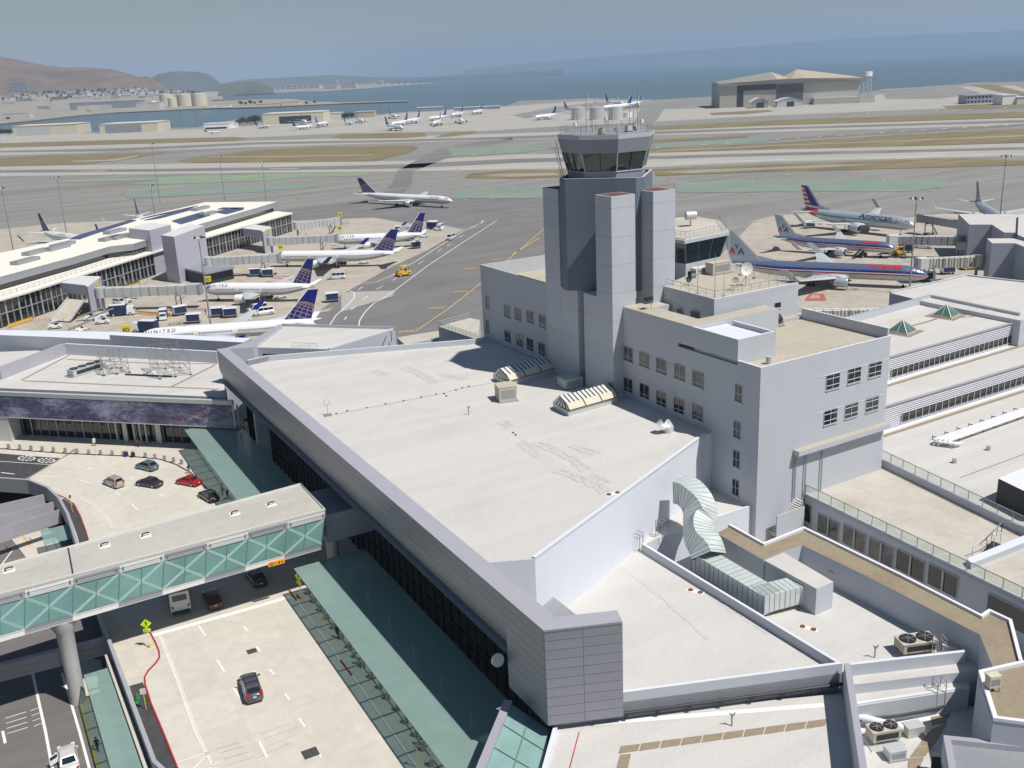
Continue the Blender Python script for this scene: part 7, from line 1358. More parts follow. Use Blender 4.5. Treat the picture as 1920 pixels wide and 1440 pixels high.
# smooth the path
path = []
for i in range(len(cp) - 1):
 a0, a1, a2, a3 = cp[max(i - 1, 0)], cp[i], cp[i + 1], cp[min(i + 2, len(cp) - 1)]
 for k in range(3): t = k / 3; path.append(0.5 * ((2 * a1) + (a2 - a0) * t + (2 * a0 - 5 * a1 + 4 * a2 - a3) * t * t + (-a0 + 3 * a1 - 3 * a2 + a3) * t ** 3))
path.append(cp[-1]); vs = []
for i, p in enumerate(path):
 d_ = (path[min(i + 1, len(path) - 1)] - path[max(i - 1, 0)]).normalized(); x = wallt; y = d_.cross(x).normalized(); x = y.cross(d_)
 vs.append([p - x * hw - y * hw, p + x * hw - y * hw, p + x * hw + y * hw, p - x * hw + y * hw])
for i in range(len(vs) - 1): mb.add(vs[i] + vs[i + 1], [[0, 1, 5, 4], [1, 2, 6, 5], [2, 3, 7, 6], [3, 0, 4, 7]], galv); mb.add(vs[i] + vs[i + 1], [[4, 5, 1, 0], [5, 6, 2, 1], [6, 7, 3, 2], [7, 4, 0, 3]], galv)
for i in range(0, len(vs), 1):
 c = sum(vs[i], Vector()) / 4; q = [c + (p - c) * 1.015 for p in vs[i]]
 for a_, b_ in zip(q, q[1:] + q[:1]): mb.beam(a_, b_, .04, .04, ductrib)
mb.done('curved_riser', du)
# terrace building
tz = 12.0; tc = thing('terrace_building', 'low blue-grey building with a railed concrete terrace on top and a row of windows', 'building', xy(A(1700, 960, tz), 0)); to2 = tc.location; mb = MB(to2)
ta_, tb_ = A(1509, 925, 12.3), A(1990, 1158, 12.3); tdn = A(1648, 866, 12.3); tfn = A(1990, 1032, 12.3); mb.prism([ta_, tb_, tfn, tdn], 3, tz, wall, terr); mb.done('wall', tc)
mb = MB(to2); kerbwall(mb, [xy(ta_, 0), xy(tb_, 0)], tz - .1, tz + .3, .3, wall, side=1); kerbwall(mb, [xy(tfn, 0), xy(tdn, 0)], tz - .1, tz + 1.0, .3, wall, coping, side=1); mb.done('parapet', tc)
mb = MB(to2); gd = (tb_ - ta_).normalized(); gn = Vector((-gd.y, gd.x, 0)); rail(mb, [xy(ta_ + gn * .15, 0), xy(tb_ + gn * .15, 0)], tz + .3, 1.15, 2.1, .045, grey, mid=False); rail(mb, [xy(tdn, 0), xy(tfn, 0)], tz + 1.0, 1.15, 2.1, .045, grey, mid=False); mb.done('guard_rail', tc)
mb = MB(to2)
for a_, b_, zz in ((ta_ + gn * .15, tb_ + gn * .15, tz + .35), (tdn, tfn, tz + 1.05)): mb.add([xy(a_, zz), xy(b_, zz), xy(b_, zz + 1.05), xy(a_, zz + 1.05)], [[0, 1, 2, 3]], railg)
mb.done('rail_glass', tc)
nw = Vector((gd.y, -gd.x, 0))
for cx, cy, w_, kind in ((1515, 962, 1.2, 1), (1553, 988, 3.6, 2), (1602, 1010, 3.6, 2), (1652, 1035, 3.7, 2), (1707, 1060, 4.0, 2), (1768, 1088, 3.9, 2), (1888, 1150, 4.6, 0)):
 c = hit(cx, cy, ta_, nw); h_ = 2.5; mb = MB(to2)
 def q(a, b_, o=.03): return c + gd * a + Vector((0, 0, b_)) + nw * o
 mb.add([q(-w_ / 2, -h_ / 2), q(w_ / 2, -h_ / 2), q(w_ / 2, h_ / 2), q(-w_ / 2, h_ / 2)], [[0, 1, 2, 3]], dglass if kind != 2 or cx > 1690 else bglass); wn_ = mb.done('window', tc); mb = MB(to2)
 for a0, b0, a1, b1 in ((-w_ / 2, -h_ / 2, w_ / 2, -h_ / 2), (-w_ / 2, h_ / 2, w_ / 2, h_ / 2), (-w_ / 2, -h_ / 2, -w_ / 2, h_ / 2), (w_ / 2, -h_ / 2, w_ / 2, h_ / 2)): mb.beam(q(a0, b0, .06), q(a1, b1, .06), .1, .08, wall)
 if kind == 2: mb.beam(q(0, -h_ / 2, .08), q(0, h_ / 2, .08), .3, .1, wall)
 mb.done('window_frame', wn_)
sg_ = thing('rail_enclosure', 'glass-railed stair opening at the right end of the terrace', 'stair enclosure', xy(A(1870, 1040, tz), tz)); mb = MB(sg_.location); pp = PX([(1849, 1023), (1878, 995), (1925, 1005)], tz + .1); rail(mb, pp, tz, 1.2, 1.6, .04, grey, mid=False); rail(mb, PX([(1822, 1045), (1850, 1035), (1875, 1018)], tz), tz, 1.2, 1.4, .04, lgrey, mid=False); mb.done('rail', sg_); mb = MB(sg_.location); mb.prism(PX([(1828, 1050), (1856, 1040), (1878, 1022), (1860, 1015)], tz), tz + .02, tz + .06, dark); mb.prism(PX([(1812, 1058), (1990, 985), (1990, 1000), (1820, 1068)], tz), tz, tz + .7, wall, whitew); mb.done('opening', sg_)
st_ = thing('outside_stair', 'narrow concrete stair against the sunlit wall', 'staircase', A(1460, 980, 8)); mb = MB(st_.location); s0_, s1_ = A(1446, 996, 8.8), A(1499, 934, 12.0); dd4 = s1_ - s0_; px_ = Vector((dd4.y, -dd4.x, 0)).normalized(); px_ = px_ if px_.dot(VV) > 0 else -px_
for k in range(18): p = lerp(s0_, s1_, k / 18); q = lerp(s0_, s1_, (k + .62) / 18); mb.prism([xy(p - px_ * .7, 0), xy(p + px_ * .7, 0), xy(q + px_ * .7, 0), xy(q - px_ * .7, 0)], p.z - .5, p.z, terr, white)
kerbwall(mb, [xy(s0_ + px_ * .75, 0), xy(s1_ + px_ * .75, 0)], 7, 11.2, .15, wall, beige, side=-1); mb.done('steps', st_)
ct = thing('courtyard_slab', 'small shaded courtyard floor at the foot of the sunlit wall', 'slab', A(1440, 1000, 7.5)); mb = MB(ct.location); mb.prism(PX([(1340, 985), (1416, 950), (1520, 930), (1700, 1000), (1900, 1110), (1950, 1250), (1500, 1250), (1290, 1060), (1230, 1040)], 6.5), 4.0, 6.5, wall, terr); mb.done('floor', ct)
# pipe roof, clerestory tiers, pyramid roof
pr = thing('stepped_terminal_roof', 'terminal roofs stepping up at right with ribbed walls and window strips', 'terminal building', xy(A(1800, 760, 12), 0)); po = pr.location; pz = 12.4
def strip_wall(top0, top1, zt, zb, wins):
 d_ = (top1 - top0).normalized(); n_ = Vector((d_.y, -d_.x, 0)); n_ = n_ if n_.dot(VV) > 0 else -n_
 mb = MB(po); top0 = top0 + n_ * .05; top1 = top1 + n_ * .05; mb.add([xy(top0, zb), xy(top1, zb), xy(top1, zt), xy(top0, zt)], [[0, 1, 2, 3]], rib); mb.done('ribbed_wall', pr)
 mb = MB(po); a_, b_ = xy(top0, 0) + n_ * .1, xy(top1, 0) + n_ * .1; mb.add([xy(lerp(a_, b_, wins[0]), zb + .45), xy(lerp(a_, b_, wins[1]), zb + .45), xy(lerp(a_, b_, wins[1]), zb + 1.7), xy(lerp(a_, b_, wins[0]), zb + 1.7)], [[0, 1, 2, 3]], dglass); n = 26; mb.done('window_band', pr); mb = MB(po)
 for k in range(n + 1): p = lerp(a_, b_, wins[0] + (wins[1] - wins[0]) * k / n); mb.beam(xy(p, zb + .4) + n_ * .05, xy(p, zb + 1.75) + n_ * .05, .1, .1, lgrey)
 mb.done('mullions', pr); mb = MB(po); strip(mb, [a_ + n_ * .35, b_ + n_ * .35], .7, zb + .02, white); strip(mb, [a_ + n_ * 1.5, b_ + n_ * 1.5], .75, zb + .02, brownm); mb.done('kerb', pr)
 mb = MB(po); mb.beam(xy(top0, zt) + n_ * .02, xy(top1, zt) + n_ * .02, .35, .2, coping); mb.done('coping', pr)
T1a, T1b = A(1640, 678, 19.8), A(1990, 581, 19.8); T2a, T2b = A(1640, 769, 16), A(1990, 664, 16)
mb = MB(po); ext = lambda a_, b_, k: a_ + (b_ - a_) * k
mb.prism([xy(T2a, 0), xy(ext(T2a, T2b, 1.4), 0), xy(tfn, 0) + gd * 14, xy(tdn, 0), G(22, 27, 0)], 3, pz, wall, roof)
mb.prism([xy(T1a, 0), xy(ext(T1a, T1b, 1.4), 0), xy(ext(T2a, T2b, 1.4), 0), xy(T2a, 0)], 3, 16, wall, roof); mb.done('roof', pr)
mb = MB(po); mb.prism([xy(T1a, 0), xy(ext(T1a, T1b, .775), 0), xy(A(1745, 566, 19.8), 0), xy(A(1540, 622, 19.8), 0)], 3, 19.8, wall, roof); mb.done('roof', pr)
mb = MB(po); kerbwall(mb, PX([(1540, 622), (1745, 566), (1910, 601)], 19.8), 19.0, 21.1, .5, wall, coping, side=1); mb.done('parapet', pr)
strip_wall(T1a, T1b, 19.9, 16, (.08, .76)); strip_wall(T2a, T2b, 16.1, pz, (.13, 1.0))
for lb, x, y in (('green glass pyramid skylight nearer the tan roof corner', 1691, 622), ('green glass pyramid skylight further right by the parapet', 1773, 592)):
 c = A(x, y, 19.8); t_ = thing('pyramid_skylight', lb, 'skylight', c, AZB + R_(12), 'pyramid skylights'); s_ = 1.75; mb = MB(); b4 = [Vector((a * s_, b_ * s_, .25)) for a, b_ in ((-1, -1), (1, -1), (1, 1), (-1, 1))]; tp = Vector((0, 0, 2.1)); mb.add(b4 + [tp], [[0, 1, 4], [1, 2, 4], [2, 3, 4], [3, 0, 4]], plain('pyramid_glass', (.09, .17, .13), .15, spec=.8, var=.3) if 'pyramid_glass' not in MATS else MATS['pyramid_glass']); mb.done('glazing', t_); mb = MB(); mb.box((0, 0, .14), (3.7, 3.7, .28), lgrey)
 for k in range(4):
  mb.beam(b4[k] + Vector((0, 0, .03)), tp, .13, .13, offw); m_ = lerp(b4[k], b4[(k + 1) % 4], .5); mb.beam(m_ + Vector((0, 0, .04)), tp, .08, .08, lgrey)
 mb.done('frame', t_); mb = MB(); mb.box((0, 0, .02), (5.4, 5.4, .03), brownm); mb.done('pad', t_)
mb = MB(A(1730, 605, 19.8)); strip(mb, PX([(1706, 612), (1740, 603), (1758, 597)], 19.8), .5, 19.83, brownm); strip(mb, PX([(1795, 596), (1820, 594), (1838, 589)], 19.8), .4, 19.83, brownm); tag(mb.done('pad_path'), 'brown pad path linking the two pyramid skylights', 'roof path')
fr2 = thing('upper_right_roof', 'broad pale roof rising behind the pyramid skylights at the right edge', 'building', xy(A(1830, 560, 20), 0)); mb = MB(fr2.location); mb.prism([A(1668, 549, 20.6), A(1745, 568, 20.6), A(1914, 601, 20.6), A(2060, 560, 20.6), A(2060, 545, 20.6), A(1812, 517, 20.6)], 3, 20.6, wall, roof); kerbwall(mb, PX([(2060, 545), (1812, 517), (1668, 549)], 20.6), 20.4, 20.9, .35, coping, whitew, side=1); mb.done('wall', fr2)
mb = MB(fr2.location); rail(mb, [A(1817, 580, 20.6), A(1862, 587, 20.6)], 20.6, .9, 1.2, .025, lgrey); mb.done('guard_rail', fr2)
pg = thing('pipe_rack', 'bundle of white insulated pipes on brackets across the right-hand roof', 'pipes', A(1800, 810, pz)); mb = MB(pg.location)
for k in range(4):
 o = VV * (k * .5 - .8); a_ = A(1765, 826, pz + .7) + o + UU * (k * .3); mb.tube([a_, A(1935, 767, pz + .7) + o, A(1990, 748, pz + .7) + o], .19, pipew, 10); c_ = a_ - UU * .8 + VV * .5; mb.tube([a_, a_ - UU * .5 + VV * .1, c_, c_ + VV * .7 + UU * .2, a_ + VV * 1.2 + UU * .9 - Vector((0, 0, .3))], .19, pipew, 10)
mb.done('pipes', pg); mb = MB(pg.location)
for k in range(9): p = lerp(A(1762, 828, pz), A(1935, 768, pz), k / 8); mb.beam(xy(p - VV * 1.3, pz + .45), xy(p + VV * 1.3, pz + .45), .1, .1, dark); [mb.beam(xy(p + VV * s, pz), xy(p + VV * s, pz + .45), .08, .08, dark) for s in (-1.2, 1.2)]
mb.done('brackets', pg)
mb = MB(A(1850, 880, pz)); strip(mb, PX([(1800, 896), (1925, 850), (1980, 830)], pz), .1, pz + .03, redp); tag(mb.done('red_cable'), 'thin red cable lying across the pipe roof', 'cable')
bbx = thing('black_sided_box', 'black-walled rooftop enclosure with white top at the right edge', 'roof enclosure', A(1900, 920, pz)); mb = MB(bbx.location); mb.prism(PX([(1872, 897), (1925, 874), (2010, 905), (1950, 935)], 15.6), pz - 3, 15.6, dark, white); mb.done('wall', bbx)
for x, y, lb in ((1789, 868, 'little vent block on the pipe roof near the terrace rail'), (1853, 844, 'little vent block on the pipe roof further right')): onroof('vent_block', lb, 'vent', x, y, pz, acbox(.4, .4, .5, lgrey), .2)
# bottom-right blocks
b5 = thing('tan_roof_block', 'blue-grey block with tan gravel roof and white edge at the right edge, bottom', 'building', xy(A(1890, 1300, bz), 0)); mb = MB(b5.location); q5 = PX([(1834, 1262), (1862, 1352), (1985, 1368), (2000, 1235), (1917, 1243)], bz); mb.prism(q5, 3, bz, wall, roofbr); mb.done('wall', b5); mb = MB(b5.location); kerbwall(mb, [q5[4], q5[0], q5[1], q5[2]], bz - .3, bz + .3, .35, whitew, white, side=1); mb.done('white_coping', b5)
onroof('control_box', 'cream control cabinet on thin legs on the tan gravel roof', 'cabinet', 1860, 1295, bz, acbox(1.0, .7, 1.0, cream, legs=True), R_(10))
b6 = thing('grey_roof_block', 'grey-roofed block with raised edge in the bottom right corner', 'building', xy(A(1850, 1420, 12), 0)); mb = MB(b6.location); q6 = PX([(1768, 1388), (1780, 1460), (1800, 1600), (2060, 1600), (2040, 1416)], 12); mb.prism(q6, 3, 12, wall, grey); mb.prism(PX([(1748, 1410), (1768, 1412), (1770, 1500), (1740, 1500)], 10), 3, 10, wall, asph); mb.done('wall', b6); mb = MB(b6.location); kerbwall(mb, [q6[4], q6[0], q6[1], q6[2]], 11.7, 12.5, .5, coping, coping, side=1); mb.done('parapet', b6)
# ================================================= LEFT PIER
pi = thing('pier_building', 'long white-roofed pier with solar panels and dark glass walls on the left', 'terminal pier', A(200, 500, 0)); po2 = pi.location; ZL, ZU = 8.4, 12.6
lowf = [A(-90, 588, ZL), A(0, 562, ZL), A(50, 548, ZL), A(160, 513, ZL), A(305, 468, ZL), A(382, 446, ZL), A(482, 418, ZL), A(549, 399, ZL)]
backf = [A(520, 396, ZL), A(380, 396, ZL), A(82, 468, ZL), A(-90, 505, ZL)]
mb = MB(po2); mb.prism(lowf + backf, ZL - .5, ZL, offw, roofpier); mb.done('lower_roof', pi)
wl = [xy(p, 0) + (xy(po2, 0) - xy(p, 0)) * .0 for p in lowf]
dpi = (lowf[-1] - lowf[0]).normalized(); npi = Vector((dpi.y, -dpi.x, 0))
mb = MB(po2); mb.prism([xy(p - npi * 1.2, 0) for p in lowf] + [xy(p + npi * 0, 0) for p in backf], 0, ZL - .5, dglass, offw); mb.done('glass_wall', pi)
mb = MB(po2)
for a_, b_ in zip(lowf, lowf[1:]):
 L_ = (b_ - a_).length; n = int(L_ / 2.2)
 for k in range(n): p = lerp(a_, b_, k / n) - npi * 1.1; mb.beam(xy(p, .3), xy(p, ZL - .5), .35 if k % 2 else .22, .3, lgrey if k % 2 else grey)
 mb.beam(xy(a_ - npi * 1.05, 4.0), xy(b_ - npi * 1.05, 4.0), .25, .3, grey)
mb.done('mullions', pi)
up1 = [A(-90, 544, ZU), A(0, 519, ZU), A(137, 482, ZU), A(205, 462, ZU), A(250, 457, ZU), A(382, 418, ZU), A(480, 390, ZU), A(520, 378, ZU), A(385, 379, ZU), A(250, 411, ZU), A(128, 447, ZU), A(82, 457, ZU), A(0, 474, ZU), A(-90, 494, ZU)]
mb = MB(po2); mb.prism(up1, ZU - 2.3, ZU, grey, roofpier); mb.done('upper_roof', pi)
mb = MB(po2); q = inset(up1, 1.6); mb.prism(q, ZL, ZU - 2.3, dglass); mb.done('clerestory', pi)
mb = MB(po2)
for px in ([(262, 412), (282, 406), (372, 386), (352, 392)], [(130, 449), (150, 441), (245, 413), (256, 414), (175, 440), (150, 449)], [(322, 415), (340, 421), (395, 404), (380, 398)], [(400, 398), (425, 402), (458, 393), (440, 391)], [(408, 393), (455, 393), (458, 390), (418, 390)], [(270, 414), (360, 389), (366, 392), (300, 410)]):
 mb = MB(po2); mb.prism(PX(px, ZU), ZU + .1, ZU + .3, solar); mb.done('solar_panel', pi)
for x, y in ((68, 475), (108, 467), (48, 492), (216, 436), (208, 449), (228, 446), (376, 393), (390, 403), (118, 461)): p = A(x, y, ZU); mb = MB(po2); mb.box(xy(p, ZU + .6), (10, 3.2, 1.1), grey, math.atan2(dpi.y, dpi.x)); mb.done('rooflight', pi)
mb = MB(po2); rail(mb, [xy(p + npi * 0 - npi * 3.5, 0) for p in lowf[1:6]], ZL, 1.1, 2.5, .05, grey); mb.done('guard_rail', pi)
mb = MB(po2); bx = lambda px, z, m1_, m2_: mb.prism(PX(px, z), 0, z, m1_, m2_)
lav = plain('lavender_panel', (.44, .43, .50), .6, var=.04)
bx([(241, 428), (280, 432), (320, 421), (280, 417)], 16.2, lav, offw); bx([(302, 441), (326, 444), (383, 423), (355, 420)], 16.2, lav, offw); mb.done('stair_tower', pi)
mb = MB(po2); mb.prism(PX([(114, 530), (160, 535), (187, 518), (145, 517)], 9.0), 5.8, 9.0, lav, offw); mb.prism(PX([(160, 535), (187, 518), (189, 519), (164, 538)], 9.0), 0, 9.0, lav, offw); mb.done('gate_box', pi)
mb = MB(po2); mb.prism(PX([(455, 428), (489, 432), (508, 425), (478, 421)], 8.6), 5.4, 8.6, lav, offw); mb.prism(PX([(489, 432), (508, 425), (509, 427), (493, 435)], 8.6), 0, 8.6, lav, offw); mb.done('gate_box', pi)
mb = MB(po2); mb.prism(PX([(336, 500), (385, 512), (440, 500), (392, 485)], 4.5), 3.9, 4.5, grey, grey); mb.prism(PX([(345, 502), (385, 510), (436, 499), (392, 489)], 4.5), 0, 3.9, dark); mb.done('low_canopy', pi)
t_ = thing('covered_stair', 'grey-green covered stair leading down from the pier glass wall', 'staircase', A(125, 590, 0)); mb = MB(t_.location); a_, b_, c_, d_ = A(128, 560, 4.6), A(160, 563, 4.6), A(132, 603, .4), A(95, 600, .4); mb.add([a_, b_, c_, d_], [[0, 1, 2, 3], [3, 2, 1, 0]], terr); mb.done('roof', t_); mb = MB(t_.location); [mb.beam(p + Vector((0, 0, .4)), q + Vector((0, 0, .4)), .25, .5, lgrey) for p, q in ((a_, d_), (b_, c_))]; mb.done('side_rail', t_)
# far pier stair tower signs -----------------------------------------------
def gatesign(lb, x, y, z, txt, s_=1.7):
 c = A(x, y, z); t_ = thing('gate_sign', lb, 'sign', c, R_(8)); mb = MB(); mb.box((0, 0, 0), (s_, s_ * .35, s_), yelbox); mb.done('board', t_); mb = MB(); text_on(mb, txt, s_ * .72, (-s_ * .38, -s_ * .18, -s_ * .27), (1, 0, 0), (0, 0, 1), black, bold=.01); mb.done('lettering', t_); mb = MB(); mb.beam((0, 0, -s_ * .5), (0, 0, -s_ * 1.4), .1, .1, grey); mb.done('stand', t_)
gatesign('yellow gate sign with number on the lavender gate box', 178, 531, 8.2, '81'); gatesign('yellow gate number sign behind the nearest airliner nose', 237, 618, 4.6, '80', 2.4); gatesign('yellow gate sign above the nose of the long-bridge airliner', 390, 523, 7.5, '82'); gatesign('yellow gate sign on the second gate box', 501, 434, 8.0, '83'); gatesign('yellow gate sign over the third jet bridge cab', 526, 463, 7.6, '84'); gatesign('yellow gate sign by the fourth jet bridge cab', 637, 427, 7.6, '86'); gatesign('yellow gate sign on the furthest jet bridge cab', 637, 402, 8.0, '88')
# ------------------------------------------------- jet bridges
def jetbridge(lb, p0, p1, z=4.4, h=2.9, w_=2.7, m=lgrey, group=None, hoops=True, cabm=None):
 a_, b_ = A(p0[0], p0[1], z + h / 2), A(p1[0], p1[1], z + h / 2); a_.z = b_.z = 0; d = b_ - a_; L_ = d.length; rz = math.atan2(d.y, d.x); t_ = thing('jet_bridge', lb, 'jet bridge', a_, rz, group)
 for k, (f0, f1, ww) in enumerate(((.05, .42, w_), (.38, .70, w_ * .9), (.66, .90, w_ * .98))):
  mb = MB(); mb.box(((f0 + f1) / 2 * L_, 0, z + h / 2 + (k - 1) * .06), ((f1 - f0) * L_, ww, h - k * .1), m, mt=offw); mb.done('tunnel', t_)
 mb = MB(); n = 9
 for k in range(n): x = L_ * (.06 + .82 * k / n); mb.box((x, 0, z + h / 2), (.14, w_ * 1.04, h * 1.03), grey)
 mb.box((L_ * .48, 0, z + h + .06), (L_ * .84, .5, .12), offw); mb.done('tunnel_rib', t_)
 mb = MB(); mb.tube([(0, 0, z - .1), (0, 0, z + h + .1)], w_ * .62, m, 16); mb.tube([(0, 0, 0), (0, 0, z)], .45, grey, 10); mb.done('rotunda', t_)
 mb = MB(); mb.box((L_ * .95, 0, z + h / 2 + .1), (L_ * .08 + 1.2, w_ * 1.15, h * 1.08), cabm or m); mb.done('cab', t_)
 mb = MB(); mb.box((L_ * .95 + (L_ * .04 + .8), 0, z + h / 2), (.9, w_ * 1.2, h * 1.1), grey); mb.done('bellows', t_)
 mb = MB(); x = L_ * .78
 for s in (-1, 1): mb.beam((x, s * w_ * .7, .6), (x, s * w_ * .7, z + h * .4), .3, .3, grey)
 mb.box((x, 0, .75), (1.0, w_ * 1.6, .4), grey); mb.box((x, 0, z - .15), (.5, w_ * 1.6, .3), grey)
 for s in (-1, 1): mb.tube([(x - .3, s * w_ * .55, .5), (x - .3, s * w_ * .75, .5)], .5, black, 10)
 mb.done('wheel_carriage', t_)
 mb = MB(); mb.beam((L_ * .88, -w_ * .9, z - .1), (L_ * .72, -w_ * 1.1, .3), .9, .12, dark); mb.beam((L_ * .88, -w_ * .55, z + .8), (L_ * .72, -w_ * .8, 1.2), .06, .06, lgrey); mb.done('service_stair', t_)
 if hoops:
  mb = MB()
  for f in (.22, .5):
   for s in (-1, 1): mb.beam((L_ * f - 1.6, w_ * .45, z + h), (L_ * f, w_ * .45, z + h + 3.2), .12, .12, offw); mb.beam((L_ * f + 1.6, w_ * .45, z + h), (L_ * f, w_ * .45, z + h + 3.2), .12, .12, offw)
  mb.done('hoist_frame', t_)
 return t_
g = 'grey jet bridges of the left pier'
jetbridge('long grey jet bridge at the airliner beside the yellow-signed lavender gate box', (190, 548), (372, 542), group=g); jetbridge('grey jet bridge leading right from the lavender stair tower', (392, 490), (520, 484), group=g, hoops=False); jetbridge('grey jet bridge with hoist frames behind the second airliner', (508, 452), (628, 447), group=g); jetbridge('furthest empty grey jet bridge at the pier end', (557, 423), (635, 415), group=g, hoops=False)
g = 'jet bridges of the right pier'
jetbridge('dark grey jet bridge at the nose of the flag-tailed airliner', (1800, 420), (1728, 409), group=g, m=grey, hoops=False); jetbridge('white-cabbed grey jet bridge at the smaller striped airliner', (1797, 451), (1668, 450), group=g, m=ribg, hoops=False, cabm=white); jetbridge('white ribbed jet bridge at the large striped airliner', (1832, 489), (1724, 494), group=g, m=ribv, hoops=False, cabm=offw)
jetbridge('low white ribbed corridor behind the tower building roof', (1500, 590), (1680, 588), z=1.0, h=2.6, group=None, m=ribv, hoops=False)
# ------------------------------------------------- right pier blocks
wallg = plain('pier_wall_grey', (.36, .385, .44), .7, var=.05)
rp_ = thing('gate_building', 'angular grey gate building of the right pier with pale flat roofs', 'terminal pier', A(1850, 450, 0)); mb = MB(rp_.location)
mb.prism(PX([(1797, 401), (1910, 402), (1908, 436), (1883, 436), (1860, 421), (1818, 421)], 12), 0, 12, wallg, roof); mb.prism(PX([(1910, 402), (2000, 398), (2000, 480), (1908, 440)], 13), 0, 13, wallg, roof); mb.done('wall', rp_)
mb = MB(rp_.location); mb.prism(PX([(1851, 447), (1900, 447), (2000, 474), (2010, 500), (1904, 456), (1860, 456)], 12.5), 0, 12.5, wallg, roof); mb.prism(PX([(1795, 447), (1850, 449), (1850, 456), (1795, 454)], 6), 3.5, 6, wallg); mb.done('wall', rp_)
mb = MB(rp_.location)
for x, y, s_ in ((1833, 445, 1), (1876, 484, 1.15)): p = A(x, y + 18, 5); mb.prism([A(x - 8 * s_, y + 15, 5), A(x + 8 * s_, y + 15, 5), A(x + 8 * s_, y + 10, 5), A(x - 8 * s_, y + 10, 5)], .3, 5, white)
mb.done('stair_enclosure', rp_)
# ------------------------------------------------- light masts
g = 'tall apron light masts'
def lightmast(lb, x, y, h, rad=1.1, n=9):
 p = A(x, y, h); t_ = thing('light_mast', lb, 'light mast', xy(p, 0), 0, g); mb = MB(); mb.tube([(0, 0, 0), (0, 0, h)], [.28, .12], grey, 10); mb.done('pole', t_)
 mb = MB(); mb.tube([(math.cos(a) * rad, math.sin(a) * rad, h - .2) for a in [k * 2 * math.pi / 12 for k in range(13)]], .05, grey, 5)
 for k in range(3): a = k * 2.1; mb.beam((0, 0, h), (math.cos(a) * rad, math.sin(a) * rad, h - .2), .06, .06, grey)
 mb.done('ring', t_)
 for k in range(n): a = k * 2 * math.pi / n; mb = MB(); c = Vector((math.cos(a) * rad * 1.2, math.sin(a) * rad * 1.2, h - .25)); mb.box(c, (.62, .62, .4), offw if k % 2 else dark, a, taper=.6); mb.done('lamp', t_)
for lb, x, y, h in (('light mast at the very left edge of the picture', 2, 351, 30), ('light mast rising behind the navy tail at far left', 106, 331, 28), ('tallest light mast near the hillside side, behind the pier roof', 284, 269, 34), ('shorter light mast just under the tallest one', 282, 346, 24), ('light mast over the solar roof left of the taxiing airliner', 411, 292, 28), ('light mast at the end of the pier roof', 491, 303, 30), ('light mast in front of the lavender stair tower', 372, 443, 26), ('ring-headed light mast beside the flag-tailed airliner', 1719, 370, 27), ('light mast rising from the right gate building', 1887, 291, 30)): lightmast(lb, x, y, h, 1.25 if x > 1600 or x == 372 else 1.0)
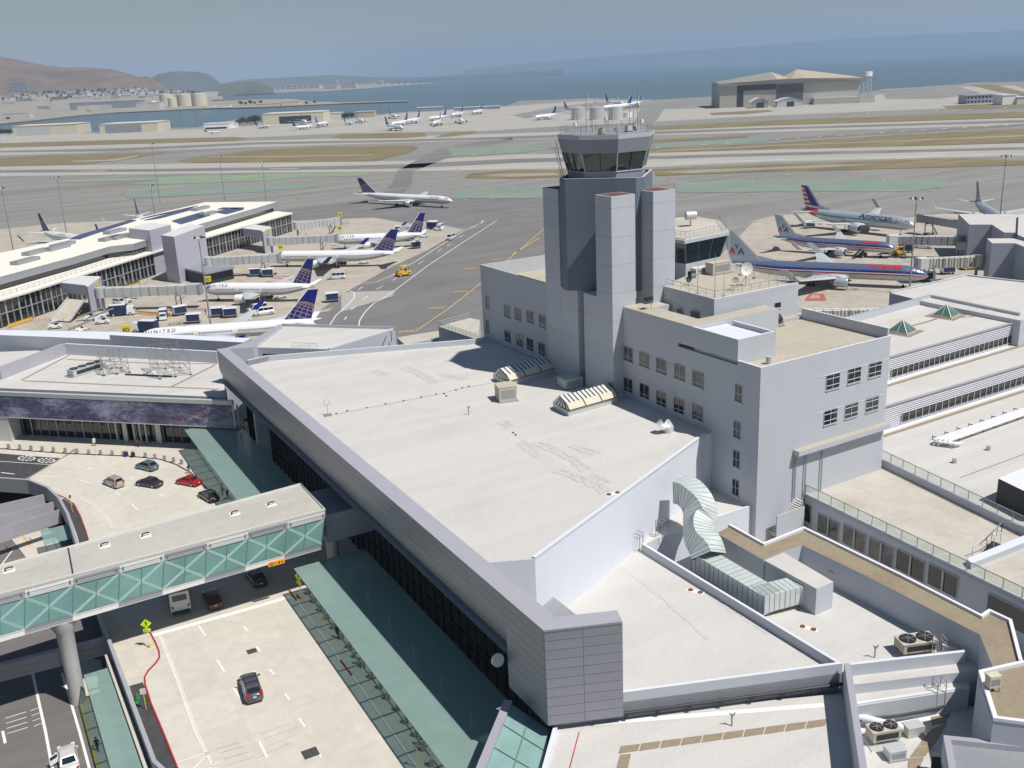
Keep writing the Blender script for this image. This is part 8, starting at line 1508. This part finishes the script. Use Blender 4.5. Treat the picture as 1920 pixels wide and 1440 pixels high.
# ================================================= ROAD VEHICLES
def wheel(t_, x, y, r=.33, w_=.22):
 s = 1 if y > 0 else -1; mb = MB(); mb.tube([(x, y - s * w_, r), (x, y, r)], r, black, 14); wo = mb.done('wheel', t_); mb = MB(); mb.tube([(x, y - .01 * s, r), (x, y + .012 * s, r)], r * .6, lgrey, 10); mb.done('rim', wo)
def car(lb, col, kind='sedan', L=4.6, W_=1.82, group=None, cat='car', rack=False):
 key = 'carpaint_%02d%02d%02d' % tuple(int(c * 99) for c in col); m = MATS.get(key) or plain(key, col, .28, metal=.25, spec=.6, coat=.7)
 t_ = thing({'sedan': 'sedan_car', 'hatch': 'hatchback_car', 'suv': 'suv_car', 'van': 'van'}[kind], lb, cat, group=group)
 h = {'sedan': 1.43, 'hatch': 1.48, 'suv': 1.72, 'van': 2.1}[kind]; belt = {'sedan': .93, 'hatch': .95, 'suv': 1.08, 'van': 1.2}[kind]; hl = L / 2
 # lower body sections: (x, half width, sill z, shoulder z)
 hood = belt - (.12 if kind != 'van' else .05)
 S = [(hl, W_ * .34, .38, hood - .32), (hl - .12, W_ * .44, .26, hood - .16), (hl - .5, W_ * .49, .2, hood - .05), (hl * .40, W_ * .5, .18, belt), (0, W_ * .5, .18, belt + .01), (-hl * .55, W_ * .5, .18, belt + .02), (-hl + .35, W_ * .49, .22, belt + (.0 if kind == 'sedan' else .02)), (-hl + .08, W_ * .46, .3, belt - .06), (-hl, W_ * .42, .4, belt - .2)]
 ring_ = lambda x, w, z0, z1: [Vector((x, -w * .92, z0)), Vector((x, w * .92, z0)), Vector((x, w, z0 + .12)), Vector((x, w, (z0 + z1) * .55)), Vector((x, w * .93, z1 - .05)), Vector((x, w * .8, z1)), Vector((x, 0, z1 + .03)), Vector((x, -w * .8, z1)), Vector((x, -w * .93, z1 - .05)), Vector((x, -w, (z0 + z1) * .55)), Vector((x, -w, z0 + .12))]
 mb = MB(); vs = []; n = 11
 for s_ in S: vs += ring_(*s_)
 fs = [[i * n + k, i * n + (k + 1) % n, (i + 1) * n + (k + 1) % n, (i + 1) * n + k] for i in range(len(S) - 1) for k in range(n)] + [list(range(n))[::-1], [(len(S) - 1) * n + k for k in range(n)]]
 mb.add(vs, [f[::-1] for f in fs], m, True); body = mb.done('body', t_)
 # greenhouse
 f0, f1, r1, r0 = {'sedan': (.42, .16, -.42, -.68), 'hatch': (.46, .14, -.62, -.90), 'suv': (.44, .20, -.80, -.93), 'van': (.72, .50, -.93, -.97)}[kind]
 b_w, t_w = W_ * .455, W_ * .38; zt = h; zb = belt - .02
 B4 = [Vector((hl * f0, -b_w, zb)), Vector((hl * f0, b_w, zb)), Vector((hl * r0, b_w, zb)), Vector((hl * r0, -b_w, zb))]; T4 = [Vector((hl * f1, -t_w, zt)), Vector((hl * f1, t_w, zt)), Vector((hl * r1, t_w, zt)), Vector((hl * r1, -t_w, zt))]
 mb = MB(); mb.add(B4 + T4, [[0, 1, 5, 4], [1, 2, 6, 5], [2, 3, 7, 6], [3, 0, 4, 7], [4, 5, 6, 7]], m); mid_ = [lerp(T4[0], T4[2], .5)]; mb.box(((hl * f1 + hl * r1) / 2, 0, zt + .015), ((f1 - r1) * hl * .9, t_w * 1.8, .05), m, taper=.93); mb.done('roof', body)
 def pane(name, q, a0, a1, h0, h1, parts=1):
  # q: bl, br, tr, tl
  mb = MB(); nrm = (q[1] - q[0]).cross(q[3] - q[0]).normalized(); cen = sum(q, Vector()) / 4
  if nrm.dot(cen - Vector((cen.x * .3, 0, .8))) < 0: nrm = -nrm
  for k in range(parts):
   u0 = a0 + (a1 - a0) * k / parts + (.012 if k else 0); u1 = a0 + (a1 - a0) * (k + 1) / parts - (.012 if k < parts - 1 else 0)
   P = lambda u, v: lerp(lerp(q[0], q[1], u), lerp(q[3], q[2], u), v) + nrm * .012
   mb.add([P(u0, h0), P(u1, h0), P(u1, h1), P(u0, h1)], [[0, 1, 2, 3], [3, 2, 1, 0]], dglass)
  mb.done(name, t_)
 pane('windscreen', [B4[0], B4[1], T4[1], T4[0]], .07, .93, .1, .92); pane('rear_window', [B4[2], B4[3], T4[3], T4[2]], .1, .9, .25 if kind in ('suv', 'van') else .12, .9)
 pane('side_window', [B4[0], B4[3], T4[3], T4[0]], .06, .92, .15, .9, 3 if kind in ('suv', 'van') else 2); pane('side_window', [B4[1], B4[2], T4[2], T4[1]], .06, .92, .15, .9, 3 if kind in ('suv', 'van') else 2)
 r = .33 if kind in ('sedan', 'hatch') else .38
 for x in (hl * .62, -hl * .60):
  for s in (-1, 1): wheel(t_, x, s * W_ * .505, r)
 for s in (-1, 1):
  mb = MB(); mb.box((hl - .1, s * W_ * .36, hood - .22), (.22, .34, .14), white); mb.done('headlight', t_)
  mb = MB(); mb.box((-hl + .06, s * W_ * .37, belt - .14 if kind in ('sedan', 'hatch') else belt + .05), (.14, .28, .16 if kind in ('sedan', 'hatch') else .42), redm); mb.done('tail_light', t_)
  mb = MB(); mb.box((hl * (f0 - .06), s * (W_ * .5 + .08), belt + .06), (.14, .22, .14), m if kind != 'suv' else dark); mb.done('wing_mirror', t_)
 mb = MB(); mb.box((-hl - .005, 0, .62 if kind != 'suv' else .8), (.03, .34, .15), offw); mb.done('number_plate', t_); mb = MB(); mb.box((hl - .03, 0, hood - .32), (.1, .8, .16), dark); mb.box((hl - .08, 0, .3), (.2, W_ * .7, .14), dark); mb.box((-hl + .03, 0, .36), (.14, W_ * .8, .2), m); mb.done('bumper', t_)
 if rack:
  mb = MB()
  for s in (-1, 1): mb.beam((hl * f1 * .8, s * t_w * .9, zt + .1), (hl * r1 * .95, s * t_w * .9, zt + .1), .06, .07, dark)
  for f in (.25, .65): mb.beam((hl * (f1 + (r1 - f1) * f), -t_w * .9, zt + .12), (hl * (f1 + (r1 - f1) * f), t_w * .9, zt + .12), .07, .05, dark)
  mb.done('roof_rack', t_)
 return t_
def park(t_, front, rear, z, s_=1.0): a_, b_ = A(*rear, z), A(*front, z); c = (a_ + b_) / 2; t_.location = xy(c, z + .02); t_.rotation_euler = (0, 0, math.atan2(b_.y - a_.y, b_.x - a_.x)); t_.scale = (s_,) * 3; return t_
park(car('teal-grey hatchback parked nearest the bollards', (.10, .17, .18), 'hatch', 4.5), (256, 874), (296, 884), DECK, 1.0); park(car('dark charcoal saloon in the middle of the five parked cars', (.045, .035, .04), 'sedan', 4.8), (259, 907), (302, 914), DECK, 1.0)
park(car('bright red saloon at the right of the group by the canopy', (.48, .01, .015), 'sedan', 4.6), (336, 904), (373, 911), DECK, 1.0); park(car('silver estate car at the left of the group', (.42, .40, .38), 'suv', 4.6), (197, 903), (231, 917), DECK, .95)
park(car('black saloon partly hidden behind the footbridge roof', (.015, .016, .02), 'sedan', 4.7), (374, 924), (410, 946), DECK, 1.0); park(car('dark grey utility car with roof rails driving alone on the sunlit deck', (.085, .085, .105), 'suv', 4.9, 1.9, rack=True), (463.5, 1269), (481, 1325), DECK, 1.03)
park(car('dark red saloon half in the footbridge shadow', (.07, .01, .012), 'sedan', 4.7), (390, 1108), (409, 1150), DECK, 1.0); park(car('dark saloon in the deep shade under the footbridge near the canopy', (.05, .05, .055), 'sedan', 4.6), (470, 1076), (492, 1103), DECK, 1.0); wc = park(car('white saloon with its left door open on the lower road', (.75, .75, .75), 'sedan', 4.7), (124, 1400), (136, 1462), LOW + .03, 1.05)
mb = MB(); mb.box((0, 0, 0), (1.0, .08, .95), white); mb.box((0, 0, .25), (.8, .1, .35), dglass); o_ = mb.done('open_door', wc); o_.location = (.25, 1.3, .75); o_.rotation_euler = (0, 0, R_(-60))
park(car('white car with red tail lamps on the lower road at the left edge', (.7, .68, .68), 'sedan', 4.7), (-20, 1010), (18, 1003), LOW + .03, 1.0); t_ = park(car('dark saloon in the shade on the lower level beside the footbridge', (.03, .03, .035), 'sedan', 4.6), (108, 968), (116, 990), LOW + .03, 1.0)
# shuttle bus
bs = thing('shuttle_bus', 'white-green shuttle bus seen from behind in the footbridge shadow', 'bus'); busm = plain('bus_pale', (.62, .68, .64), .4); mb = MB(); mb.box((0, 0, 1.75), (7.2, 2.4, 2.6), busm, taper=.96); mb.done('body', bs); mb = MB(); mb.box((-3.56, 0, 2.35), (.05, 1.7, .7), dglass); mb.done('rear_window', bs)
mb = MB(); [mb.box((.2, s * 1.19, 2.1), (5.6, .05, .8), dglass) for s in (-1, 1)]; mb.done('side_window', bs); mb = MB(); mb.box((-.6, 0, 3.1), (1.8, 1.3, .25), busm); mb.box((2.0, 0, 3.08), (1.0, .8, .18), lgrey); mb.done('roof_unit', bs)
for s in (-1, 1):
 for x in (2.3, -2.2): wheel(bs, x, s * 1.22, .45, .3)
 mb = MB(); mb.box((-3.57, s * .95, 1.2), (.06, .25, .4), redm); mb.done('tail_light', bs)
mb = MB(); mb.box((-3.6, 0, .55), (.15, 2.2, .3), dark); mb.done('bumper', bs); park(bs, (329, 1100), (343, 1160), DECK, 1.0)
# ------------------------------------------------- apron vehicles
van0 = car('white passenger van parked between two airliners', (.75, .75, .74), 'van', 5.6, 2.0, 'white vans on the stands', 'van'); park(van0, (615, 524), (650, 522), .03, 1.1)
def copycar(src, lb, front, rear, z=.03, s_=1.1): a_, b_ = A(*rear, z), A(*front, z); return dup(src, xy((a_ + b_) / 2, z + .02), math.atan2(b_.y - a_.y, b_.x - a_.x), lb, scale=s_)
copycar(van0, 'white van driving along the white-lined service road', (837, 453), (854, 445)); copycar(van0, 'white van in front, under the winglet of the nearest airliner', (481, 592), (510, 588)); copycar(van0, 'white van directly behind the one under the winglet', (470, 586), (498, 581)); copycar(van0, 'white van with open tail behind the second airliner', (1722, 465), (1740, 466))
suv0 = car('white utility car nearest the pier wall beside the yellow-signed gate box', (.7, .7, .7), 'suv', 4.8, 1.95, 'white utility cars by the pier'); park(suv0, (239, 573), (213, 569), .03, 1.15); copycar(suv0, 'white utility car just behind its twin near the pier wall', (247, 568), (222, 564), s_=1.15); copycar(suv0, 'white pickup-like car parked at the right pier under the jet bridge', (1745, 464), (1716, 462))
cart = thing('baggage_cart', 'white baggage cart alone on the grey patch beside the service road', 'baggage cart', A(623, 566, 0), .3, 'covered baggage carts'); mb = MB(); mb.box((0, 0, .55), (2.9, 1.6, .18), grey); [mb.beam((sx * 1.4, sy * .75, .6), (sx * 1.4, sy * .75, 2.1), .1, .1, lgrey) for sx in (-1, 1) for sy in (-1, 1)]; mb.done('chassis', cart); mb = MB(); mb.box((0, 0, 2.15), (3.1, 1.75, .14), white, taper=.94); mb.done('roof', cart)
mb = MB(); mb.box((0, 0, 1.35), (2.7, 1.5, 1.35), cartblue); mb.done('curtain', cart); mb = MB(); mb.box((1.4, 0, 1.35), (.06, 1.55, 1.4), white); mb.box((-1.4, 0, 1.35), (.06, 1.55, 1.4), white); mb.done('end_panel', cart)
for sx in (-1, 1):
 for sy in (-1, 1): mb = MB(); mb.tube([(sx * 1.0, sy * .6, .25), (sx * 1.0, sy * .8, .25)], .25, black, 10); mb.done('wheel', cart)
cart.scale = (1.35,) * 3
for lb, x, y, rz in (('navy-curtained cart behind the second airliner tail', 780, 466, .2), ('navy baggage cart left of the lone mast foot', 433, 595, .15), ('navy baggage cart at the right of the pair by the mast', 410, 594, .15), ('baggage cart beside the truck, right one of two', 503, 519, 0.1), ('baggage cart beside the truck, left one of two', 480, 518, 0.1), ('white-sided cart in front of the chain of carts', 364, 606, .1), ('white box cart behind the cart chain', 338, 591, .6), ('navy cart between the white truck and loaders', 220, 592, .1), ('small cart near the furthest airliner tail', 812, 426, -.3), ('cart in front of the box beside the furthest tail', 750, 436, .1), ('dark cart under the wing of the flag-tailed airliner', 1517, 428, .2), ('cart under the white ribbed bridge', 1776, 514, .1), ('blue cart near the foot of the grey mast', 1738, 527, .1)): dup(cart, A(x, y, 0), rz, lb, scale=1.35)
trk = thing('service_truck', 'white-cabbed truck with navy box among the carts', 'truck', A(232, 591, 0), .15, 'apron service trucks'); mb = MB(); mb.box((-1.2, 0, 1.7), (4.0, 2.2, 2.2), cartblue, mt=white); mb.done('cargo_box', trk); mb = MB(); mb.box((1.9, 0, 1.35), (1.8, 2.1, 1.9), white, taper=.9); mb.done('cab', trk); mb = MB(); mb.box((2.7, 0, 1.75), (.2, 1.7, .6), dglass); mb.done('windscreen', trk)
for x in (1.8, -2.2):
 for s in (-1, 1): wheel(trk, x, s * 1.1, .42, .3)
trk.scale = (1.2,) * 3
for lb, x, y, rz, s_ in (('white and grey truck facing the camera by the yellow barriers', 307, 598, -1.3, 1.0), ('white box truck half hidden behind the roof edge near the yellow gate sign', 272, 622, 2.9, 1.2), ('catering truck at the furthest airliner tail', 817, 430, -.4, 1.2), ('white catering truck beside the striped airliner nose', 1690, 473, 2.8, 1.2)): dup(trk, A(x, y, 0), rz, lb, scale=s_)
t_ = thing('catering_lift', 'pale grey raised catering box beside the furthest parked airliner', 'lift truck', A(762, 452, 0), .1); mb = MB(); mb.box((0, 0, 4.6), (5.0, 2.6, 3.4), lgrey); mb.box((1, -1.32, 4.8), (1.5, .05, 1.7), grey); mb.done('raised_box', t_); mb = MB(); mb.box((0, 0, .9), (6.5, 2.4, .5), dark); [mb.beam((-1.5 * s, sy, 1.1), (1.5 * s, sy, 2.9), .2, .2, dark) for s in (-1, 1) for sy in (-.9, .9)]; mb.done('scissor_chassis', t_)
def tug(lb, x, y, rz, m, s_=1.2, belt=False):
 t_ = thing('belt_loader' if belt else 'tow_tractor', lb, 'belt loader' if belt else 'tractor', A(x, y, 0), rz); mb = MB(); mb.box((0, 0, .65), (3.0, 1.6, .6), m, taper=.95); mb.box((-.6, 0, 1.1), (1.2, 1.4, .4), m); mb.done('body', t_); mb = MB(); mb.box((.3, 0, 1.1), (.6, .9, .5), dark); mb.done('seat', t_)
 for xx in (-1, 1):
  for s in (-1, 1): wheel(t_, xx * .95, s * .82, .36, .25)
 if belt: mb = MB(); mb.beam((-3, .2, .9), (3.2, .2, 2.6), .8, .2, dark); mb.beam((-3, .65, 1.0), (3.2, .65, 2.7), .08, .12, lgrey); mb.beam((-3, -.25, 1.0), (3.2, -.25, 2.7), .08, .12, lgrey); mb.done('belt', t_)
 else: mb = MB(); mb.beam((.9, .6, .9), (.9, .6, 2.0), .06, .06, dark); mb.beam((.9, -.6, .9), (.9, -.6, 2.0), .06, .06, dark); mb.box((.2, 0, 2.0), (1.6, 1.4, .06), m); mb.done('canopy', t_)
 t_.scale = (s_,) * 3
tug('yellow and grey aircraft tug driving on the service road', 757, 517, .5, yelm, 1.7); tug('white tow tractor, leftmost of the cluster of little vehicles near the stair', 104, 616, .2, white); tug('white belt loader by the yellow barrier', 170, 600, .4, white, 1.2, True); tug('white belt loader right of its neighbour by the yellow barrier', 190, 601, .3, white, 1.2, True); tug('little white tractor in front of the belt loaders', 193, 607, .1, white, 1.3); tug('white belt loader near the back roof edge', 152, 622, .5, white, 1.1, True); tug('white tractor under the second airliner nose', 535, 493, .2, white); tug('white tractor under the rear of the second airliner', 683, 494, .2, white); tug('white tractor under the rear of the third airliner', 527, 559, .2, white)
tug('white tractor near the rear of the furthest airliner', 795, 445, .2, white); tug('white tractor right of its twin near the furthest tail', 822, 432, -.3, white); tug('yellow belt loader at the nose of the smaller striped airliner', 1668, 475, .6, yelm, 1.5, True); tug('yellow tow tractor beyond the striped airliner nose', 1685, 478, .1, yelm, 1.4); tug('dark belt loader under the middle striped airliner', 1615, 482, .8, dark, 1.4, True); tug('yellow tractor under the ribbed white bridge', 1815, 505, .1, yelm, 1.6); tug('orange-yellow tractor at the gate building foot', 1858, 521, .1, yelm, 1.2)
# yellow barriers
for lb, a_, b_ in (('long yellow barrier line by the pier stair', (120, 604), (172, 580)), ('long yellow barrier line behind the service truck', (240, 588), (320, 595)), ('short yellow barrier at the left foot of the pier', (16, 616), (62, 601))):
 p, q = A(*a_, 0), A(*b_, 0); t_ = thing('barrier', lb, 'barrier', p); mb = MB(t_.location); mb.beam(xy(p, .95), xy(q, .95), .12, .5, yelm); mb.beam(xy(p, .35), xy(q, .35), .1, .2, yelm); mb.done('rail', t_); mb = MB(t_.location); n = 10; [mb.beam(xy(lerp(p, q, k / n), 0), xy(lerp(p, q, k / n), 1.2), .18, .18, yelm if k % 2 else orasign) for k in range(n + 1)]; mb.done('post', t_)
t_ = thing('conveyor', 'yellow raised baggage conveyor behind the long jet bridge', 'conveyor', A(245, 538, 0)); mb = MB(t_.location); mb.beam(A(232, 537, 4), A(264, 527, 6), 1.2, .5, yelm); mb.done('belt', t_); mb = MB(t_.location); mb.beam(A(240, 545, 0), A(240, 536, 4.3), .2, .2, grey); mb.beam(A(262, 540, 0), A(262, 528, 5.5), .2, .2, grey); mb.done('leg', t_)
g = 'orange traffic cones on the stands'; cn0 = thing('traffic_cone', 'small orange traffic cone on the stands among the aircraft', 'cone', group=g); mb = MB(); mb.cyl((0, 0, .04), .22, .75, orasign, 10, r2=.04); mb.done('cone', cn0); mb = MB(); mb.box((0, 0, .03), (.5, .5, .06), black); mb.done('base', cn0)
for i, (x, y) in enumerate([(462, 594), (521, 587), (654, 524), (443, 601), (596, 570), (700, 452), (722, 447), (640, 455), (1600, 470), (1560, 440), (340, 607)]):
 if i == 0: cn0.location = A(x, y, 0)
 else: dup(cn0, A(x, y, 0), 0)
# ================================================= PEOPLE AND BAGS
def person(lb, x, y, z, face, top, legs, lean=0.0, stride=.18, bag=None, rz=None):
 t_ = thing('person', lb, 'person', A(x, y, z), face); h = 1.74
 V = {'pel': (0, 0, .95), 'chest': (lean * .1, 0, 1.25), 'neck': (lean * .18, 0, 1.5), 'head': (lean * .22, 0, 1.64), 'top': (lean * .22, 0, 1.74),
   'hl': (0, .1, .9), 'kl': (stride * .7, .1, .5), 'al': (stride * .6, .1, .09), 'fl': (stride * .6 + .18, .11, .04), 'hr': (0, -.1, .9), 'kr': (-stride * .1, -.1, .5), 'ar': (-stride * 1.1, -.1, .12), 'fr': (-stride * 1.1 + .17, -.11, .04),
   'sl': (lean * .16, .19, 1.42), 'el': (-.06, .25, 1.14), 'wl': (.08, .24, .9), 'ml': (.13, .23, .8), 'sr': (lean * .16, -.19, 1.42), 'er': (.02, -.26, 1.14), 'wr': (.16, -.22, .94), 'mr': (.22, -.2, .85)}
 rad = dict(pel=.15, chest=.17, neck=.06, head=.095, top=.06, hl=.1, kl=.065, al=.045, fl=.035, hr=.1, kr=.065, ar=.045, fr=.035, sl=.07, el=.047, wl=.034, ml=.04, sr=.07, er=.047, wr=.034, mr=.04)
 E = [('pel', 'chest'), ('chest', 'neck'), ('neck', 'head'), ('head', 'top'), ('pel', 'hl'), ('hl', 'kl'), ('kl', 'al'), ('al', 'fl'), ('pel', 'hr'), ('hr', 'kr'), ('kr', 'ar'), ('ar', 'fr'), ('chest', 'sl'), ('sl', 'el'), ('el', 'wl'), ('wl', 'ml'), ('chest', 'sr'), ('sr', 'er'), ('er', 'wr'), ('wr', 'mr')]
 ks = list(V); me = bpy.data.meshes.new('body'); me.from_pydata([V[k] for k in ks], [(ks.index(a), ks.index(b_)) for a, b_ in E], []); ob = bpy.data.objects.new('body', me); COL.objects.link(ob)
 md = ob.modifiers.new('skin', 'SKIN'); md.use_smooth_shade = True
 for i, k in enumerate(ks): me.skin_vertices[0].data[i].radius = (rad[k],) * 2
 me.skin_vertices[0].data[0].use_root = True; sb_ = ob.modifiers.new('sub', 'SUBSURF'); sb_.levels = 1; sb_.render_levels = 1
 dg = bpy.context.evaluated_depsgraph_get(); m2 = bpy.data.meshes.new_from_object(ob.evaluated_get(dg)); bpy.data.objects.remove(ob); m2.name = 'body'
 m2.materials.clear(); [m2.materials.append(k) for k in (skin, top, legs, black)]
 for p in m2.polygons:
  c = p.center; arm = abs(c.y) > .2; p.material_index = 0 if (c.z > 1.52 or (arm and c.z < 1.05)) else (1 if c.z > .96 else (2 if c.z > .12 else 3)); p.use_smooth = True
 if not m2.uv_layers: m2.uv_layers.new(name='UVMap')
 b_ = bpy.data.objects.new('body', m2); COL.objects.link(b_); b_.parent = t_
 mb = MB(); mb.tube([(lean * .22 - .02, 0, 1.62), (lean * .22 - .02, 0, 1.72), (lean * .22 - .01, 0, 1.78)], [.105, .11, .05], hairm, 10); mb.done('hair', t_); return t_
person('person in navy clothes standing at the kerb left of the short glass canopy', 355, 888, DECK, 2.2, cloth['navy'], cloth['tan']); person('person in a dark red top by the doors under the cloud banner', 260, 838, DECK, -1.5, cloth['red'], cloth['black']); person('person in black beside the black car, nearer the canopy', 405, 938, DECK, 2.8, cloth['black'], cloth['black']); person('person in dark clothes and bag behind the black car', 418, 928, DECK, 1.0, cloth['grey'], cloth['black']); person('person in black leaning at the edge of the short canopy', 427, 936, DECK, -.5, cloth['black'], cloth['navy'], lean=.8)
person('walker in dark blue between bollards beside the long canopy, in front', 634, 1196, DECK, -2.0, cloth['navy'], cloth['black']); person('walker in black just behind the dark blue walker by the long canopy', 641, 1188, DECK, -2.0, cloth['black'], cloth['black'], stride=.05); person('person in a white shirt beside the bollards of the long canopy', 674, 1246, DECK, 2.5, cloth['white'], cloth['grey']); person('person in grey carrying a pack near the lower end of the bollard row', 790, 1398, DECK, 2.0, cloth['grey'], cloth['tan']); person('person in dark blue on the lower pavement at bottom left', 184, 1408, LOW + .15, -1.5, cloth['navy'], cloth['navy'])
person('person in white leaving the doors under the cloud banner', 178, 836, DECK, -1.2, cloth['white'], cloth['black']); person('worker in dark clothes standing by the red hoses near the long jet bridge', 386, 590, 0, 1.0, cloth['navy'], cloth['black'])
for lb, x, y, m_, w_ in (('blue suitcase beside a bollard on the far kerb', 237, 856, cloth['navy'], .75), ('dark brown suitcase right of the blue one on the far kerb', 250, 857, cloth['black'], .7)):
 t_ = thing('suitcase', lb, 'suitcase', A(x, y, DECK), .5); mb = MB(); mb.box((0, 0, .5), (w_, .42, .8), m_, taper=.93); mb.done('case', t_); mb = MB(); mb.beam((-.15, 0, .9), (-.15, 0, 1.15), .04, .04, dark); mb.beam((.15, 0, .9), (.15, 0, 1.15), .04, .04, dark); mb.beam((-.15, 0, 1.15), (.15, 0, 1.15), .05, .05, dark); mb.done('handle', t_)
# ================================================= AIR (haze)
hm = bpy.data.materials.new('haze_air'); hm.use_nodes = True; hn = hm.node_tree; hn.nodes.clear(); ho_ = hn.nodes.new('ShaderNodeOutputMaterial'); hv = hn.nodes.new('ShaderNodeVolumePrincipled')
hv.inputs['Color'].default_value = (.54, .73, 1.0, 1); hv.inputs['Density'].default_value = HAZE; hv.inputs['Anisotropy'].default_value = 0.2; hn.links.new(hv.outputs[0], ho_.inputs['Volume']); MATS['haze'] = hm
mb = MB(); mb.prism([(-17000, -400, 0), (23000, -400, 0), (23000, 33000, 0), (-17000, 33000, 0)], -6, 700, hm); hz_o = mb.done('haze'); hz_o['kind'] = 'stuff'; hz_o['label'] = 'thin blue-grey haze over the bay'
